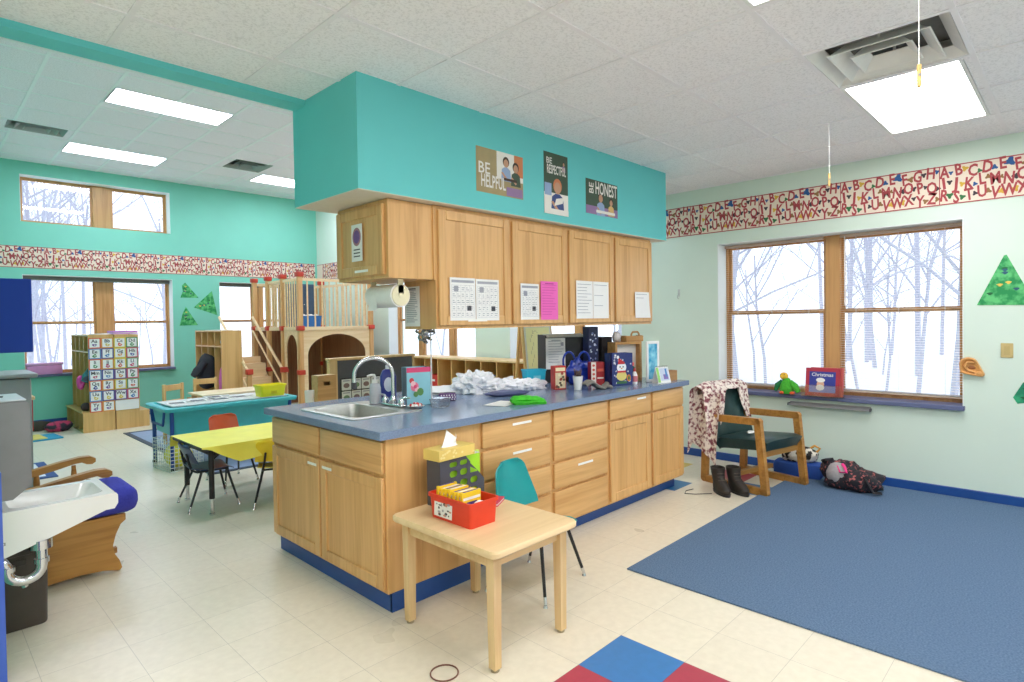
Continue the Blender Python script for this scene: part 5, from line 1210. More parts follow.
b = M(); b.tube([(0, 0, 0.003), (-0.10, 0.09, 0.003), (-0.14, 0.16, 0.003), (-0.06, 0.19, 0.003), (0.02, 0.17, 0.003)], 0.003, 6); solo('boot_lace', b, BLACK, 'loose dark lace lying on the floor left of the boots', 'lace', (4.42, 2.12, 0.0005))
bp = thing('backpack', 'black patterned backpack with pink strap lying on the carpet', 'backpack', (5.255, 1.345, 0.0095), -0.10)
BPK = P((38, 36, 44), 0.8, 0.1, 40, rgb2=(176, 96, 92), contrast=(0.56, 0.66))
b = M(); blob(b, (0.0, 0.065, 0.10), 0.13, 0.16, 0.13, 51, 0.5, 20, 32, 18); blob(b, (0.0, -0.04, 0.08), 0.135, 0.20, 0.10, 52, 0.5, 20, 32, 18); obj('body', b, BPK, bp)
b = M(); b.ball((-0.075, 0.075, 0.12), 0.075, 0.085, 0.09, n=18, k=10); obj('mesh_pocket', b, P((172, 166, 168), 0.8, 0.1, 60), bp, label='pale grey mesh pocket')
b = M(); b.tube([(-0.10, 0.03, 0.21), (-0.13, 0.0, 0.195), (-0.15, -0.02, 0.16), (-0.14, 0.03, 0.15), (-0.11, 0.06, 0.19)], 0.011, 8, flat=(1, 0.5)); obj('strap', b, P((226, 50, 130), 0.6, 0.1), bp, label='bright pink strap')
b = M(); b.tube([(0.0, 0.17, 0.16), (-0.06, 0.20, 0.2), (-0.09, 0.16, 0.22), (-0.04, 0.12, 0.225)], 0.012, 8, flat=(1, 0.5)); obj('shoulder_strap', b, P((36, 34, 40), 0.8, 0.1), bp)
b = M(); b.tube([(-0.05, -0.1, 0.16), (-0.12, -0.16, 0.1), (-0.12, -0.2, 0.03), (-0.05, -0.23, 0.02)], 0.013, 8, flat=(1, 0.4)); obj('shoulder_strap', b, P((36, 34, 40), 0.8, 0.1), bp)
t = thing('animal_print_bag', 'small white bag with black patches on top of the blue fabric bin', 'bag', (5.42, 1.80, 0.1305), 0.1)
b = M(); blob(b, (0, 0, 0.06), 0.08, 0.17, 0.085, 61, 0.5, 22, 28, 16); obj('bag', b, P((226, 220, 208), 0.8, 0, 16, rgb2=(40, 36, 34), contrast=(0.5, 0.54)), t)
b = M(); b.tube([(0, -0.14, 0.09), (0, -0.17, 0.13), (0, -0.13, 0.15), (0, -0.09, 0.12)], 0.010, 8); obj('handle', b, P((206, 150, 60), 0.7, 0.1), t)
b = M(); b.box(-0.085, -0.19, 0.0, 0.085, 0.19, 0.129, bev=0.02, seg=2); solo('fabric_bin', b, P((30, 74, 156), 0.7, 0.08), 'plain blue fabric bin by the baseboard, under the white patched bag', 'bin', (5.42, 1.80, 0.0005), 0.1)
# ------------------------------------------------------------------ left edge: wall basin, dispenser, bin, board
PORC = P((240, 240, 236), 0.12, 0.01)
ws = thing('wall_basin', 'white porcelain wall basin with chrome trap at the left edge', 'sink', (0.2005, 3.53, 0.60))
b = M()
hw = 0.195
prof = [(0.0, -0.20), (0.06, -0.20), (0.24, -0.145), (0.44, -0.075), (0.475, -0.075), (0.49, -0.05), (0.49, -0.012), (0.482, 0.0)]
n = len(prof)
outer0 = [(x, -hw, z) for x, z in prof]; outer1 = [(x, hw, z) for x, z in prof]
b.add(outer0 + outer1, [(i, i + 1, n + i + 1, n + i) for i in range(n - 1)])
top = [(0.0, -hw, 0.0), (0.482, -hw, 0.0), (0.482, hw, 0.0), (0.0, hw, 0.0)]
b.add([(0.0, -hw, 0.0)] + outer0[:], [tuple(range(n + 1))]); b.add([(0.0, hw, 0.0)] + outer1[:], [tuple(range(n + 1))[::-1]])
b.add([(0, -hw, 0), (0, hw, 0), (0, hw, -0.20), (0, -hw, -0.20)], [(0, 1, 2, 3)])
ins = lambda s, z, dx: [(0.27 + dx + (p[0]) * s, p[1] * s, z) for p in rr(0.175, 0.15, 0.05, 4)]
O4 = rr(0.239, hw, 0.004, 4); O4 = [(p[0] + 0.241, p[1], 0.0) for p in O4]
loft(b, [O4, ins(1.0, 0.0, 0), ins(0.97, -0.012, 0), ins(0.86, -0.075, -0.02), ins(0.6, -0.10, -0.03)], cap1=True)
obj('basin', b, PORC, ws)
b = M(); b.box(0.0005, -hw, 0.0005, 0.07, hw, 0.075, bev=0.012, seg=2); obj('splash_back', b, PORC, ws)
b = M(); b.lathe([(0.03, 0), (0.03, 0.012), (0.018, 0.02)], (0.045, 0.0, 0.075), 14); b.tube([(0.045, 0, 0.09), (0.05, 0, 0.14), (0.10, 0, 0.155), (0.14, 0, 0.135)], 0.01, 8); b.tube([(0.045, 0.06, 0.075), (0.045, 0.06, 0.11), (0.08, 0.065, 0.115)], 0.009, 8); b.tube([(0.045, -0.06, 0.075), (0.045, -0.06, 0.11), (0.08, -0.065, 0.115)], 0.009, 8); obj('tap', b, CHROME, ws)
b = M(); ty = -0.16
pts = [(0.20, ty, -0.15), (0.20, ty, -0.25)] + [(0.14 + 0.06 * cos(a), ty, -0.27 - 0.055 * sin(a)) for a in [PI * k / 10 for k in range(11)]] + [(0.08, ty, -0.25), (0.065, ty, -0.222), (0.03, ty, -0.215), (0.001, ty, -0.215)]
b.tube(pts, 0.022, 12); b.cyl((0.20, ty, -0.195), (0.20, ty, -0.155), 0.042, n=16); b.cyl((0.20, ty, -0.26), (0.20, ty, -0.24), 0.029, n=14); b.cyl((0.08, ty, -0.27), (0.08, ty, -0.25), 0.029, n=14); b.cyl((0.14, ty, -0.352), (0.13, ty, -0.32), 0.012, n=8); obj('trap', b, CHROME, ws, label='chrome drain trap')
b = M(); b.rect(-0.03, -0.007, 0.03, 0.007, TX((0.045, -hw - 0.0006, -0.135), '-y')); b.rect(-0.025, -0.004, 0.025, 0.004, TX((0.045, -hw - 0.0010, -0.135), '-y'), 1); obj('maker_mark', b, [P((150, 150, 150), 0.4), PORC], ws, smooth=False, fix=False)
tb = thing('trash_bin', 'dark brown plastic trash bin under the white wall basin', 'trash bin', (0.33, 3.655, 0))
b = M(); loft(b, [[(p[0] * s, p[1] * s, z) for p in rr(0.115, 0.14, 0.035)] for s, z in ((0.92, 0.0), (0.94, 0.008), (1.0, 0.345), (1.03, 0.347), (1.03, 0.365), (0.97, 0.365), (0.9, 0.01))], cap0=True, cap1=True); obj('bin', b, P((66, 58, 52), 0.45, 0.08), tb)
for s in (-1, 1):
    b = M(); b.box(-0.03, s * 0.144 - 0.003, 0.30, 0.03, s * 0.144 + 0.003, 0.33, bev=0.002); obj('grip', b, P((56, 50, 46), 0.45, 0.08), tb)
td = thing('towel_dispenser', 'grey metal towel dispenser on the wall above the white basin', 'towel dispenser', (0.2005, 3.46, 0.66))
b = M(); b.prism([(0.0, 0.0), (0.10, 0.0), (0.165, 0.055), (0.165, 0.40), (0.15, 0.42), (0.0, 0.42)], 'y', -0.17, 0.17); obj('housing', b, P((128, 128, 132), 0.32, 0.05, metal=0.55), td, smooth=False)
b = M(); b.box(0.0, -0.165, 0.4205, 0.155, 0.165, 0.428, bev=0.003); obj('lid', b, P((222, 226, 232), 0.35, 0.03), td, label='pale top cover')
b = M(); b.cyl((0.08, 0.0, 0.428), (0.08, 0.0, 0.433), 0.012, n=10); b.cyl((0.08, 0.04, 0.428), (0.08, 0.04, 0.432), 0.006, n=8); obj('lock', b, BLACK, td)
bd = thing('blue_board', 'plain dark blue board jutting from the wall at the left edge', 'board', (0.2005, 4.2, 1.262))
b = M(); b.box(0, -0.008, 0, 0.288, 0.008, 0.405, bev=0.004); obj('panel', b, P((30, 62, 160), 0.8, 0.05, 3), bd)
b = M(); b.box(0.0, 0.009, 0.06, 0.03, 0.03, 0.34); obj('wall_bracket', b, DKGREY, bd)
t = thing('storage_tote', 'tall grey storage cart with a lipped lid behind the dispenser', 'storage cart', (0.40, 5.45, 0))
b = M(); b.box(-0.19, -0.26, 0.05, 0.19, 0.26, 1.055, bev=0.02, seg=2); obj('body', b, P((132, 136, 138), 0.4, 0.05), t)
b = M(); b.box(-0.195, -0.275, 1.056, 0.225, 0.275, 1.085, bev=0.01, seg=2); obj('lid', b, P((150, 154, 156), 0.4, 0.04), t)
for sx in (-1, 1):
    for sy in (-1, 1):
        b = M(); b.cyl((sx * 0.15, sy * 0.2 - 0.012, 0.026), (sx * 0.15, sy * 0.2 + 0.012, 0.026), 0.026, n=12); b.box(sx * 0.15 - 0.01, sy * 0.2 - 0.016, 0.03, sx * 0.15 + 0.01, sy * 0.2 + 0.016, 0.06); obj('caster', b, BLACK, t)
t = thing('narrow_stand', 'narrow dark-legged wooden stand with a red cloth, behind the grey cart', 'stand', (0.46, 6.5, 0))
b = M(); b.box(-0.24, -0.25, 0.80, 0.27, 0.25, 0.83, bev=0.004); obj('top', b, BIRCHX, t)
for sx in (-1, 1):
    for sy in (-1, 1):
        b = M(); b.box(sx * 0.21 - 0.015, sy * 0.21 - 0.015, 0, sx * 0.21 + 0.015, sy * 0.21 + 0.015, 0.80); obj('leg', b, DKGREY, t)
b = M(); b.grid(lambda u, v: (0.235 + 0.008 * sin(u * 9), -0.2 + 0.4 * u, 0.797 - 0.26 * v), 12, 6, 0.004); solo('red_cloth', b, P((186, 50, 50), 0.8, 0.1), 'red cloth hanging from the narrow stand', 'cloth', (0.46 + 0.02, 6.5, 0))
# glider rocker and its footstool
PIN = wood((190, 138, 66), (156, 104, 42), 'x', 0.35)
rk = thing('rocking_chair', 'wooden rocking chair with scrolled arms, facing right', 'rocking chair', (0.56, 4.46, 0), -0.02)
def armcurve(y):
    b = M(); top = [(-0.30, 0.49), (-0.2, 0.485), (-0.05, 0.505), (0.10, 0.535), (0.2, 0.55), (0.255, 0.548), (0.285, 0.53), (0.285, 0.508), (0.265, 0.496), (0.235, 0.5), (0.21, 0.515), (0.17, 0.512), (0.08, 0.49), (-0.05, 0.465), (-0.2, 0.45), (-0.30, 0.455)]
    b.prism(top, 'y', y - 0.028, y + 0.028); return b
for s in (-1, 1):
    a_ = obj('arm', armcurve(s * 0.25), PIN, rk)
    for x, z in ((0.17, 0.50), (-0.02, 0.47)):
        b = M(); b.lathe([(0.012, 0.0), (0.016, 0.03), (0.011, 0.06), (0.018, 0.12), (0.013, 0.17), (0.012, z - 0.30)], (x, s * 0.25, 0.30), 10); obj('arm_post', b, PIN, a_)
    b = M(); b.prism([(-0.33, 0.045), (-0.15, 0.008), (0.05, 0.0), (0.22, 0.012), (0.30, 0.035), (0.30, 0.065), (0.2, 0.045), (0.05, 0.035), (-0.15, 0.045), (-0.33, 0.08)], 'y', s * 0.25 - 0.02, s * 0.25 + 0.02)
    for x in (-0.2, 0.17): b.box(x - 0.018, s * 0.25 - 0.018, 0.03, x + 0.018, s * 0.25 + 0.018, 0.30)
    obj('rocker', b, PIN, rk)
b = M(); b.box(-0.27, -0.275, 0.28, 0.24, 0.275, 0.315, bev=0.012, seg=2); obj('seat', b, PIN, rk)
b = M()
for k in range(6): y = -0.2 + k * 0.08; b.tube([(-0.25, y, 0.31), (-0.275, y, 0.55), (-0.31, y, 0.82)], 0.011, 8)
b.box(-0.335, -0.26, 0.80, -0.29, 0.26, 0.92, bev=0.012, seg=2)
for s in (-1, 1): b.tube([(-0.25, s * 0.255, 0.30), (-0.28, s * 0.255, 0.6), (-0.315, s * 0.255, 0.85)], 0.018, 8)
obj('backrest', b, PIN, rk)
b = M(); b.box(-0.22, -0.21, 0.0, 0.22, 0.21, 0.06, 0, bev=0.025, seg=3)
for k in range(5): b.box(-0.2 + k * 0.09, -0.205, 0.0602, -0.165 + k * 0.09, 0.205, 0.0606, 1)
solo('striped_cushion', b, [P((224, 206, 216), 0.9, 0.04), P((206, 180, 200), 0.9, 0.04)], 'pale pink striped cushion on the rocking chair seat', 'cushion', (0.55, 4.46, 0.3155), 0)
fs = thing('footstool', 'wooden footstool with scalloped side panel and blue cushion, behind the basin', 'footstool', (0.64, 4.15, 0))
b = M()
side = [(-0.24, 0.0), (-0.13, 0.02), (0.0, 0.028), (0.10, 0.02), (0.18, 0.0), (0.192, 0.015), (0.18, 0.06), (0.158, 0.10), (0.15, 0.15), (0.165, 0.21), (0.19, 0.265), (0.215, 0.285), (0.215, 0.32), (-0.28, 0.32), (-0.28, 0.285), (-0.25, 0.265), (-0.22, 0.2), (-0.21, 0.14), (-0.225, 0.08), (-0.25, 0.03)]
b.prism(side, 'y', -0.185, -0.162); obj('side_panel', b, PIN, fs); b = M(); b.prism(side, 'y', 0.162, 0.185); obj('side_panel', b, PIN, fs)
b = M(); b.box(-0.25, -0.161, 0.28, 0.18, 0.161, 0.318); b.box(-0.2, -0.161, 0.08, -0.17, 0.161, 0.13); b.box(0.11, -0.161, 0.08, 0.14, 0.161, 0.13); obj('frame', b, PIN, fs)
b = M(); b.box(-0.30, -0.215, 0.321, 0.285, 0.215, 0.47, bev=0.06, seg=4); obj('cushion', b, P((58, 62, 168), 0.95, 0.1, 60, bump=0.3), fs, label='royal blue cushion')
b = M(); b.box(0.22, 6.9, 0.0, 0.96, 7.75, 0.008, 0); b.box(0.30, 6.98, 0.008, 0.88, 7.67, 0.0095, 1); solo('play_mat', b, [P((54, 84, 140), 0.8, 0.05), P((226, 230, 238), 0.8, 0.02)], 'white play mat with a blue border on the floor at the left', 'mat')

# ------------------------------------------------------------------ lockers with the alphabet cards
LK = wood((222, 180, 118), (202, 158, 96), 'z', 0.4, 0.8)
def locker(name, label, loc, ln, h, flip, bench_h=0.30, dep=0.30, bd=0.14):
    """coat locker: local +Y runs along its length, its open front looks to -X (flip=-1) or +X"""
    t = thing(name, label, 'locker', loc, 0)
    s = -flip            # body extends to s*... front at x=0
    b = M(); d = dep
    X = lambda x: -flip * x   # distance behind the front plane
    def bx(xa, ya, za, xb, yb, zb): b.box(min(X(xa), X(xb)), ya, za, max(X(xa), X(xb)), yb, zb)
    bx(0, 0, bench_h, d, 0.018, h); bx(0, ln - 0.018, bench_h, d, ln, h); bx(d - 0.012, 0.018, bench_h, d, ln - 0.018, h); bx(0, 0.018, h - 0.018, d - 0.012, ln - 0.018, h); bx(0, 0.018, h - 0.24, d - 0.012, ln - 0.018, h - 0.222)
    for k in range(1, 4): bx(0, ln * k / 4 - 0.008, bench_h, d - 0.012, ln * k / 4 + 0.008, h - 0.018)
    obj('body', b, LK, t)
    b = M()
    bx(-bd, 0, 0.0, d, 0.018, bench_h - 0.02); bx(-bd, ln - 0.018, 0, d, ln, bench_h - 0.02); bx(-bd - 0.01, 0, bench_h - 0.02, d, ln, bench_h - 0.0005); bx(d - 0.012, 0.018, 0, d, ln - 0.018, bench_h - 0.02); bx(-bd, 0.018, 0.0, d - 0.012, ln - 0.018, 0.03)
    for k in range(1, 4): bx(-bd, ln * k / 4 - 0.008, 0.03, d - 0.012, ln * k / 4 + 0.008, bench_h - 0.02)
    obj('bench', b, LK, t)
    b = M()
    for k in range(4): b.tube([(X(d - 0.014), ln * (k + 0.5) / 4, h - 0.29), (X(d - 0.06), ln * (k + 0.5) / 4, h - 0.30), (X(d - 0.065), ln * (k + 0.5) / 4, h - 0.275)], 0.006, 6)
    obj('coat_hook', b, CHROME, t)
    return t
locker('coat_locker', 'wooden coat locker under the far window, its side covered by alphabet cards', (1.665, 9.45, 0), 1.12, 1.295, -1, 0.275, 0.285, 0.075)
locker('coat_locker', 'wooden locker standing back to back behind the card-covered locker', (2.245, 9.46, 0), 1.10, 1.29, 1, 0.225, 0.28, 0.115)
# alphabet card chart hung on the sides
ch = thing('alphabet_chart', 'chart of coloured letter cards A to Z on the locker side', 'alphabet chart', (1.665, 9.449, 0.255), 0)
CC = [P((222, 92, 60), 0.6, 0.05), P((226, 150, 70), 0.6, 0.05), P((226, 200, 70), 0.6, 0.05), P((90, 150, 100), 0.6, 0.05), P((70, 130, 190), 0.6, 0.05), P((70, 80, 160), 0.6, 0.05), P((120, 80, 150), 0.6, 0.05), P((206, 74, 110), 0.6, 0.05)]
order = [0, 1, 2, 3, 4, 5, 2, 7, 0, 1, 2, 3, 4, 5, 6, 7, 0, 1, 2, 3, 4, 5, 6, 7, 0, 1]
cw, chh = 0.143, 0.142
for k in range(26):
    r, c = divmod(k, 4); x, z = c * cw + 0.002, 1.0 - (r + 1) * chh
    b = M(); b.box(x, -0.003, z, x + cw - 0.004, 0.0, z + chh - 0.004, 0)
    F = TX((x, -0.0035, z), '-y'); b.rect(0.013, 0.012, cw - 0.017, chh - 0.016, F, 1)
    Lt = chr(65 + k); b.text(Lt + Lt.lower(), 0.062, Matrix.Translation((0, -0.0005, 0)) @ F @ Matrix.Translation((cw * 0.48, chh * 0.66, 0)), 2, 0.02)
    rn = random.Random(k); b.poly([Matrix.Translation((0, -0.0005, 0)) @ F @ Vector((cw * 0.48 + 0.024 * (1 + 0.3 * sin(3 * a + k)) * cos(a), chh * 0.3 + 0.021 * (1 + 0.3 * cos(2 * a + k)) * sin(a), 0)) for a in [2 * PI * q / 12 for q in range(12)]], 3)
    b.poly([Matrix.Translation((0, -0.001, 0)) @ F @ Vector((cw * 0.5 + 0.009 * cos(a), chh * 0.3 + 0.008 * sin(a), 0)) for a in [2 * PI * q / 8 for q in range(8)]], 1)
    obj('letter_card', b, [CC[order[k]], WHITE, INK, CC[rn.randrange(8)]], ch, smooth=False, fix=False, label='letter card reading %s%s' % (Lt, Lt.lower()))
b = M(); b.box(2 * cw + 0.004, -0.003, 0.004, 4 * cw - 0.004, 0, chh - 0.004); obj('blank_card', b, WHITE, ch, label='blank white card')
def coat(name, label, loc, rx, ry, rz, seed, m, cat='coat', sleeve=True):
    t = thing(name, label, cat, loc, 0)
    b = M(); blob(b, (0, 0, -rz), rx, ry, rz, seed, 0.25, 14, 20, 14, flat=False); obj('body', b, m, t)
    if sleeve:
        b = M(); b.tube([(-rx * 0.4, -ry * 0.6, -rz * 0.5), (-rx * 1.2, -ry * 0.9, -rz * 0.9), (-rx * 1.6, -ry * 1.0, -rz * 1.15)], [0.05, 0.06, 0.04], 10); obj('sleeve', b, m, t)
    return t
coat('patterned_coat', 'teal and grey patterned coat hanging in the card-covered locker', (1.77, 9.62, 0.98), 0.09, 0.10, 0.27, 3, P((60, 130, 136), 0.8, 0, 16, rgb2=(70, 74, 90), contrast=(0.45, 0.55)))
coat('pink_bag', 'small bright pink bag hanging beside the patterned coat', (1.60, 9.60, 0.76), 0.05, 0.06, 0.10, 5, P((220, 80, 160), 0.7, 0.08), 'bag', False)
b = M(); blob(b, (0, 0, 0.05), 0.06, 0.10, 0.06, 7, 0.2, 20, 16, 10); solo('dark_shoe', b, P((70, 52, 52), 0.7, 0.2), 'dark shoe on the bench of the card-covered locker', 'shoe', (1.655, 9.62, 0.2755))
t = thing('purple_folder', 'purple folder lying on top of the card-covered locker', 'folder', (2.10, 9.62, 1.2955), 0.1)
b = M(); b.box(-0.16, -0.12, 0, 0.16, 0.12, 0.012, 0, bev=0.002); b.box(-0.15, -0.115, 0.0125, 0.15, 0.1, 0.02, 1); b.box(-0.155, -0.11, 0.0205, 0.15, 0.12, 0.045, 0, bev=0.006); obj('cover', b, [P((196, 130, 206), 0.6, 0.05), PAPER], t)
b = M(); 
for k in range(3): b.T = Matrix.Translation((0.03 * k, 0.02 * k, 0.004 * k)) @ Matrix.Rotation(0.15 * k, 4, 'Z'); b.box(-0.13, -0.1, 0, 0.13, 0.1, 0.003)
solo('loose_papers', b, PAPER, 'white papers on top of the card-covered locker', 'paper', (1.83, 9.66, 1.2955))
t = thing('pink_storage_box', 'pink lidded storage box on the far window sill at left', 'storage box', (1.36, 10.655, 0.7325))
b = M(); b.box(-0.20, -0.05, 0, 0.20, 0.05, 0.13, bev=0.01, seg=2); obj('box', b, P((222, 150, 206), 0.5, 0.04), t)
b = M(); b.box(-0.21, -0.056, 0.1305, 0.21, 0.056, 0.165, bev=0.008, seg=2); obj('lid', b, P((228, 166, 214), 0.5, 0.04), t)
b = M(); blob(b, (0, 0, 0.06), 0.16, 0.13, 0.08, 71, 0.35, 18, 24, 12); solo('pink_backpack', b, P((196, 60, 100), 0.8, 0, 12, rgb2=(50, 46, 60), contrast=(0.45, 0.55)), 'pink and dark bag on the floor beside the card-covered locker', 'bag', (1.40, 9.95, 0.0005))
b = M(); b.box(-0.16, -0.22, 0, 0.16, 0.22, 0.018, 0, bev=0.003); b.box(-0.15, -0.2, 0.0185, 0.0, 0.2, 0.03, 1); solo('floor_mat', b, [P((40, 150, 190), 0.7, 0.05), P((226, 206, 110), 0.7, 0.05)], 'blue and yellow folded mat on the floor by the far wall', 'mat', (1.17, 9.45, 0.0005), 0.1)
b = M(); blob(b, (0, 0, 0.06), 0.16, 0.08, 0.08, 73, 0.5, 20, 20, 10); solo('dark_sack', b, P((66, 62, 50), 0.8, 0.15), 'dark lump of cloth against the far baseboard at left', 'cloth', (1.22, 10.2, 0.0005))
locker('coat_locker', 'wooden coat locker beside the paper trees, black coat hanging in it', (3.112, 8.8, 0), 1.08, 1.32, -1, 0.30, 0.285, 0.13)
coat('black_coat', 'puffy black coat hanging out of the locker beside the paper trees', (3.06, 9.22, 0.99), 0.15, 0.14, 0.27, 13, P((34, 36, 46), 0.7, 0.15))
coat('pink_jacket', 'pink jacket hanging at the near end of the locker beside the paper trees', (3.165, 8.915, 0.80), 0.055, 0.07, 0.22, 14, P((222, 110, 176), 0.75, 0.08), 'coat', False)
b = M(); blob(b, (0, 0, 0.03), 0.05, 0.06, 0.04, 15, 0.4, 30, 16, 8); solo('green_hat', b, P((110, 160, 50), 0.8, 0.1), 'green cap stored under the shelf of the second locker', 'hat', (3.24, 9.24, 1.08 + 0.0185))
b = M(); 
for k in range(4): b.T = Matrix.Translation((0.02 * k - 0.03, 0.18 * k, 0.0)) @ Matrix.Rotation(0.2 * k, 4, 'Z'); b.box(-0.10, -0.08, 0, 0.10, 0.08, 0.006)
solo('loose_papers', b, PAPER, 'white papers lying on top of the locker beside the paper trees', 'paper', (3.25, 9.0, 1.3205))
b = M(); blob(b, (0, 0, 0.05), 0.06, 0.08, 0.06, 16, 0.5, 30, 16, 8); solo('white_bag', b, P((210, 220, 232), 0.6, 0.1), 'crumpled pale bag in the top cubby of the locker beside the paper trees', 'bag', (3.21, 8.94, 1.0985))

# ------------------------------------------------------------------ sand table, crate, yellow table and chairs
tt = thing('sand_table', 'turquoise sand table on blue metal legs, covered with papers', 'sand table', (2.34, 6.58, 0))
TUR = P((64, 178, 186), 0.4, 0.04)
b = M(); loft(b, [[(p[0] * s, p[1] * s2, z) for p in rr(0.65, 0.34, 0.05)] for s, s2, z in ((0.88, 0.80, 0.33), (0.93, 0.88, 0.565), (1.00, 1.06, 0.57), (1.01, 1.07, 0.60), (0.995, 1.055, 0.608), (0.92, 0.90, 0.608), (0.91, 0.89, 0.59))], cap0=True, cap1=True); obj('tub', b, TUR, tt)
BL = P((30, 74, 150), 0.4, 0.04)
for sx in (-1, 1):
    b = M()
    for sy in (-1, 1): b.tube([(sx * 0.585, sy * 0.29, 0.018), (sx * 0.585, sy * 0.29, 0.565)], 0.019, 10)
    b.tube([(sx * 0.63, -0.22, 0.57), (sx * 0.63, -0.17, 0.43), (sx * 0.63, 0.17, 0.43), (sx * 0.63, 0.22, 0.57)], 0.012, 8)
    l = obj('leg_frame', b, BL, tt)
    for sy in (-1, 1): c = M(); c.cyl((sx * 0.585, sy * 0.29, 0), (sx * 0.585, sy * 0.29, 0.02), 0.024, n=10); obj('foot', c, BLACK, l)
b = M(); b.box(-0.57, -0.27, 0.6085, 0.57, 0.27, 0.618, bev=0.002); obj('cover_board', b, P((206, 208, 206), 0.5, 0.03), tt, label='pale grey cover board')
rn = random.Random(31)
for k in range(5):
    b = M(); b.box(-0.13, -0.1, 0, 0.13, 0.1, 0.003, 0); b.rect(-0.11, -0.08, 0.02, 0.06, Matrix.Translation((0, 0, 0.0034)), 1); b.rect(0.04, -0.06, 0.11, 0.04, Matrix.Translation((0, 0, 0.0034)), 2)
    lb = ['grey magazine page at the left end of the sand table', 'grey magazine page, second from the left on the sand table', 'grey magazine page in the middle of the sand table', 'grey magazine page left of the yellow bin', 'grey magazine page at the far edge of the sand table'][k]
    solo('magazine_page', b, [P((226, 226, 222), 0.6, 0.03), P((96, 100, 106), 0.6, 0.3), P((150, 150, 146), 0.6, 0.3)], lb, 'magazine', (1.92 + 0.21 * k + (0.0 if k < 4 else -0.42), 6.55 + (0.04 * (k % 2) if k < 4 else 0.2), 0.6185 + (0.0036 if k == 4 else 0.0)), rn.uniform(-0.15, 0.15), 'pages on the sand table', fix=False)
yb = thing('yellow_bin', 'bright yellow plastic bin on the sand table', 'bin', (2.76, 6.40, 0.6185), 0.05)
b = M(); loft(b, [[(p[0] * s, p[1] * s, z) for p in rr(0.145, 0.09, 0.025)] for s, z in ((0.88, 0), (0.99, 0.105), (1.05, 0.106), (1.05, 0.125), (0.97, 0.125), (0.85, 0.005))], cap0=True, cap1=True); obj('bin', b, YEL, yb, fix=False)
b = M(); b.box(-0.03, -0.093, 0.03, 0.03, -0.0905, 0.06); obj('grip', b, P((214, 190, 30), 0.4), yb)
mt = M(); mt.box(2.0, 5.9, 0.0, 3.1, 8.95, 0.006, 0); 
for a in ((1.94, 5.84, 2.0, 9.01), (3.1, 5.84, 3.16, 9.01), (2.0, 5.84, 3.1, 5.9), (2.0, 8.95, 3.1, 9.01)): mt.box(a[0], a[1], 0, a[2], a[3], 0.009, 1, bev=0.002)
solo('tray_mat', mt, [P((140, 156, 186), 0.6, 0.05), P((64, 72, 88), 0.6, 0.05)], 'dark-edged pale blue mat on the floor under the sand table', 'mat')
cr = thing('wire_crate', 'white wire crate of yellow things under the sand table', 'crate', (1.84, 6.42, 0.0), 0.1)
b = M(); cx, cy, chh_ = 0.15, 0.20, 0.30
for z in [0.008 + 0.036 * k for k in range(9)]: b.tube([(-cx, -cy, z), (cx, -cy, z), (cx, cy, z), (-cx, cy, z)], 0.003, 5, closed=True)
for k in range(9):
    x = -cx + 2 * cx * k / 8; y = -cy + 2 * cy * k / 8
    for s in (-1, 1): b.cyl((x, s * cy, 0.005), (x, s * cy, chh_), 0.003, n=5); b.cyl((s * cx, y, 0.005), (s * cx, y, chh_), 0.003, n=5)
    b.cyl((x, -cy, 0.006), (x, cy, 0.006), 0.003, n=5)
obj('wire_frame', b, P((226, 228, 226), 0.4, 0.02), cr, smooth=False)
b = M(); blob(b, (0, 0, 0.11), 0.125, 0.17, 0.12, 77, 0.25, 18, 20, 12); solo('yellow_vest', b, P((240, 230, 70), 0.7, 0.1), 'crumpled yellow cloth inside the white wire crate', 'cloth', (1.84, 6.42, 0.0125), 0.1)
yt = thing('low_table', 'low black-edged table under a yellow plastic cloth', 'table', (2.11, 4.885, 0))
b = M(); el = rr(0.655, 0.355, 0.05, 5); loft(b, [[(p[0], p[1], 0.492) for p in el], [(p[0] * 1.004, p[1] * 1.006, 0.50) for p in el], [(p[0], p[1], 0.514) for p in el]], cap0=True, cap1=True); obj('tabletop', b, P((62, 64, 70), 0.5, 0.05), yt)
b = M(); b.box(-0.58, -0.285, 0.44, 0.58, -0.265, 0.4915); b.box(-0.58, 0.265, 0.44, 0.58, 0.285, 0.4915); b.box(-0.58, -0.265, 0.44, -0.56, 0.265, 0.4915); b.box(0.56, -0.265, 0.44, 0.58, 0.265, 0.4915); obj('apron', b, BLACK, yt)
for sx in (-1, 1):
    for sy in (-1, 1):
        b = M(); b.cyl((sx * 0.57, sy * 0.275, 0.12), (sx * 0.57, sy * 0.275, 0.4915), 0.019, n=12); b.tube([(sx * 0.57, sy * 0.275, 0.40), (sx * 0.50, sy * 0.275, 0.45), (sx * 0.47, sy * 0.275, 0.49)], 0.008, 6); l = obj('leg', b, BLACK, yt)
        b = M(); b.cyl((sx * 0.57, sy * 0.275, 0.012), (sx * 0.57, sy * 0.275, 0.12), 0.014, n=10); b.cyl((sx * 0.57, sy * 0.275, 0), (sx * 0.57, sy * 0.275, 0.012), 0.02, n=10); obj('leg_insert', b, CHROME, l, label='chrome leg insert')
b = M()
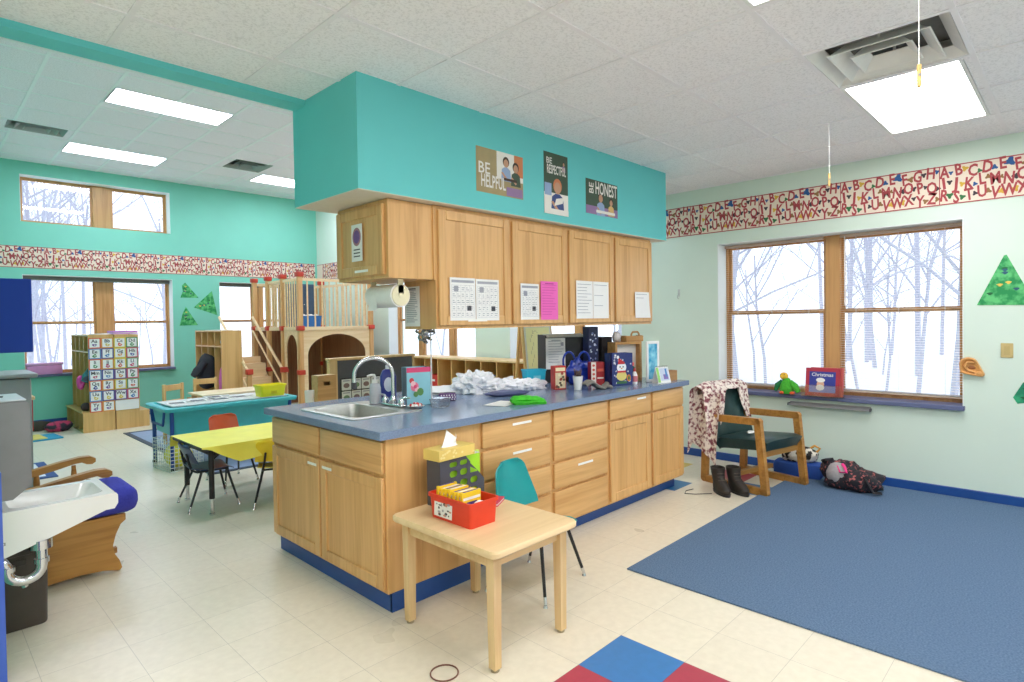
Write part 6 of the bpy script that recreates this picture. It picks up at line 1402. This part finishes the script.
def cloth(u, v):
    x = -0.66 + 1.33 * u; w = 0.004 * sin(u * 30 + 2) + 0.006 * sin(u * 13)
    if v < 0.25:
        q = 1 - v / 0.25; near = min(1, max(0, (u - 0.04) / 0.16))
        return (x, -0.361 - 0.012 * q + w * q * 2, 0.5185 - (0.010 + 0.115 * near + 0.02 * sin(u * 11)) * q)
    if v > 0.88:
        q = (v - 0.88) / 0.12; return (x, 0.361 + 0.01 * q + w * q, 0.5185 - 0.09 * q)
    return (x, -0.361 + 0.722 * (v - 0.25) / 0.63, 0.5185 + 0.0008 * sin(u * 20) * sin(v * 15))
b.grid(cloth, 40, 24, 0.002); solo('yellow_tablecloth', b, P((242, 230, 92), 0.4, 0.04, 8), 'yellow plastic tablecloth draped over the low table', 'tablecloth', (2.11, 4.885, 0))
molded_chair('school_chair', 'dark blue plastic school chair at the left end of the yellow table', (1.62, 4.93, 0), 1.48, P((58, 76, 112), 0.35, 0.06), BLACK, 0.30, 0.33, 0.495, None, 1)
molded_chair('school_chair', 'yellow plastic school chair at the near side of the yellow table', (2.03, 4.58, 0), PI - 0.45, P((238, 206, 40), 0.4, 0.04), BLACK, 0.29, 0.31, 0.515, None, 1)
molded_chair('school_chair', 'orange plastic school chair behind the yellow table', (2.02, 5.52, 0), 0.1, P((206, 88, 50), 0.4, 0.05), BLACK, 0.315, 0.26, 0.575, None, 1)
wt = thing('wooden_table', 'pale wooden table behind the sand table', 'table', (2.85, 7.72, 0.009))
b = M(); b.box(-0.44, -0.25, 0.54, 0.38, 0.25, 0.565, bev=0.006, seg=2); obj('tabletop', b, wood((238, 220, 186), (228, 206, 168), 'x', 0.4, 0.6), wt)
for sx in (-1, 1):
    for sy in (-1, 1):
        b = M(); b.box(-0.03 + sx * 0.36 - 0.02, sy * 0.2 - 0.02, 0, -0.03 + sx * 0.36 + 0.02, sy * 0.2 + 0.02, 0.54); obj('leg', b, BIRCH, wt)
def wood_chair(label, loc, rz):
    t = thing('wooden_chair', label, 'chair', loc, rz, 'small wooden chairs behind the sand table')
    b = M(); b.box(-0.15, -0.15, 0.34, 0.15, 0.15, 0.36, bev=0.006); obj('seat', b, LK, t)
    for sx in (-1, 1):
        for sy in (-1, 1):
            b = M(); b.box(sx * 0.13 - 0.016, sy * 0.13 - 0.016, 0, sx * 0.13 + 0.016, sy * 0.13 + 0.016, 0.34 if sy < 0 else 0.70, bev=0.003); obj('leg', b, LK, t)
    b = M(); b.box(-0.13, 0.12, 0.62, 0.13, 0.14, 0.69, bev=0.004); b.box(-0.13, 0.12, 0.47, 0.13, 0.14, 0.51, bev=0.004); obj('backrest', b, LK, t)
wood_chair('small wooden chair with open back left of the pale table', (2.26, 7.68, 0.009), 0.5); wood_chair('small wooden chair tucked behind the pale wooden table', (2.72, 8.16, 0.009), 0)

# ------------------------------------------------------------------ play loft
LO = wood((214, 168, 112), (196, 146, 90), 'z', 0.42, 0.8); LOX = wood((236, 210, 168), (222, 190, 144), 'x', 0.42, 0.8)
RC = P((196, 62, 44), 0.4, 0.06)
lf = thing('play_loft', 'wooden play loft with red post joints, balusters and an arched front', 'play loft', (4.0, 8.2, 0))
LW, LD, PZ, PT = 1.18, 1.60, 1.335, 2.12
posts = [(0, 0), (0, 0.55), (0, 1.07), (0, LD), (LW, 0), (LW, LD)]
for k, (x, y) in enumerate(posts):
    b = M(); b.box(x - 0.034, y - 0.034, 0, x + 0.034, y + 0.034, PT, bev=0.008, seg=2); o = obj('post', b, LO, lf)
    for z in (PT, PZ, 0.69):
        b = M(); b.box(x - 0.05, y - 0.05, z - 0.035, x + 0.05, y + 0.05, z + 0.035, bev=0.012, seg=2); obj('joint', b, RC, o, label='red plastic joint')
b = M(); b.box(0.034, 0.034, PZ - 0.03, LW - 0.034, LD - 0.034, PZ); b.box(0.034, -0.02, PZ - 0.035, LW - 0.034, 0.034, PZ + 0.02); b.box(-0.02, 0.034, PZ - 0.035, 0.034, LD - 0.034, PZ + 0.02); obj('deck', b, LOX, lf)
b = M()
def arch(L, zt, zb, side, rise):
    n = 14; i0, i1 = side, L - side
    top = [(0.0, zt), (L, zt), (L, zb), (i1, zb)]
    a = [( (i0 + i1) / 2 + (i1 - i0) / 2 * cos(PI * k / n), (zt - 0.06 - rise) + rise * sin(PI * k / n)) for k in range(n + 1)]
    return top[:3] + [(i1, zb)] + a + [(i0, zb), (0.0, zb)]
def arch_mesh(b, L, zt, zb, side, rise, place):
    """frame panel with an arched opening, as strips so that it stays a clean surface"""
    n = 20; i0, i1 = side, L - side
    xs = [0, i0] + [i0 + (i1 - i0) * (1 - cos(PI * k / n)) / 2 for k in range(1, n)] + [i1, L]
    for k in range(len(xs) - 1):
        def bot(x):
            if x <= i0 + 1e-6 or x >= i1 - 1e-6: return None
            q = (x - (i0 + i1) / 2) / ((i1 - i0) / 2); return zt - 0.06 - rise + rise * math.sqrt(max(0, 1 - q * q))
        if xs[k + 1] <= i0 + 1e-6 or xs[k] >= i1 - 1e-6: za = zb_ = zb
        else: za = bot(xs[k]) or zt - 0.06 - rise; zb_ = bot(xs[k + 1]) or zt - 0.06 - rise
        place([(xs[k], za), (xs[k + 1], zb_), (xs[k + 1], zt), (xs[k], zt)])
arch_mesh(b, LW - 0.072, PZ - 0.036, 0.05, 0.07, 0.30, lambda q: b.prism([(p[0] + 0.036, p[1]) for p in q], 'y', -0.010, 0.010)); obj('arch_panel', b, LOX, lf, label='arched front panel')
b = M(); arch_mesh(b, 0.55 - 0.072, PZ - 0.036, 0.05, 0.06, 0.22, lambda q: b.prism([(p[0] + 0.036, p[1]) for p in q], 'x', -0.010, 0.010)); obj('arch_panel', b, LOX, lf)
def bal(p0, p1, n, wide=False):
    p0 = Vector(p0); p1 = Vector(p1)
    for k in range(n): q = p0.lerp(p1, (k + 1) / (n + 1)); c = M(); (c.box(q.x - 0.035, q.y - 0.008, PZ + 0.02, q.x + 0.035, q.y + 0.008, PT - 0.09) if wide else c.cyl((q.x, q.y, PZ + 0.02), (q.x, q.y, PT - 0.09), 0.012, n=8)); obj('baluster', c, LO if wide else LOX, lf)
    c = M(); d = (p1 - p0).normalized(); a = p0 + d * 0.034; e = p1 - d * 0.034; nn = Vector((-d.y, d.x, 0)) * 0.016
    c.add([a - nn + Vector((0, 0, PT - 0.09)), e - nn + Vector((0, 0, PT - 0.09)), e + nn + Vector((0, 0, PT - 0.09)), a + nn + Vector((0, 0, PT - 0.09)), a - nn + Vector((0, 0, PT - 0.05)), e - nn + Vector((0, 0, PT - 0.05)), e + nn + Vector((0, 0, PT - 0.05)), a + nn + Vector((0, 0, PT - 0.05))], [(0, 3, 2, 1), (4, 5, 6, 7), (0, 1, 5, 4), (1, 2, 6, 5), (2, 3, 7, 6), (3, 0, 4, 7)]); obj('top_rail', c, LOX, lf)
bal((0, 0, 0), (0, 0.55, 0), 6); bal((0, 0.55, 0), (0, 1.07, 0), 6); bal((0, 0, 0), (LW, 0, 0), 9); bal((LW, 0, 0), (LW, LD, 0), 10); bal((0, LD, 0), (LW, LD, 0), 10, True)
b = M(); b.box(0.036, LD - 0.012, 0.04, LW - 0.036, LD + 0.008, PZ - 0.04); b.box(LW - 0.012, 0.036, 0.04, LW + 0.008, LD - 0.036, PZ - 0.04); obj('back_panel', b, wood((158, 116, 84), (132, 92, 66), 'z'), lf, label='brown back panels')
# stairs, rising away from the viewer beside the loft
for k in range(4):
    b = M(); b.box(-0.56, 0.42 + k * 0.19, 0.20 * (k + 1) - 0.025, -0.10, 0.42 + (k + 1) * 0.19 + 0.02, 0.20 * (k + 1)); b.box(-0.56, 0.60 + k * 0.19, 0.20 * (k + 1), -0.10, 0.61 + k * 0.19, 0.20 * (k + 2) - 0.025 if k < 3 else 0.20 * (k + 1) + 0.1); obj('step', b, LOX, lf)
for x in (-0.59, -0.08):
    b = M(); b.prism([(0.42, 0.0), (0.56, 0.0), (1.30, 0.72), (1.30, 0.80), (1.20, 0.80), (0.42, 0.10)], 'x', x - 0.012, x + 0.012); obj('stringer', b, LOX, lf)
    b = M(); b.box(x - 0.03, 0.36, 0, x + 0.03, 0.42, 0.68, bev=0.006); o = obj('newel', b, LO, lf)
    b = M(); b.box(x - 0.045, 0.345, 0.68, x + 0.045, 0.435, 0.76, bev=0.012, seg=2); obj('joint', b, RC, o)
    b = M(); b.tube([(x, 0.38, 0.68), (x, 1.5, 1.52)], 0.022, 8); b.tube([(x, 0.40, 0.42), (x, 1.5, 1.30)], 0.014, 8); obj('handrail', b, LOX, lf)
t = thing('blue_toy_bin', 'blue bin with white toys on the deck of the play loft', 'bin', (4.36, 8.62, PZ + 0.0005), 0)
b = M(); loft(b, [[(p[0] * s, p[1] * s, z) for p in rr(0.15, 0.11, 0.02)] for s, z in ((0.9, 0), (1, 0.17), (1.04, 0.17), (1.04, 0.185), (0.96, 0.185), (0.87, 0.005))], cap0=True, cap1=True); obj('bin', b, P((40, 110, 190), 0.4, 0.04), t, fix=False)
b = M(); 
for k in range(4): b.ball((-0.09 + 0.06 * k, 0.02 * (-1) ** k, 0.17), 0.045, n=10, k=6)
o = obj('toys', b, WHITE, t); o['kind'] = 'stuff'
t = thing('loft_cupboard', 'dark blue toy cupboard on the deck of the play loft', 'cupboard', (4.55, 9.4, PZ + 0.0005), 0)
b = M(); b.box(-0.25, -0.14, 0, 0.25, 0.14, 0.72, bev=0.006); obj('body', b, P((70, 92, 120), 0.6, 0.06), t)
for s in (-1, 1):
    b = M(); b.box(s * 0.125 - 0.115, -0.156, 0.03, s * 0.125 + 0.115, -0.141, 0.69, bev=0.004); d = obj('door', b, P((62, 84, 112), 0.6, 0.06), t)
    b = M(); b.ball((s * 0.03, -0.165, 0.38), 0.012, n=8, k=5); obj('knob', b, CHROME, d)

# ------------------------------------------------------------------ divider, picture cards, stool, shelf, easel
dv = thing('felt_divider', 'low wood-framed divider with dark grey felt, behind the counter', 'divider', (2.50, 4.62, 0))
FELT = P((92, 92, 98), 0.95, 0.06, 60)
b = M(); b.box(0.0, -0.014, 0, 0.075, 0.04, 1.075, bev=0.004); b.box(0.86, -0.014, 0, 0.885, 0.04, 1.075, bev=0.004); b.box(-0.005, -0.02, 1.0755, 0.895, 0.05, 1.098, bev=0.004); b.box(0.0, -0.14, 0.0, 0.05, -0.0145, 0.03); b.box(0.0, 0.041, 0.0, 0.05, 0.2, 0.03); b.box(0.835, -0.14, 0.0, 0.885, -0.0145, 0.03); b.box(0.835, 0.041, 0.0, 0.885, 0.2, 0.03); obj('frame', b, BIRCH, dv)
b = M(); b.box(0.0755, -0.01, 0.02, 0.8595, 0.01, 1.075); obj('felt_panel', b, FELT, dv, label='dark grey felt panel')
pc = thing('picture_pocket_chart', 'black pocket chart of small picture cards on the grey divider', 'pocket chart', (2.60, 4.606, 0.70))
b = M(); b.box(0, -0.003, 0, 0.50, 0, 0.22); obj('backing', b, BLACK, pc)
rn = random.Random(66)
for i in range(5):
    for j in range(2):
        b = M(); x, z = 0.008 + i * 0.098, 0.01 + j * 0.105; b.box(x, -0.005, z, x + 0.09, -0.0031, z + 0.095, 0); b.disc((x + 0.045, z + 0.04), 0.03, 0.022, TX((0, -0.0056, 0), '-y'), 1, 10); b.rect(x + 0.012, z + 0.076, x + 0.078, z + 0.086, TX((0, -0.0056, 0), '-y'), 2)
        obj('picture_card', b, [P((222, 228, 226), 0.6, 0.02), P(rn.choice([(120, 150, 120), (130, 110, 110), (100, 120, 150)]), 0.6, 0.2), INKL], pc, smooth=False, fix=False)
lw = thing('low_cabinet', 'small white-edged wooden cabinet left of the grey divider', 'cabinet', (2.06, 4.16, 0), 0)
b = M(); b.box(0, 0, 0, 0.36, 0.29, 0.66); obj('body', b, BIRCH, lw)
b = M(); b.box(-0.008, -0.01, 0.6605, 0.365, 0.295, 0.685, bev=0.004); obj('top', b, BIRCHX, lw)
for k in range(2): b = M(); b.box(0.006 + k * 0.168, -0.016, 0.05, 0.168 + k * 0.164, -0.0005, 0.64, bev=0.004); obj('door', b, BIRCH, lw)
ss = thing('step_stool', 'wooden step box with a hand slot, left of the grey divider', 'step stool', (2.20, 4.24, 0.6855))
SW = wood((206, 166, 112), (184, 142, 88), 'x', 0.45)
b = M()
w, h = 0.155, 0.295
b.box(0, 0.0, 0, w, 0.012, 0.21); b.box(0, 0, 0.21, 0.05, 0.012, h); b.box(w - 0.05, 0, 0.21, w, 0.012, h); b.box(0.05, 0, 0.21, w - 0.05, 0.012, 0.228); b.box(0.05, 0, 0.258, w - 0.05, 0.012, h); obj('front', b, SW, ss)
b = M(); b.box(0, 0.0125, 0, 0.012, 0.10, h); b.box(w - 0.012, 0.0125, 0, w, 0.10, h); b.box(0.012, 0.088, 0, w - 0.012, 0.10, h); b.box(0.012, 0.0125, 0, w - 0.012, 0.088, 0.01); b.box(0, 0.0, h + 0.0005, w, 0.10, h + 0.012); obj('box', b, SW, ss)
b = M(); b.lathe([(0.001, 0), (0.028, 0), (0.036, 0.2), (0.034, 0.2), (0.026, 0.004), (0.001, 0.004)], n=14); solo('white_tub', b, WHITE, 'small white tub left of the wooden step box', 'tub', (2.14, 4.26, 0.6855))
t = thing('glue_bottle', 'dark blue bottle with a white label against the grey divider', 'bottle', (3.14, 4.56, 0.0))
sh = thing('cubby_shelf', 'long low wooden cubby shelf under the back windows of the right wall', 'shelf', (5.14, 4.70, 0))
b = M(); L_, hh_, dd = 2.35, 0.90, 0.36
b.box(0, 0, 0, dd, 0.018, hh_ - 0.02); b.box(0, L_ - 0.018, 0, dd, L_, hh_ - 0.02); b.box(dd - 0.01, 0.018, 0, dd, L_ - 0.018, hh_ - 0.02); b.box(0, 0.018, 0.04, dd - 0.01, L_ - 0.018, 0.058); b.box(0, 0.018, 0.47, dd - 0.01, L_ - 0.018, 0.488)
for k in range(1, 8): y = L_ * k / 8; b.box(0, y - 0.008, 0.058, dd - 0.01, y + 0.008, 0.47); b.box(0, y - 0.008, 0.488, dd - 0.01, y + 0.008, hh_ - 0.02)
b.box(0, 0.018, 0.68, dd - 0.01, L_ * 3 / 8, 0.692) if False else None
obj('body', b, LK, sh)
b = M(); b.box(-0.012, -0.01, hh_ - 0.0195, dd + 0.005, L_ + 0.01, hh_ + 0.006, bev=0.003); obj('top', b, BIRCHX, sh)
bins = [(7, (200, 50, 46), 'red bin in the leftmost cubby of the long shelf'), (6, (206, 56, 50), 'second red bin from the left in the long cubby shelf'), (4, (214, 190, 80), 'yellow bin in the long cubby shelf behind the plastic bag'), (3, (96, 140, 80), 'green toy bin in the long cubby shelf'), (2, (50, 90, 150), 'blue toy bin in the long cubby shelf, behind the plastic bag'), (1, (200, 170, 110), 'tan bin in the long cubby shelf nearest the easel')]
for k, c, lab in bins:
    t2 = thing('cubby_bin', lab, 'bin', (5.30, 4.70 + L_ * (k + 0.5) / 8, 0.4885), 0, 'bins in the long cubby shelf')
    b = M(); loft(b, [[(p[0] * s, p[1] * s, z) for p in rr(0.12, 0.105, 0.02)] for s, z in ((0.88, 0), (1, 0.15), (1.05, 0.15), (1.05, 0.165), (0.96, 0.165), (0.85, 0.005))], cap0=True, cap1=True); obj('bin', b, P(c, 0.4, 0.05), t2, fix=False)
    b = M(); b.box(-0.121, -0.03, 0.07, -0.1185, 0.03, 0.10); obj('label', b, WHITE, t2)
    if k in (2, 3):
        b = M(); rn = random.Random(k)
        for q in range(9): b.ball((rn.uniform(-0.07, 0.07), rn.uniform(-0.07, 0.07), 0.165 + rn.uniform(0, 0.03)), 0.035, n=8, k=5, m=q % 3)
        o = obj('toys', b, [P((80, 140, 80), 0.6, 0.1), P((220, 210, 190), 0.6, 0.1), P((60, 90, 160), 0.6, 0.1)], t2); o['kind'] = 'stuff'
es = thing('easel', 'wooden easel holding a pale yellow sheet, behind the counter', 'easel', (4.92, 4.42, 0), -0.15)
b = M()
for x in (-0.20, 0.20):
    b.add([(x + a * 0.017, y + c * 0.012, z) for y, z in ((-0.16, 0.0), (0.0, 1.38)) for a, c in ((-1, -1), (1, -1), (1, 1), (-1, 1))], [(0, 3, 2, 1), (4, 5, 6, 7), (0, 1, 5, 4), (1, 2, 6, 5), (2, 3, 7, 6), (3, 0, 4, 7)])
    b.add([(x + a * 0.017, y + c * 0.012, z) for y, z in ((0.19, 0.0), (0.03, 1.38)) for a, c in ((-1, -1), (1, -1), (1, 1), (-1, 1))], [(0, 3, 2, 1), (4, 5, 6, 7), (0, 1, 5, 4), (1, 2, 6, 5), (2, 3, 7, 6), (3, 0, 4, 7)])
b.box(-0.2, -0.012, 1.34, 0.2, 0.042, 1.375); obj('frame', b, LK, es)
S = Matrix.Translation((0, -0.075, 0.80)) @ Matrix.Rotation(-math.atan2(0.16, 1.38), 4, 'X')
b = M(); b.T = S; b.box(-0.19, -0.012, 0.0, 0.19, 0.0, 0.56); obj('board', b, P((214, 214, 206), 0.5, 0.02), es)
b = M(); b.T = S; b.box(-0.20, -0.09, -0.06, 0.20, 0.0, -0.045); b.box(-0.2, -0.09, -0.045, 0.2, -0.082, -0.01); obj('tray', b, LK, es)
b = M(); b.T = S; b.box(-0.17, -0.0145, 0.03, 0.17, -0.013, 0.52); b.T = S @ TX((-0.17, -0.0152, 0.03), '-y')
for k in range(9): b.rect(0.05 + 0.02 * (k % 3), 0.06 + k * 0.045, 0.056 + 0.02 * (k % 3), 0.10 + k * 0.045, Matrix.Identity(4), 1)
for k in range(12): b.rect(0.08 + k * 0.014, 0.40 + 0.05 * sin(k * 0.5), 0.094 + k * 0.014, 0.406 + 0.05 * sin(k * 0.5), Matrix.Identity(4), 1)
obj('drawing_sheet', b, [P((244, 236, 178), 0.8, 0.02), P((190, 180, 140), 0.8, 0.05)], es, label='pale yellow drawing sheet', fix=False)
# detergent-like bottle parts
b = M(); loft(b, [[(p[0] * s, p[1] * s, z) for p in rr(0.055, 0.03, 0.02)] for s, z in ((0.95, 0), (1, 0.02), (1, 0.14), (0.7, 0.18), (0.4, 0.19))], cap0=True, cap1=True)
bpy.data.objects.remove(t)
bt = thing('blue_bottle', 'dark blue squat bottle standing on the worktop behind the tap', 'bottle', (2.33, 3.48, Z0), -0.5)
obj('bottle', b, P((50, 58, 140), 0.3, 0.06), bt)
b = M(); b.cyl((0, 0, 0.19), (0, 0, 0.215), 0.018, n=12); obj('cap', b, WHITE, bt)
b = M(); b.disc((0, 0.085), 0.032, 0.05, TX((0, -0.0306, 0), '-y'), 0, 16); obj('label', b, P((226, 228, 240), 0.5, 0.05), bt, smooth=False, fix=False)
# roller-blind boxes on the far windows
for q, lab in ((FLW, 'rolled-up dark grey blind at the top of the lower far window'), (FR, 'rolled-up grey blind at the top of the far window by the play loft'), ):
    t = thing('rolled_blind', lab, 'blind', ((q[0] + q[1]) / 2, YF + 0.145, q[3] - 0.006), 0, 'rolled-up blinds of the far windows'); w = (q[1] - q[0]) / 2 - 0.008
    b = M(); b.box(-w, -0.024, -0.045, w, 0.024, 0, bev=0.004); obj('head_box', b, P((116, 116, 112), 0.6, 0.05), t)
    b = M(); b.box(-w, -0.018, -0.062, w, 0.018, -0.0455, bev=0.004); obj('slat_stack', b, P((150, 150, 146), 0.6, 0.05), t)
